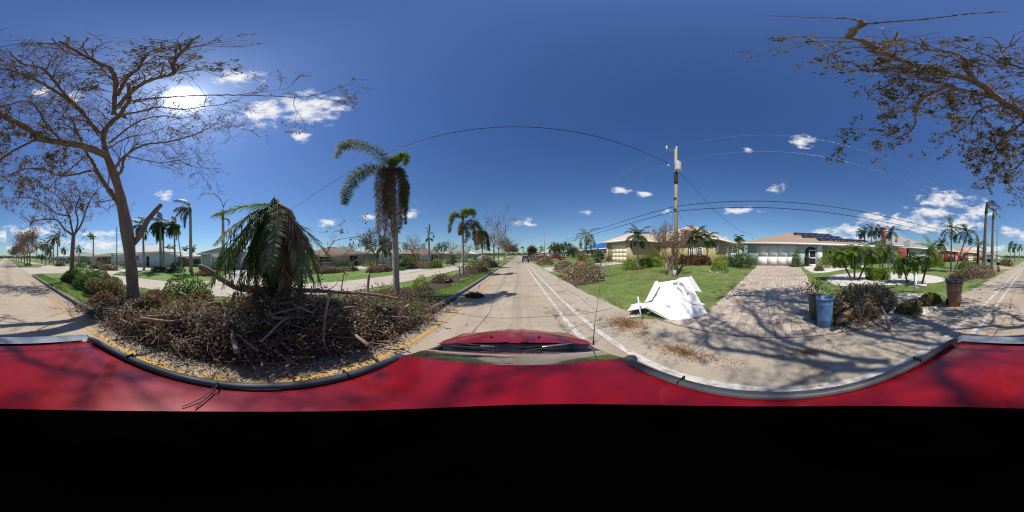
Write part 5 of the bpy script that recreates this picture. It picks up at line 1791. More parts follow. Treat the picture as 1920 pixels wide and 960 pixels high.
def pole(x, y, z, h, label, big=False, mat='pole_wood', r=.15):
    o = thing('utility_pole', (x, y, z), label, 'utility pole', 'utility poles')
    part('post', Geo().tube([(x, y, z - .2), (x - .03, y, z + h * .5), (x - .08, y, z + h)], [r, r * .88, r * .72], 10, True), mat, o, True)
    if big:
        tx = x - .08
        tr_ = part('transformer', Geo().lathe((tx - .12, y - .28, z + h - 2.45), [(.24, 0), (.26, .04), (.26, .66), (.27, .68), (.27, .72), (.1, .8)], 16), 'transformer_grey', o, True)
        part('bushing', Geo().lathe((tx - .12, y - .28, z + h - 1.65), [(.05, 0), (.07, .05), (.04, .1), (.06, .14), (.03, .24)], 8), 'porcelain', tr_)
        part('cable_bundle', Geo().lathe((tx - .02, y - .02, z + h - 3.55), [(.14, 0), (.16, .1), (.15, .9), (.13, 1.0)], 10), 'rubber', o)
        part('arm', Geo().tube([(tx, y, z + h - .25), (tx - .3, y + .5, z + h - .1), (tx - .35, y + .6, z + h + .05)], .025, 6), 'grey_pole', o)
        part('insulator', Geo().lathe((tx - .35, y + .6, z + h + .02), [(.05, 0), (.09, .08), (.06, .16), (.09, .24), (.05, .4)], 8), 'porcelain', o)
        part('insulator', Geo().lathe((tx + .02, y - .05, z + h), [(.05, 0), (.08, .06), (.05, .12), (.07, .2), (.04, .3)], 8), 'porcelain', o)
        part('arm', Geo().tube([(tx, y, z + h - 1.9), (tx - .2, y + .55, z + h - 1.8)], .025, 6), 'grey_pole', o)
        part('insulator', Geo().lathe((tx - .2, y + .55, z + h - 1.82), [(.05, 0), (.07, .08), (.05, .2)], 8), 'porcelain', o)
        part('tag', Geo().obox((x - .145, y - .03, z + 1.9), (0, 1, 0), (0, 0, 1), (1, 0, 0), .05, .12, .01), 'yellow_plastic', o)
        for hz in (6.3, 5.4):
            part('bracket', Geo().tube([(x - .2, y - .12, z + hz - .3), (x - .2, y + .12, z + hz - .3)], .05, 6, True), 'rubber', o)
    else:
        part('arm', Geo().box((x - 1.0, y - .05, z + h - .6), (x + .9, y + .05, z + h - .48)), mat, o)
    return o


Pz = gz(XP, 7.0)
pole(XP, 7.0, Pz, 10.9, 'tall wooden utility pole with a white transformer on the yellow house lawn', True)
pole(XP, 62, gz(XP, 62), 10.5, 'grey utility pole ahead on the right behind the parked cars', mat='grey_pole')
pole(XP, 118, gz(XP, 118), 10.5, 'distant utility pole with crossarm ahead', mat='grey_pole')
pole(XP, -49, gz(XP, -49), 10.5, 'dark utility pole behind the two tall palms', mat='grey_pole')
pole(XP, -105, gz(XP, -105), 10.5, 'distant utility pole far behind on the right', mat='grey_pole')
pole(-26.5, 2.7, .1, 9.2, 'utility pole behind the collapsed palm', mat='grey_pole')


def wire(a, b, sag, r, mat, label, name='overhead_wire'):
    a, b = np.asarray(a, float), np.asarray(b, float)
    t = np.linspace(0, 1, 40)
    P = a + (b - a) * t[:, None]
    P[:, 2] -= sag * 4 * t * (1 - t)
    mid = P[20]
    return solo(name, Geo().tube(P, r, 5), mat, label, 'wire', 'overhead wires')


T0 = Pz + 10.9
span = [(7.0, 62), (7.0, -49)]
for k, (ya, yb) in enumerate(span):
    d_ = ('ahead', 'behind')[k]
    wire((XP - .08, ya, 5.75), (XP, yb, 6.1), .75, .024, 'wire', 'upper thick black cable from the transformer pole to the pole %s' % d_)
    wire((XP - .15, ya, 5.32), (XP, yb, 5.6), .8, .024, 'wire', 'lower thick black cable from the transformer pole to the pole %s' % d_)
    wire((XP - .05, ya, T0 + .25), (XP, yb, gz(XP, yb) + 10.5), .6, .006, 'wire_bright', 'topmost thin bright wire from the transformer pole to the pole %s' % d_)
    wire((XP - .25, ya + .5, T0 - 1.6), (XP, yb, gz(XP, yb) + 9), .6, .006, 'wire_bright', 'second thin bright wire from the transformer pole to the pole %s' % d_)
for k, (ya, yb) in enumerate(((62, 118), (-49, -105))):
    wire((XP, ya, gz(XP, ya) + 5.6), (XP, yb, gz(XP, yb) + 5.6), .8, .025, 'wire', 'black cable between the two farther poles %s' % ('ahead', 'behind')[k])
wire((XP - .15, 7.0, 9.3), (-26.5, 2.7, 9.1), 1.75, .017, 'wire', 'black wire arching over the road from the transformer pole')
wire((XP + .05, 6.9, T0 - 2.3), (21.5, 2.9, 4.7), 1.3, .014, 'wire', 'black service wire drooping from the transformer to the mint house')
wire((XP + .05, 6.9, 5.3), (22, 10.5, 4.2), .3, .007, 'wire', 'thin service wire from the pole to the yellow house')
lp = PZ(219, 501, .1)
lp = AT(219, 490, 34); lp[2] = .1
o = thing('street_lamp', lp, 'slender dark lamp post in front of the long aqua house', 'lamp post')
part('post', Geo().tube([lp, lp + [0, 0, 8.6]], [.11, .08], 8, True), 'dark_trunk', o, True)
part('base', Geo().box(tuple(lp - [.4, .4, .05]), tuple(lp + [.4, .4, .5])), 'concrete', o)

# ------------------------------------------------------------------ right roadside: sheet metal, barrel, bins, mailbox
sm = thing('crumpled_sheet', (4.2, 3.0, .02), 'crumpled white sheet-metal awning lying at the edge of the lawn', 'metal sheet')


def facets(pts, faces, mat, name, th=.012):
    P = np.array(pts)
    g = Geo()
    for f in faces:
        Q_ = P[list(f)]
        n = unit(np.cross(Q_[1] - Q_[0], Q_[2] - Q_[0]))
        g.poly(Q_)
        g.poly((Q_ - n * th)[::-1])
        m = len(Q_)
        for i in range(m):
            g.poly([Q_[i], Q_[i] - n * th, Q_[(i + 1) % m] - n * th, Q_[(i + 1) % m]])
    return part(name, g, mat, sm)


S = lambda x, y, d0: AT(x, y, d0)
a0 = S(1269, 604, 4.65); b0 = S(1327, 588, 5.05); c0 = S(1322, 570, 5.3); d0_ = S(1300, 540, 5.45); e0_ = S(1289, 520, 5.6); f0 = S(1268, 526, 5.6)
g0 = S(1232, 526, 5.5); h0 = S(1222, 545, 5.2); i0 = S(1206, 572, 4.95); j0 = S(1200, 567, 4.95); k0 = S(1250, 580, 4.85); l0 = S(1285, 565, 5.1); m0 = S(1262, 548, 5.25)
P_ = [a0, b0, c0, d0_, e0_, f0, g0, h0, i0, j0, k0, l0, m0]


def skin(A, B_, C, D, nu, nv, ripple, mat, name):
    """a dented sheet between four corners"""
    A, B_, C, D = [np.asarray(v, float) for v in (A, B_, C, D)]
    nrm_ = unit(np.cross(B_ - A, D - A))
    U, V_ = np.meshgrid(np.linspace(0, 1, nu), np.linspace(0, 1, nv))
    U, V_ = U.ravel()[:, None], V_.ravel()[:, None]
    P0 = (A * (1 - U) + B_ * U) * (1 - V_) + (D * (1 - U) + C * U) * V_
    P0 = P0 + nrm_ * ripple(U, V_)
    n_ = len(P0)
    Qd = np.array([[b * nu + a, b * nu + a + 1, (b + 1) * nu + a + 1, (b + 1) * nu + a] for b in range(nv - 1) for a in range(nu - 1)])
    part(name, Geo().add(np.concatenate([P0, P0 - nrm_ * .015]), Q=np.concatenate([Qd, Qd[:, ::-1] + n_])), mat, sm, True)


skin(S(1234, 530, 5.45), S(1288, 520, 5.6), S(1327, 588, 5.05), S(1269, 604, 4.65), 22, 14,
     lambda u, v: .055 * np.exp(-((u - .62 - .2 * v) / .05) ** 2) - .045 * np.exp(-((u - .74 - .15 * v) / .06) ** 2) + .035 * np.sin(5 * u + 3 * v) + .02 * np.exp(-((u + v - .55) / .1) ** 2), 'sheet_white', 'panel')
skin(S(1234, 530, 5.45), S(1236, 532, 5.44), S(1269, 604, 4.65), S(1208, 573, 4.9), 12, 12,
     lambda u, v: .03 * np.sin(4 * u + 5 * v) * v + .05 * np.exp(-((v - .45) / .06) ** 2), 'sheet_white', 'panel')
facets([g0, S(1228, 528, 5.5), S(1208, 568, 4.9), S(1222, 562, 4.9), S(1238, 534, 5.3)], [(0, 1, 2), (0, 2, 3, 4)], 'sheet_edge_shade', 'fold')
facets([e0_, S(1296, 517, 5.7), S(1316, 548, 5.7), S(1300, 545, 5.5)], [(0, 1, 2, 3)], 'sheet_edge_shade', 'fold')  # shaded side of the sheet, coloured greyer than the panels
facets([S(1176, 583, 5.1), S(1184, 574, 5.5), S(1206, 571, 5.3), S(1212, 577, 5.0)], [(0, 1, 2, 3)], 'sheet_white', 'fold')
facets([S(1182, 572, 5.6), S(1200, 568, 5.7), S(1222, 572, 5.4), S(1205, 579, 5.2)], [(0, 1, 2, 3)], 'sheet_white', 'fold')
# rounded rolls and creases of the metal
for pts, r in (([(1270, 535, 5.3), (1280, 545, 5.2), (1284, 560, 5.1), (1300, 568, 5.1), (1322, 572, 5.2)], .05), ([(1262, 530, 5.4), (1275, 528, 5.35), (1283, 534, 5.3), (1290, 550, 5.2)], .035), ([(1206, 573, 4.88), (1235, 590, 4.75), (1268, 605, 4.63)], .014)):
    part('rolled_edge', Geo().tube(spline([S(*p) for p in pts], 16), r, 8, True), 'sheet_edge_shade' if r < .04 else 'sheet_white', sm, True)
for pts in ([(1196, 556, 4.95), (1203, 600, 4.75)], [(1172, 603, 4.95), (1205, 592, 4.9)]):
    Pq = np.array([S(*p) for p in pts])
    Pq[:, 2] = np.maximum(Pq[:, 2], .02)
    dd = unit(Pq[1] - Pq[0])
    uu = unit(np.cross(dd, [0.3, .9, .1]))
    part('bent_strut', Geo().obox(Pq.mean(0), dd, uu, np.cross(dd, uu), np.linalg.norm(Pq[1] - Pq[0]) / 2, .022, .012), 'sheet_edge_shade', sm)

bp = G(1546, 611)
o = thing('blue_barrel', bp, 'upright blue plastic barrel open at the top beside the brush pile', 'barrel')
part('shell', Geo().lathe(bp, [(.185, 0), (.2, .02), (.205, .2), (.215, .22), (.215, .25), (.205, .27), (.22, .55), (.228, .68), (.235, .7), (.228, .72), (.232, .82), (.245, .83), (.245, .86), (.222, .86), (.215, .5), (.19, .05), (.001, .04)], 28, False), 'barrel_blue', o, True)
part('base', Geo().lathe(bp, [(.185, .002), (.185, .012)], 28), 'barrel_blue', o)
part('rim', Geo().lathe(bp, [(.236, .835), (.252, .835), (.252, .862), (.236, .862)], 28, False), 'barrel_blue', o)
bp2 = AT(1530, 590, 4.85) - [.28, .02, 0]; bp2[2] = gz(4.7)
o = thing('grey_bin', bp2 + [.28, .02, 0], 'dark grey round bin filled with twigs just behind the blue barrel', 'bin')
part('shell', Geo().lathe(bp2 + [.28, .02, 0], [(.19, 0), (.24, .74), (.255, .74), (.255, .77), (.225, .77), (.18, .08)], 24), 'bin_grey', o, True)
part('rim', Geo().lathe(bp2 + [.28, .02, 0], [(.245, .74), (.262, .74), (.262, .775), (.245, .775)], 24, False), 'bin_grey', o)
tw, tips = Geo(), []
q = np.random.default_rng(3)
for k in range(14):
    branchy(tw, bp2 + np.array([.28, .02, .6]) + q.normal(0, .06, 3), unit(q.normal(size=3) * [.6, .6, .3] + [0, 0, 1]), .4, .008, 1, tips, q, wob=.3, kids=(2, 4), sides=4, rmin=.003)
o2 = thing('twig_bundle', bp2 + [.28, .02, .5], 'leafy twigs standing in the dark grey bin', 'twigs')
part('brushwood', tw, 'twig', o2, kind='stuff')
part('foliage', Geo().leaves(leaf_pts(tips, 300, .05, q), .06, g=q), 'dull_leaf', o2)

wb = PZ(1788, 573, .0)
u_ = unit(np.array([-wb[0], -wb[1], 0])) * [1, 1, 0]
wbin = thing('wheeled_bin', wb, 'brown wheeled rubbish bin with black lid standing on the shoulder', 'rubbish bin')


def binpt(s_, f_, z_):
    """s_ along the side facing us, f_ towards us"""
    side = np.array([-fdir[1], fdir[0], 0])
    return wb + side * s_ + fdir * f_ + np.array([0, 0, z_])


fdir = unit(np.array([-.62, .78, 0]))
V = []
lev = [(0, .21, .23), (.3, .235, .27), (.9, .275, .33), (.93, .29, .345), (1.0, .29, .345)]
for z_, hs_, hf in lev:
    V += [binpt(a * hs_, b * hf, z_) for a, b in ((-1, -1), (1, -1), (1, 1), (-1, 1))]
g = Geo().add(V, Q=[[i * 4 + j, i * 4 + (j + 1) % 4, (i + 1) * 4 + (j + 1) % 4, (i + 1) * 4 + j] for i in range(4) for j in range(4)] + [[3, 2, 1, 0]])
bd = part('body', g, 'bin_brown', wbin)
V = []
for z_, hs_, hf in ((1.0, .31, .37), (1.05, .31, .37), (1.09, .24, .3), (1.1, .1, .14)):
    V += [binpt(a * hs_, b * hf - .02, z_ + (.03 if b < 0 else 0)) for a, b in ((-1, -1), (1, -1), (1, 1), (-1, 1))]
g = Geo().add(V, Q=[[i * 4 + j, i * 4 + (j + 1) % 4, (i + 1) * 4 + (j + 1) % 4, (i + 1) * 4 + j] for i in range(3) for j in range(4)] + [[12, 13, 14, 15], [3, 2, 1, 0]])
part('lid', g, 'lid_black', wbin)
for s_ in (-1, 1):
    g = Geo()
    c = binpt(s_ * .25, -.24, .12)
    ax_ = np.array([-fdir[1], fdir[0], 0])
    g.tube([c - ax_ * .03, c + ax_ * .03], .12, 14, True)
    part('wheel', g, 'rubber', wbin)
for s_ in (-1, 1):
    part('handle_post', Geo().tube([binpt(s_ * .24, -.345, .9), binpt(s_ * .24, -.43, 1.0)], .018, 6, True), 'bin_brown', wbin)
part('handle', Geo().tube([binpt(-.25, -.43, 1.0), binpt(.25, -.43, 1.0)], .02, 8, True), 'lid_black', wbin)
# raised pale emblem on the front: letters over a wavy stroke
em = Geo()


def estroke(pts, r=.011):
    em.tube([binpt(a, .29 + (z_ - .3) * .1 + .012, z_) for a, z_ in pts], r, 5)


for ox, pts in ((-.1, [(0, .76), (.03, .85), (.06, .76)]), (-.1, [(.01, .795), (.05, .795)]), (-.02, [(0, .85), (.05, .85), (.05, .81), (0, .8), (0, .77), (.055, .765)]), (.06, [(.05, .84), (.01, .85), (0, .8), (.01, .765), (.05, .77), (.05, .8), (.03, .8)])):
    estroke([(-(ox + a), z_) for a, z_ in pts])
estroke([(.14, .7), (.08, .735), (.02, .7), (-.05, .735), (-.12, .7)], .012)
estroke([(.14, .76), (.15, .82), (.11, .87)], .01)
estroke([(-.13, .76), (-.14, .82), (-.1, .87)], .01)
part('emblem', em, 'emblem_white', bd)

mb = G(1716, 548)
o = thing('mailbox_post', mb, 'white wooden mailbox post with an empty sloping arm among shrubs', 'mailbox post')
mt_ = mb + [0, 0, 1.12]
part('post', Geo().box(tuple(mb - [.06, .06, .1]), (mb[0] + .06, mb[1] + .06, mb[2] + 1.0)), 'white_trim', o)
part('finial', Geo().lathe(mb + [0, 0, 1.002], [(.055, 0), (.08, .02), (.05, .05), (.055, .09), (.03, .14), (.005, .155)], 12), 'white_trim', o, True)
ad = unit(np.array([-.55, -.83, -.12]))
av = unit(np.cross(ad, [0, 0, 1]))
part('arm', Geo().obox(mb + [0, 0, .42] + ad * .32, ad, av, np.cross(ad, av), .32, .055, .05), 'white_trim', o)
part('strut', Geo().obox(mb + [0, 0, .26] + ad * .15, unit(ad + [0, 0, .6]), av, np.cross(unit(ad + [0, 0, .6]), av), .16, .03, .03), 'white_trim', o)
gb2 = G(1513, 501)
gb2 = onX(1513, 498, 19.6); gb2[2] = gz(19.6)
o = thing('green_bin', gb2, 'dark green bin beside the arched entry of the mint house', 'rubbish bin')
part('body', Geo().lathe(gb2, [(.3, 0), (.34, 1.0), (.36, 1.0), (.36, 1.05)], 4), 'green_bin', o)
part('lid', Geo().lathe(gb2 + [0, 0, 1.052], [(.38, 0), (.38, .05), (.2, .1)], 4), 'green_bin', o)

# ------------------------------------------------------------------ right-hand debris piles
p = G(1612, 612)
pile('brush_pile', 'tangled brush pile of olive leaves and twigs beside the blue barrel', (4.8, -3.0, .04), .8, 1.75, .7, (('olive_leaf', .5), ('green_leaf', .1), ('litter_leaf', .4)), 5000, .075, 300, 5, .25, 'roadside debris piles', 9)
a_, r_ = q.uniform(0, 6.28, 1600), np.sqrt(q.random(1600))
P = np.c_[4.1 + .75 * r_ * np.cos(a_), -3.0 + 1.7 * r_ * np.sin(a_), .03 + .04 * q.random(1600)]
stuff('leaf_litter', Geo().leaves(P, .06, g=q), 'olive_leaf', 'yellowish leaves spread on the asphalt around the barrel pile', 'leaf litter')
lo = thing('palm_frond', (4.3, -3.6, .05), 'loose green palm frond fanned out at the foot of the brush pile', 'palm frond')
for k in range(3):
    part('frond', frond(px([(1600 + 15 * k, 600, .2 * k), (1630 + 10 * k, 615, .1), (1655 + 8 * k, 627, -.1), (1682, 636 - 5 * k, -.2)], 4.75), 30, .3, .02, 0, .1, .012, 1.2), 'frond_lime' if k else 'frond_green', lo)
solo('bark_slab', Geo().add([G(1566, 606, .32), G(1572, 590, .32), G(1590, 577, .4), G(1598, 582, .42), G(1592, 596, .36), G(1572, 610, .3)] + [G(1566, 606, .32) + [.03, -.02, .0], G(1572, 590, .32) + [.03, -.02, 0], G(1590, 577, .4) + [.03, -.02, 0], G(1598, 582, .42) + [.03, -.02, 0], G(1592, 596, .36) + [.03, -.02, 0], G(1572, 610, .3) + [.03, -.02, 0]], Q=[[0, 1, 4, 5], [1, 2, 3, 4], [11, 10, 7, 6], [10, 9, 8, 7], [0, 6, 7, 1], [1, 7, 8, 2], [2, 8, 9, 3], [3, 9, 10, 4], [4, 10, 11, 5], [5, 11, 6, 0]]), 'broken_wood', 'orange-brown slab of bark leaning on the brush pile behind the barrel', 'bark')
solo('fallen_branch', Geo().tube(spline([G(1652, 575, .5), G(1660, 590, .4), G(1666, 605, .2), G(1668, 622, .03)], 10), np.linspace(.03, .05, 10), 7, True), 'bark_light', 'grey crooked branch at the right end of the brush pile', 'branch', smooth=True)
for i, (x0, y0, d0, rx, ry, h, n, lb, ms) in enumerate([
    (1090, 530, 13.2, 1.5, 2.6, 1.15, 5200, 'big pale olive branch pile on the lawn edge ahead', (('olive_leaf', .75), ('litter_leaf', .25))),
    (1062, 515, 19.5, 1.3, 2.8, 1.1, 3000, 'second olive branch pile behind the big one ahead', (('olive_leaf', .7), ('frond_brown', .3))),
    (1022, 500, 33, 1.5, 4.0, 1.2, 1800, 'olive branch pile ahead beside the parked cars', (('olive_leaf', .7), ('frond_brown', .3))),
    (1006, 492, 52, 1.6, 5.0, 1.4, 1500, 'far branch pile ahead near the dark vehicle', (('olive_leaf', .6), ('frond_brown', .4))),
    (1835, 520, 17.5, 1.6, 3.2, 1.15, 4200, 'wide brown pile of dry branches in front of the two tall palms', (('frond_brown', .55), ('litter_leaf', .45))),
    (1800, 525, 14.0, .8, 1.3, .6, 1500, 'low brown debris pile behind the wheeled bin', (('frond_brown', .6), ('dull_leaf', .4))),
    (1890, 500, 40, 1.2, 3.0, .9, 1200, 'far brown debris pile down the road behind', (('frond_brown', .7), ('olive_leaf', .3)))]):
    p = AT(x0, y0, d0)
    X_ = max(p[0], 3.4 + rx)
    pile('brush_pile', lb, (X_, p[1], gz(X_, p[1]) - .02), rx, ry, h, ms, n, .08 + d0 * .003, 110, 20 + i, 0, 'roadside debris piles', 8, stick_len=(.6, 1.8))
for i, (x0, y0, d0, rx, h, lb) in enumerate([(715, 512, 21, 1.6, .8, 'brown debris pile on the far verge right of the brown house'), (795, 503, 27, 2.6, .9, 'long brown debris pile on the far verge ahead'), (700, 510, 19.5, 1.0, .5, 'small brown debris pile on the far lawn'), (385, 500, 18, 1.2, .5, 'dark debris pile on the far verge by the gabled house')]):
    p = AT(x0, y0, d0)
    pile('brush_pile', lb, (p[0], p[1], .06), rx * .8, rx, h, (('frond_brown', .6), ('dead_leaf', .4)), 1300, .14, 60, 60 + i, 0, 'debris piles across the road', 4, stick_len=(.6, 1.6))
for i, (x0, d0, lb) in enumerate([(100, 40, 'brown debris pile by the far verge beyond the crossing'), (205, 26, 'dark debris pile on the far verge behind the hedge')]):
    p = AT(x0, 490, d0)
    pile('brush_pile', lb, (min(p[0], -13.2), p[1], .06), 1.2, 1.8, .8, (('frond_brown', .6), ('dead_leaf', .4)), 900, .16, 40, 70 + i, 0, 'debris piles across the road', 4, stick_len=(.6, 1.6))
# big side branch standing out of the big pile ahead
tw, tips = Geo(), []
o = thing('fallen_limb', (4.9, 11.4, gz(4.9, 11.4) + .3), 'leafy green limb sticking up from the big branch pile ahead', 'branch')
for pts in ([(1125, 500), (1135, 485), (1142, 478)], [(1118, 510), (1105, 505), (1096, 498)], [(1120, 500), (1128, 490), (1118, 482)]):
    P = spline([AT(a, b, 12.6) for a, b in pts], 9)
    part('branch', Geo().tube(P, np.linspace(.05, .015, 9), 6), 'bark_light', o, True)
    for i in range(2, 9, 2):
        branchy(tw, P[i], unit(q.normal(size=3) + [0, 0, .4]), .5, .012, 1, tips, q, kids=(2, 4), sides=4)
part('twigs', tw, 'twig', o, kind='stuff')
part('foliage', Geo().leaves(leaf_pts(tips, 500, .12, q), .11, g=q), 'green_leaf', o)

# ------------------------------------------------------------------ garden plants on the right
def gs(x, y, d0=None):
    """a spot on the lawn seen at that pixel, or at a set distance"""
    p = G(x, y) if d0 is None else AT(x, y, d0)
    p[2] = gz(p[0], p[1])
    return p


SH = [(1180, 493, 17.0, .85, .95, 'lime_leaf', 'lime-green bush at the left of the yellow house bed'), (1196, 495, 16.8, .6, .55, 'olive_leaf', 'low dark clipped mound in front of the small palm'), (1208, 493, 17.5, .7, 1.0, 'lime_leaf', 'lime-green bush right of the small palm trunk'),
      (1215, 490, 18, .65, .95, 'green_leaf', 'green bush between the two lime bushes'), (1233, 490, 18.2, .85, 1.25, 'lime_leaf', 'bright lime round bush by the crape myrtle'), (1262, 490, 19, .7, 1.1, 'rust_leaf', 'rust-red bush behind the utility pole'),
      (1282, 490, 19, .7, 1.15, 'rust_leaf', 'rust-red bush under the small palms'), (1300, 490, 18.5, .85, 1.3, 'rust_leaf', 'large rust-red bush below the arched windows'), (1321, 490, 18.6, .8, 1.35, 'rust_leaf', 'rust-red bush nearest the yellow house corner'),
      (1349, 503, 14.5, .85, 1.25, 'lime_leaf', 'spreading yellow-green bush in a ring of stones on the lawn'), (1395, 495, 17.5, 1.25, 1.55, 'dark_leaf', 'wide dark bush with strap leaves beside the driveway'), (1378, 495, 18.3, .9, 1.2, 'dark_leaf', 'dark bush left of the strap-leaved one by the driveway'),
      (1493, 497, 19.3, .5, 1.9, 'green_leaf', 'slim tall green bush between the garage and the arched entry'), (1548, 497, 19.0, 1.0, 1.75, 'lime_leaf', 'tall bright green bush right of the entry'), (1535, 503, 16.2, .55, .55, 'olive_leaf', 'low round olive bush on the gravel'),
      (1604, 499, 19, .6, .8, 'lime_leaf', 'yellow-green bush by the mint house wall'), (1580, 499, 19.5, .8, 1.3, 'green_leaf', 'leafy green bush under the pygmy palms by the wall'), (1700, 497, 24, 1.0, 1.2, 'dark_leaf', 'dark bush before the grey-roofed house'), (1745, 497, 25, .9, 1.0, 'lime_leaf', 'yellow-green bush near the pink drive'), (1760, 495, 27, .9, 1.0, 'lime_leaf', 'second yellow-green bush near the pink drive'),
      (1808, 497, 24, 1.1, 1.4, 'lime_leaf', 'yellow-green bush behind the leaning palm'), (1825, 500, 21.5, 1.2, 1.3, 'dark_leaf', 'spiky dark bush left of the two tall palms'), (1885, 490, 42, 1.6, 1.4, 'olive_leaf', 'olive bush far down the road behind'), (1705, 590, 5.6, .45, .46, 'olive_leaf', 'olive bush on white stones left of the mailbox post'), (1738, 565, 6.6, .36, .36, 'olive_leaf', 'yellowish bush right of the mailbox post'), (1750, 560, 6.9, .36, .42, 'lime_leaf', 'small golden bush beside the wheeled bin')]
for i, (x0, y0, d0, rx, h, m, lb) in enumerate(SH):
    p = gs(x0, y0, d0)
    shrub('garden_shrub', lb, p, rx, rx, h, m, 1500 if d0 > 10 else 2400, .055 + d0 * .004, 300 + i, 'garden shrubs on the right', .18, 8)
p = gs(1646, 520, 12.2)
shrub('clipped_hedge', 'boxy clipped bright green hedge on the white gravel', p, .62, .75, .78, 'lime_leaf', 9000, .085, 350, None, .05, 10, square=True)
p = gs(1345, 509, 13.2)
# the bare crape myrtle
p = gs(1257, 513, 12.4)
cm_ = thing('crape_myrtle', p, 'bare reddish crape myrtle with a vase of fine stems beside the utility pole', 'tree')
tw, tips = Geo(), []
q = np.random.default_rng(17)
for k in range(5):
    a = k * 1.26
    part('stem', Geo().tube(spline([p + [0.1 * math.cos(a), .1 * math.sin(a), -.05], p + [.16 * math.cos(a), .16 * math.sin(a), .6], p + [.4 * math.cos(a), .4 * math.sin(a), 1.4]], 8), np.linspace(.06, .04, 8), 6), 'bark_light', cm_, True)
    for j in range(4):
        branchy(tw, p + np.array([.4 * math.cos(a), .4 * math.sin(a), 1.4 - .15 * j]), np.array([math.cos(a + j - 1.5) * .75, math.sin(a + j - 1.5) * .75, 1.0]), 1.25, .026, 3, tips, q, up=.22, wob=.18, kids=(3, 5), spread=.6, shrink=(.55, .8), sides=4, rmin=.009)
part('branch', tw, 'bark_light', cm_, True)
part('crown', Geo().leaves(leaf_pts(tips, 900, .08, q), .09, up=[0, 0, .6], g=q), 'rust_leaf', cm_)
# young staked tree stub beside the pole
p = gs(1281, 507, 14.2)
bare_tree('sapling', 'thin young sapling right of the utility pole', p, 2.2, .4, 401, 'dull_leaf', 60, .08, None, .03, 1, 3)
p = gs(1390, 492, 21)
bare_tree('tree', 'ragged dry tree in the gap between yellow and mint houses', p, 3.4, .5, 402, 'olive_leaf', 500, .2, None, .09, 2, 4)

kn = dict(n=26, ll=.42, lw=.05, droop=.4, r=.02)
kp = dict(n=44, ll=.3, lw=.026, droop=.35, r=.01)


def rpalm(label, bx, d0, tx, ty, r0, n, L, mats, seed, el=(75, -35), droop=75, wind=None, kw=kn, shaft=.6, group='palms on the right', trunk='palm_trunk', bulge=0, name='palm_tree', d1=None):
    p = gs(bx, 490, d0)
    t = AT(tx, ty, d1 or d0)
    c = t + [0, 0, (shaft or 0) * .8]
    return palm(name, label, p, t, r0, r0 * .7, crown(c, n, L, mats, el, droop, wind, kw, seed), group, trunk, shaft=shaft, bulge=bulge)


rpalm('small palm with white-ringed trunk in front of the yellow garage', 1196, 16.5, 1196, 452, .09, 18, 1.8, ['frond_green', 'frond_dark'], 1, kw=dict(kn, n=34, ll=.5))
rpalm('small palm left of the arched windows', 1290, 18.5, 1291, 452, .08, 18, 1.7, ['frond_green', 'frond_dark'], 2, kw=dict(kn, n=34, ll=.55))
rpalm('small palm above the arched windows', 1308, 18.8, 1306, 448, .08, 18, 1.8, ['frond_dark', 'frond_green'], 3, kw=dict(kn, n=34, ll=.55))
rpalm('small palm at the yellow house corner', 1326, 18.3, 1326, 455, .08, 18, 1.6, ['frond_dark', 'frond_green'], 4, kw=dict(kn, n=34, ll=.55))
rpalm('tall ragged palm before the tarp house', 1100, 34, 1099, 447, .16, 14, 3.4, ['frond_grey', 'frond_green'], 5, (70, -60), 90, kw=dict(kn, n=30, ll=.7, lw=.1), bulge=.04)
# pygmy date palms in the gravel beds: slim stems, feathery heads
for i, (bx, by, d0, tx, ty, L, lb) in enumerate([(1600, 523, 11.2, 1572, 478, .95, 'leaning pygmy palm, left stem of three in the front gravel bed'), (1602, 522, 11.3, 1603, 472, .95, 'upright pygmy palm, middle stem of three in the front gravel bed'), (1608, 522, 11.4, 1633, 474, .95, 'pygmy palm leaning right, right stem of three in the front gravel bed'),
                                             (1703, 525, 11.0, 1691, 493, .85, 'short leaning pygmy palm left in the right gravel bed'), (1715, 525, 11.2, 1720, 490, .85, 'short pygmy palm behind the mailbox post'), (1728, 526, 11.0, 1746, 470, 1.15, 'tall leaning pygmy palm right in the right gravel bed'), (1650, 500, 17.5, 1650, 470, 1.2, 'pale feathery palm behind the clipped hedge')]):
    p = gs(bx, by, d0)
    t = AT(tx, ty, d0)
    palm('pygmy_palm', lb, p, t, .07, .055, crown(t, 22, L * 1.12, ['frond_green', 'frond_lime', 'frond_lime', 'frond_lime'], (80, -45), 95, None, kp, 30 + i), 'pygmy palms in the gravel beds', 'dark_trunk')
rpalm('dark palm standing straight near the pink drive', 1783, 20, 1784, 437, .11, 14, 2.0, ['frond_dark', 'frond_green'], 50, (70, -40), 85, kw=dict(kn, n=30, ll=.5))
rpalm('dark palm leaning right near the pink drive', 1790, 20, 1812, 443, .11, 14, 2.0, ['frond_dark', 'frond_green'], 51, (70, -40), 85, kw=dict(kn, n=30, ll=.5))
rpalm('tall battered royal palm, left of the pair by the road behind', 1845, 25, 1849, 402, .34, 7, 2.6, ['frond_dark', 'frond_lime'], 52, (85, 20), 120, (255, .85), dict(kn, n=40, ll=.5, lw=.06), 1.4, bulge=.03)
rpalm('tall battered royal palm, right of the pair by the road behind', 1860, 26, 1862, 412, .28, 4, 1.5, ['frond_lime', 'frond_brown'], 53, (85, 30), 140, (255, .6), dict(kn, n=30, ll=.35, lw=.06), 1.1, bulge=.03)
rpalm('bushy palm with a dark trunk behind the tall pair', 1833, 30, 1834, 465, .3, 14, 2.6, ['frond_green', 'frond_grey'], 54, (80, -10), 60, kw=dict(kn, n=28, ll=.5, lw=.07), trunk='dark_trunk')
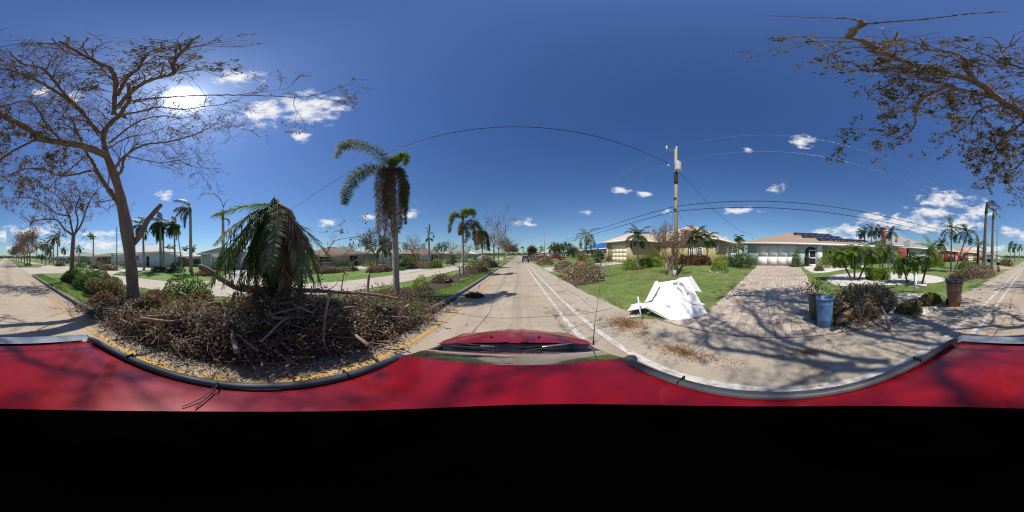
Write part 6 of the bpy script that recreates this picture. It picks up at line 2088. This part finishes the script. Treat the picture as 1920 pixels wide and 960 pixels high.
for i, (bx, d0, ty, L) in enumerate([(1622, 34, 437, 2.0), (1634, 36, 437, 2.2), (1643, 35, 436, 2.2), (1652, 34, 437, 2.0), (1671, 27, 440, 1.9), (1616, 35, 442, 1.8), (1765, 30, 462, 1.6)]):
    rpalm(['dark palm left in the clump behind the mint house', 'dark palm second in the clump behind the mint house', 'dark palm third in the clump behind the mint house', 'dark palm beside the red chimney, left', 'dark palm right of the red chimney', 'dark palm leftmost behind the solar panels', 'small palm before the coral garage'][i], bx, d0, bx, ty, .12, 12, L, ['frond_dark', 'frond_dark', 'frond_green'], 60 + i, (75, -35), 80, kw=dict(kn, n=24, ll=.55, lw=.08))
for i, (bx, d0, ty, L) in enumerate([(1655, 19, 470, 1.6), (1668, 18, 476, 1.5), (1680, 20, 482, 1.2)]):
    rpalm(['grey-green fan of palm fronds left before the grey-roofed house', 'grey-green palm middle before the grey-roofed house', 'low grey-green palm right before the grey-roofed house'][i], bx, d0, bx, ty, .1, 16, L, ['frond_grey', 'frond_green'], 80 + i, (80, -50), 80, kw=dict(kn, n=28, ll=.45, lw=.05), shaft=.3)
for i, (bx, d0, ty, L) in enumerate([(1894, 55, 463, 2.6), (1903, 62, 465, 2.6), (1912, 80, 465, 2.6), (1046, 62, 466, 2.4), (1053, 60, 465, 2.6), (1060, 58, 464, 2.6), (1068, 60, 464, 2.4), (1015, 85, 468, 2.6), (1033, 66, 467, 2.2), (1385, 38, 450, 1.5)]):
    rpalm(['windblown palm far down the road on the right behind', 'second windblown palm far down the road behind', 'third small palm far down the road behind', 'palm in the row over the red pickup, left', 'palm in the row over the red pickup, second', 'palm in the row over the red pickup, third', 'palm in the row over the red pickup, right', 'distant palm ahead by the rusty tree', 'palm just right of the grey pole ahead', 'palm top peeping between the two nearest houses'][i], bx, d0, bx, ty, .16, 11, L, ['frond_dark', 'frond_green'], 90 + i, (75, -40), 80, (255, .4) if i < 3 else None, dict(kn, n=20, ll=.7, lw=.14))
p = gs(983, 480, 85)
rpalm('thin battered palm beyond the dark vehicle ahead', 981, 85, 981, 467, .3, 5, 2.4, ['frond_dark'], 120, (85, 30), 120, (270, .7), dict(kn, n=20, ll=.7, lw=.16))
for i, (bx, d0, h, sp, m, n_, lb) in enumerate([(998, 75, 5.5, 1.0, 'rust_leaf', 2200, 'round rusty-leaved tree ahead on the right'), (1045, 75, 6.5, .9, 'rust_leaf', 1500, 'brownish tree behind the palms over the red pickup'), (1075, 48, 3.2, .9, 'dark_leaf', 1500, 'dark tree left of the tarp house'), (1122, 27, 1.5, .9, 'dark_leaf', 1400, 'dark rounded tree before the tarp house'), (1090, 26, 1.6, .9, 'olive_leaf', 900, 'yellow-green small tree before the tarp house')]):
    p = gs(bx, 480, d0)
    bare_tree('leafy_tree', lb, p, h, sp, 420 + i, m, n_, .1 + d0 * .005, 'trees on the right', .14, 2, 5, rmin=.012, ls=.25 + d0 * .004)

# ------------------------------------------------------------------ across the road: battered palms and trees
def lpalm(label, bx, d0, tx, ty, r0, n, L, mats, seed, el=(70, -50), droop=85, wind=(150, .5), kw=None, shaft=.9, bulge=.02):
    p = AT(bx, 490, d0); p[2] = .11
    t = AT(tx, ty, d0)
    return palm('palm_tree', label, p, t, r0, r0 * .72, crown(t + [0, 0, shaft * .8], n, L, mats, el, droop, wind, kw or dict(n=60, ll=.85, lw=.07, droop=.7, r=.03, fwd=.7), seed), 'palms across the road', shaft=shaft, bulge=bulge)


lpalm('palm with hanging dark fronds just right of the big trunk', 270, 26, 268, 430, .2, 9, 2.9, ['frond_dark', 'frond_green'], 130)
lpalm('palm with heavy dark drooping fronds before the aqua house', 302, 25, 300, 425, .24, 13, 3.0, ['frond_dark', 'frond_dark', 'frond_green'], 131, (60, -70), 80)
lpalm('second trunk close behind the heavy drooping palm', 307, 27, 306, 440, .2, 6, 2.0, ['frond_dark'], 132)
lpalm('shorter green palm between the two drooping palms', 328, 27, 327, 430, .17, 13, 2.4, ['frond_green', 'frond_dark'], 133)
lpalm('thin leaning palm with a small tuft before the salmon house', 342, 33, 333, 436, .13, 9, 1.3, ['frond_dark', 'frond_green'], 134)
lpalm('tall palm with fronds swept left before the salmon house', 358, 24, 357, 398, .27, 8, 3.0, ['frond_dark', 'frond_grey'], 135, (40, -60), 70, (150, .9))
d = 24
p = AT(419, 490, d); p[2] = .11
F = [(px([(419, 388), (412, 372), (398, 361), (382, 362), (370, 374)], d), 'frond_green', dict(n=60, ll=.6, lw=.06, droop=.7, r=.05)), (px([(419, 388), (423, 378), (432, 373)], d), 'frond_brown', dict(n=10, ll=.15, lw=.06, r=.08)), (px([(418, 412), (425, 410), (430, 416), (427, 424)], d), 'frond_brown', dict(n=30, ll=.3, lw=.08, plum=1, r=.08)), (px([(419, 388), (416, 398), (413, 412)], d), 'frond_dark', dict(n=30, ll=.4, lw=.06, droop=.6, r=.05))]
palm('palm_tree', 'tall palm with a single arched frond left of the collapsed palm', p, AT(418, 412, d), .27, .2, F, 'palms across the road', shaft=1.6)
lpalm('slim palm with an upright tuft behind the hedge', 175, 38, 175, 452, .2, 5, 1.9, ['frond_lime', 'frond_grey'], 136, (85, 10), 60, (150, .7))
for i, (bx, d0, ty, L) in enumerate([(86, 46, 460, 3.0), (93, 50, 470, 2.6), (100, 46, 452, 3.0), (108, 45, 447, 2.8), (68, 80, 464, 2.6), (79, 75, 463, 2.4), (120, 62, 470, 2.0), (148, 55, 468, 2.2), (314, 40, 470, 1.8), (322, 42, 470, 1.8), (348, 52, 470, 2.2), (362, 55, 468, 2.2)]):
    lpalm(['windblown palm left in the row beyond the crossing', 'dark windblown palm second beyond the crossing', 'tall windblown palm third beyond the crossing', 'tall pale-trunked palm right of that row', 'far bent palm beyond the row', 'second far bent palm beyond the row', 'small palm over the maroon roof', 'wilted palm against the maroon roof', 'small palm at the aqua house end', 'second small palm at the aqua house end', 'bushy palm over the salmon house roof', 'second bushy palm over the salmon house roof'][i], bx, d0, bx, ty, .2, 9, L, ['frond_dark', 'frond_green'], 140 + i, (70, -50), 85, (150, .75 if i < 6 else .2), dict(n=22, ll=.7, lw=.12, droop=.7), .7)
for i, (bx, d0, ty, L, lb) in enumerate([(717, 24, 468, 1.7, 'low green palm left of the pair on the far lawn ahead'), (737, 26, 468, 1.8, 'low green palm right of the pair on the far lawn ahead'), (823, 48, 464, 2.0, 'slim palm left of the far pair'), (832, 48, 463, 2.1, 'slim palm right of the far pair'), (760, 60, 462, 2.2, 'bushy palm over the salmon roof ahead'), (793, 66, 464, 2.4, 'grey palm behind the battered tall palm'), (632, 55, 470, 2.0, 'palm tuft over the brown house roof'), (815, 75, 468, 2.2, 'hazy palm between the far roofs')]):
    lpalm(lb, bx, d0, bx, ty, .12, 12, L, ['frond_green', 'frond_dark'], 160 + i, (75, -40), 80, None, dict(n=26, ll=.5, lw=.08, droop=.5), .5)
d = 36
p = AT(806, 490, d); p[2] = .11
F = [(px([(804, 440), (798, 452), (795, 462), (793, 470)], d), 'frond_grey', dict(n=30, ll=.4, lw=.1, r=.1)), (px([(804, 440), (810, 436), (813, 442), (812, 448)], d), 'frond_dark', dict(n=26, ll=.4, lw=.1, r=.1)), (px([(803, 440), (800, 428), (795, 427)], d), 'frond_lime', dict(n=20, ll=.5, lw=.12, r=.06)), (px([(804, 440), (805, 428), (805, 420)], d), 'frond_grey', dict(n=40, ll=.4, lw=.1, plum=1, r=.08)), (px([(803, 448), (809, 448), (811, 452)], d), 'frond_brown', dict(n=30, ll=.4, lw=.12, plum=1, r=.1)), (px([(805, 448), (800, 449), (799, 453)], d), 'frond_brown', dict(n=30, ll=.4, lw=.12, plum=1, r=.1))]
palm('palm_tree', 'battered tall palm with a few twisted fronds before the salmon house', p, AT(804, 448, d), .25, .18, F, 'palms across the road', shaft=1.2)
for i, (bx, d0, h, sp, m, n_, ls_, lb) in enumerate([(705, 25, 5.6, .8, 'dark_leaf', 2600, .2, 'leafy dark tree with gaps behind the shaggy palm'), (778, 33, 6.4, .8, 'tree_leaf', 600, .15, 'pale bare tree beside the salmon house'), (672, 40, 2.8, .9, 'dark_leaf', 900, .2, 'dark bushy tree at the brown house corner'), (760, 34, 2.0, 1.0, 'green_leaf', 800, .2, 'green bushy tree before the salmon house'), (78, 55, 3.5, 1.0, 'dark_leaf', 1200, .25, 'dark round tree under the windblown palms')]):
    p = AT(bx, 490, d0); p[2] = .11
    bare_tree('leafy_tree', lb, p, h, sp, 440 + i, m, n_, ls_, 'trees across the road', .13, 3 if i < 2 else 2, 5, rmin=.014, ls=.3)
for i, (bx, d0, rx, h, m, lb) in enumerate([(775, 31, 1.4, 1.1, 'rust_leaf', 'orange-red shrub bed before the salmon house'), (820, 40, 1.6, 1.2, 'olive_leaf', 'olive shrub before the far roofs'), (845, 34, 1.2, 1.0, 'dark_leaf', 'dark shrub on the far verge ahead'), (166, 48, 1.2, 1.0, 'dark_leaf', 'dark shrub before the maroon-roofed house'), (745, 22, 1.0, .5, 'green_leaf', 'low green shrub behind the shaggy palm'), (300, 24, 1.3, .6, 'dark_leaf', 'dark low bush on the far verge right of the trunk')]):
    p = AT(bx, 490, d0); p[2] = .11
    shrub('shrub', lb, p, rx, rx, h, m, 700, .2, 460 + i, 'shrubs across the road', .2, 6)

FB = [(612, 20, 'debris'), (655, 22, 'shrub'), (690, 30, 'shrub'), (742, 30, 'debris'), (764, 24, 'shrub'), (812, 30, 'debris'), (835, 26, 'shrub'), (850, 40, 'shrub'), (872, 48, 'shrub'), (890, 60, 'shrub'), (150, 34, 'shrub'), (185, 30, 'debris'), (235, 30, 'shrub'), (330, 22, 'shrub')]
FBL = ['brown branch heap on the far lawn left of the brown garage', 'green bush at the far verge before the brown garage', 'bush beside the leafy dark tree across the road', 'brown branch heap under the pale bare tree', 'bush on the far verge right of the shaggy palm', 'brown branch heap before the far salmon house', 'olive bush on the far verge below the battered palm', 'bush far up the other verge', 'second bush far up the other verge', 'farthest bush up the other verge', 'bush on the far verge behind the hedge', 'brown heap on the far verge near the lamp post', 'bush on the far lawn left of the big trunk', 'bush on the far verge by the drooping palms']
for i, (bx, d0, kd) in enumerate(FB):
    p = AT(bx, 490, d0); p[2] = .11
    p[0] = min(p[0], -13.0)
    if kd == 'shrub':
        shrub('shrub', FBL[i], p, 1.0 + .25 * (i % 3), 1.2, 1.0 + .3 * (i % 2), ['green_leaf', 'dark_leaf', 'olive_leaf'][i % 3], 700, .2, 520 + i, 'shrubs across the road', .4, 8)
    else:
        pile('brush_pile', FBL[i], p, 1.5, 2.4, .9, (('frond_brown', .6), ('olive_leaf', .4)), 1100, .15, 70, 540 + i, 0, 'debris piles across the road', 5, stick_len=(.7, 2.0))
for i, (bx, d0, h, lb) in enumerate([(650, 48, 6, 'bare storm-stripped tree over the brown house'), (730, 52, 7, 'bare storm-stripped tree behind the low green palms'), (845, 62, 7, 'bare storm-stripped tree right of the far palm pair'), (875, 70, 7, 'bare tree far up the other side behind the median palms')]):
    p = AT(bx, 490, d0); p[2] = .11
    bare_tree('bare_tree', lb, p, h, .8, 560 + i, 'tree_leaf', 500, .22, 'trees across the road', .14, 3, 5, rmin=.02, ls=.3)

# far green belt on both sides, too distant to count
q = np.random.default_rng(77)
for k, (sx, lb) in enumerate(((-1, 'far low belt of trees behind the houses across the road'), (1, 'far low belt of trees behind the houses on the right'))):
    pts = []
    for _ in range(330):
        y_ = q.uniform(-420, 420)
        x_ = sx * (70 + q.random() * 60 + abs(y_) * .02)
        r_ = q.uniform(2, 4.5)
        n_ = 60
        dv = unit(q.normal(size=(n_, 3)))
        dv[:, 2] = np.abs(dv[:, 2])
        pts.append(np.array([x_, y_, .1]) + dv * [r_, r_, q.uniform(1.6, 3.6)])
    stuff('far_trees', Geo().leaves(np.concatenate(pts), 1.1, g=q), 'dark_leaf', lb, 'trees')
for k, (yy_, lb) in enumerate(((420, 'hazy tree line closing the road ahead'), (-420, 'hazy tree line closing the road behind'))):
    pts = []
    for _ in range(160):
        c = np.array([q.uniform(-120, 120), yy_ + q.uniform(-30, 30), 0])
        dv = unit(q.normal(size=(60, 3)))
        dv[:, 2] = np.abs(dv[:, 2])
        pts.append(c + dv * [5, 5, q.uniform(3, 7)])
    stuff('far_trees', Geo().leaves(np.concatenate(pts), 1.8, g=q), 'dull_leaf', lb, 'trees')


# ------------------------------------------------------------------ vehicles
def vehicle(name, label, loc, rotz, kind, paint, group='parked vehicles'):
    """side profile swept across the width, with glass, wheels and lamps"""
    o = thing(name, (0, 0, 0), label, 'truck' if kind == 'pickup' else 'car', group)
    if kind == 'pickup':
        low = [(-2.75, .5), (-2.75, 1.05), (-.9, 1.08), (1.2, 1.05), (2.4, 1.0), (2.7, .85), (2.75, .5)]
        cab = [(-.9, 1.08), (-.75, 1.75), (.45, 1.78), (1.2, 1.06)]
        ax_ = (-1.7, 1.75)
    elif kind == 'suv':
        low = [(-2.2, .45), (-2.25, 1.05), (1.0, 1.05), (2.05, .95), (2.3, .8), (2.3, .45)]
        cab = [(-2.2, 1.05), (-1.95, 1.72), (.3, 1.75), (1.1, 1.05)]
        ax_ = (-1.35, 1.4)
    else:
        low = [(-2.2, .4), (-2.25, .9), (1.0, .92), (2.1, .8), (2.25, .4)]
        cab = [(-1.6, .9), (-.9, 1.42), (.3, 1.44), (1.1, .92)]
        ax_ = (-1.35, 1.35)

    def sweep(prof, w0, w1):
        z0, z1 = min(z for _, z in prof), max(z for _, z in prof)
        L = [(-(w0 + (w1 - w0) * (z - z0) / (z1 - z0)), y, z) for y, z in prof]
        Rr = [(-a, y, z) for a, y, z in L]
        n = len(prof)
        g = Geo().poly(L)
        g.poly(Rr[::-1])
        for i in range(n):
            j = (i + 1) % n
            g.poly([L[i], Rr[i], Rr[j], L[j]])
        return g
    part('body', sweep(low, .9, .92), paint, o)
    c = part('cabin', sweep(cab, .88, .68), paint, o)
    (y0, z0), (y1, z1), (y2, z2), (y3, z3) = cab

    def xw(z):
        return .885 + (.68 - .88) * (z - z0) / (max(z1, z2) - z0)
    za, zb_ = z0 + .08, min(z1, z2) - .08
    for s_ in (-1, 1):
        f = lambda y_, z_: (s_ * (xw(z_) + .006), y_, z_)
        ta = (za - z0) / (z1 - z0)
        tb = (zb_ - z0) / (z1 - z0)
        ya, yb = y0 + (y1 - y0) * ta + .1, y0 + (y1 - y0) * tb + .1
        yc, yd = y3 + (y2 - y3) * ta - .1, y3 + (y2 - y3) * tb - .1
        ym = (ya + yc) / 2 - .1
        part('side_window', Geo().poly([f(ya, za), f(ym - .05, za), f(ym - .05, zb_), f(yb, zb_)]), 'car_glass', c)
        part('side_window', Geo().poly([f(ym + .05, za), f(yc, za), f(yd, zb_), f(ym + .05, zb_)]), 'car_glass', c)
    for nm, (ya, zA), (yb, zB), off in (('rear_window', cab[0], cab[1], -1), ('windscreen', cab[3], cab[2], 1)):
        n_ = unit(np.array([0, abs(zB - zA) * off, abs(yb - ya)])) * .008
        P4 = [(-.74, ya + (yb - ya) * .1, zA + (zB - zA) * .1), (.74, ya + (yb - ya) * .1, zA + (zB - zA) * .1), (.62, ya + (yb - ya) * .9, zA + (zB - zA) * .9), (-.62, ya + (yb - ya) * .9, zA + (zB - zA) * .9)]
        part(nm, Geo().poly(np.array(P4) + n_), 'car_glass', c)
    yr_ = low[1][0]
    for s_ in (-1, 1):
        part('tail_light', Geo().box((s_ * .8 - .1, yr_ - .03, low[1][1] - .3), (s_ * .8 + .1, yr_ + .02, low[1][1] - .02)), 'tail_red', o)
        part('headlight', Geo().box((s_ * .72 - .14, low[-1][0] - .12, .66), (s_ * .72 + .14, low[-1][0] + .03, .82)), 'chrome', o)
        for y_ in ax_:
            w_ = part('wheel', Geo().tube([(s_ * .72, y_, .36), (s_ * .95, y_, .36)], .36, 16, True), 'rubber', o)
            part('rim', Geo().tube([(s_ * .73, y_, .36), (s_ * .965, y_, .36)], .22, 12, True), 'silver', w_)
    part('bumper', Geo().box((-.88, yr_ - .1, .42), (.88, yr_ + .05, .62)), 'car_black' if kind != 'pickup' else 'silver', o)
    part('plate', Geo().box((-.18, yr_ - .115, .66), (.18, yr_ - .02, .8)), 'white_trim', o)
    o.location = Vector([float(v) for v in loc])
    o.rotation_euler = (0, 0, rotz)
    return o


p = PZ(986, 491, 0)
vehicle('dark_suv', 'dark grey sport utility vehicle stopped ahead at the right edge of the road', (1.9, 44, 0), 0, 'suv', 'suv_paint', None)
p = gs(1055, 488, 43)
vehicle('red_pickup', 'bright red pickup truck parked side-on ahead on the lawn', (9.6, 42, gz(9.6, 42)), R_(-80), 'pickup', 'truck_paint')
vehicle('maroon_car', 'maroon car parked just left of the red pickup', (7.2, 50, gz(7.2, 50)), R_(-60), 'sedan', 'maroon_paint')
vehicle('navy_car', 'dark blue car parked behind the maroon one', (5.8, 56, gz(5.8, 56)), R_(-65), 'sedan', 'navy_paint')
vehicle('maroon_van', 'maroon high-roofed vehicle farthest in the parked group ahead', (5.6, 66, gz(5.6, 66)), R_(-70), 'suv', 'maroon_paint')
vehicle('white_car', 'white car parked on a far drive beyond the crossing', (-20, -66, .12), R_(80), 'sedan', 'white_car_paint')
vehicle('silver_car', 'silver car parked under the windblown palms beyond the crossing', (-19, -52, .12), R_(95), 'suv', 'silver')
vehicle('white_car', 'white car parked far up the other side ahead', (-16, 72, .12), R_(85), 'suv', 'white_car_paint')
# boat on a trailer far behind on the right
bo = np.array([13.5, -56, gz(13.5, -56)])
o = thing('pontoon_boat', bo, 'grey pontoon boat on a trailer beyond the tall palms', 'boat')
part('deck', Geo().box(tuple(bo + [-1.2, -4, .9]), tuple(bo + [1.2, 4, 1.1])), 'boat_grey', o)
part('rail', Geo().box(tuple(bo + [-1.15, -3.6, 1.1]), tuple(bo + [-1.1, 3.4, 1.8])), 'white_car_paint', o)
part('canopy', Geo().box(tuple(bo + [-1.2, -2, 2.2]), tuple(bo + [1.2, 2, 2.3])), 'boat_grey', o)
for s_ in (-.8, .8):
    part('pontoon', Geo().tube([bo + [s_, -4, .6], bo + [s_, 3.4, .6], bo + [s_, 4.2, .85]], [.3, .3, .05], 10, True), 'silver', o, True)
part('trailer', Geo().box(tuple(bo + [-.9, -2.5, .2]), tuple(bo + [.9, 2.5, .32])), 'car_black', o)
for s_ in (-1, 1):
    part('wheel', Geo().tube([bo + [s_ * .95, 0, .3], bo + [s_ * 1.15, 0, .3]], .3, 12, True), 'rubber', o)
# letterboxes and small things by the road
p = gs(1057, 500, 24)
p = AT(1016, 496, 27); p[2] = gz(p[0], p[1])
o = thing('mailbox', p, 'dark grey mailbox on a post among debris ahead', 'mailbox')
part('post', Geo().box(tuple(p - [.05, .05, .1]), tuple(p + [.05, .05, 1.0])), 'grey_pole', o)
part('box', Geo().tube([p + [-.1, -.28, 1.12], p + [-.1, .28, 1.12]], .16, 10, True), 'grey_plastic', o)
p = gs(1090, 505, 15.5)
o = thing('red_sign', p, 'small bright red sign board standing behind the branch pile ahead', 'sign')
part('stake', Geo().box(tuple(p - [.02, .02, .1]), tuple(p + [.02, .02, .8])), 'grey_pole', o)
part('board', Geo().obox(p + [0, 0, .95], unit([.7, -.7, 0]), (0, 0, 1), unit([.7, .7, 0]), .27, .24, .02), 'red_plastic', o)
part('stripe', Geo().obox(p + [-.02, -.02, .95], unit([.7, -.7, .8]), unit([-.5, .5, .9]), unit([.7, .7, 0]), .12, .03, .012), 'white_plastic', o)
p = AT(1873, 498, 22); p[2] = gz(p[0], p[1])
o = thing('mailbox', p, 'dark mailbox on a thick post at the end of the brown pile behind', 'mailbox')
part('post', Geo().box(tuple(p - [.2, .2, .1]), tuple(p + [.2, .2, .95])), 'stone', o)
part('box', Geo().tube([p + [-.3, 0, 1.12], p + [.3, 0, 1.12]], .17, 10, True), 'car_black', o)
p = gs(1893, 498, 36)
o = thing('wheeled_bin', p, 'small brown wheeled bin far down the road behind', 'rubbish bin')
part('body', Geo().lathe(p, [(.32, 0), (.4, 1.0)], 4), 'bin_brown', o)
part('lid', Geo().lathe(p + [0, 0, 1.002], [(.43, 0), (.43, .05), (.2, .1)], 4), 'lid_black', o)
p = gs(1272, 511, 12.9)
solo('stub_post', Geo().box(tuple(np.array(gs(1265, 513, 12.0)) - [.1, .1, .05]), tuple(np.array(gs(1265, 513, 12.0)) + [.1, .1, .5])), 'stone', 'short square post at the foot of the utility pole', 'post')
# pale edging stones round the gravel bed, one by one
q = np.random.default_rng(9)
st = Geo()
for k in range(20):
    d = unit(q.normal(size=3))
dv = unit(np.random.default_rng(1).normal(size=(14, 3)))
st.lathe((0, 0, 0), [(.06, 0), (.1, .04), (.08, .09), (.03, .11)], 7)
stone_me = st.mesh('edging_stone', 'stone')
for k in range(26):
    a = q.uniform(0, 1)
    p = gs(1640 + q.uniform(-25, 60), 530 + q.uniform(-8, 6))
    o = bpy.data.objects.new('rock', stone_me)
    o.location = Vector(p.tolist())
    o.rotation_euler = (q.normal(0, .3), q.normal(0, .3), q.uniform(0, 6))
    s_ = q.uniform(.5, 1.5)
    o.scale = (s_, s_ * q.uniform(.7, 1.4), s_)
    link(o)
    tag(o, 'small grey rock lying on the white gravel by the clipped hedge', 'rock', 'rocks on the gravel')
for k in range(30):
    p = gs(1700 + q.uniform(-55, 55), 578 + q.uniform(-18, 14))
    o = bpy.data.objects.new('rock', stone_me)
    o.location = Vector(p.tolist())
    o.rotation_euler = (q.normal(0, .3), q.normal(0, .3), q.uniform(0, 6))
    s_ = q.uniform(.3, .9)
    o.scale = (s_, s_ * q.uniform(.7, 1.4), s_)
    link(o)
    tag(o, 'pale rock in the stone bed around the mailbox post', 'rock', 'rocks round the mailbox post')
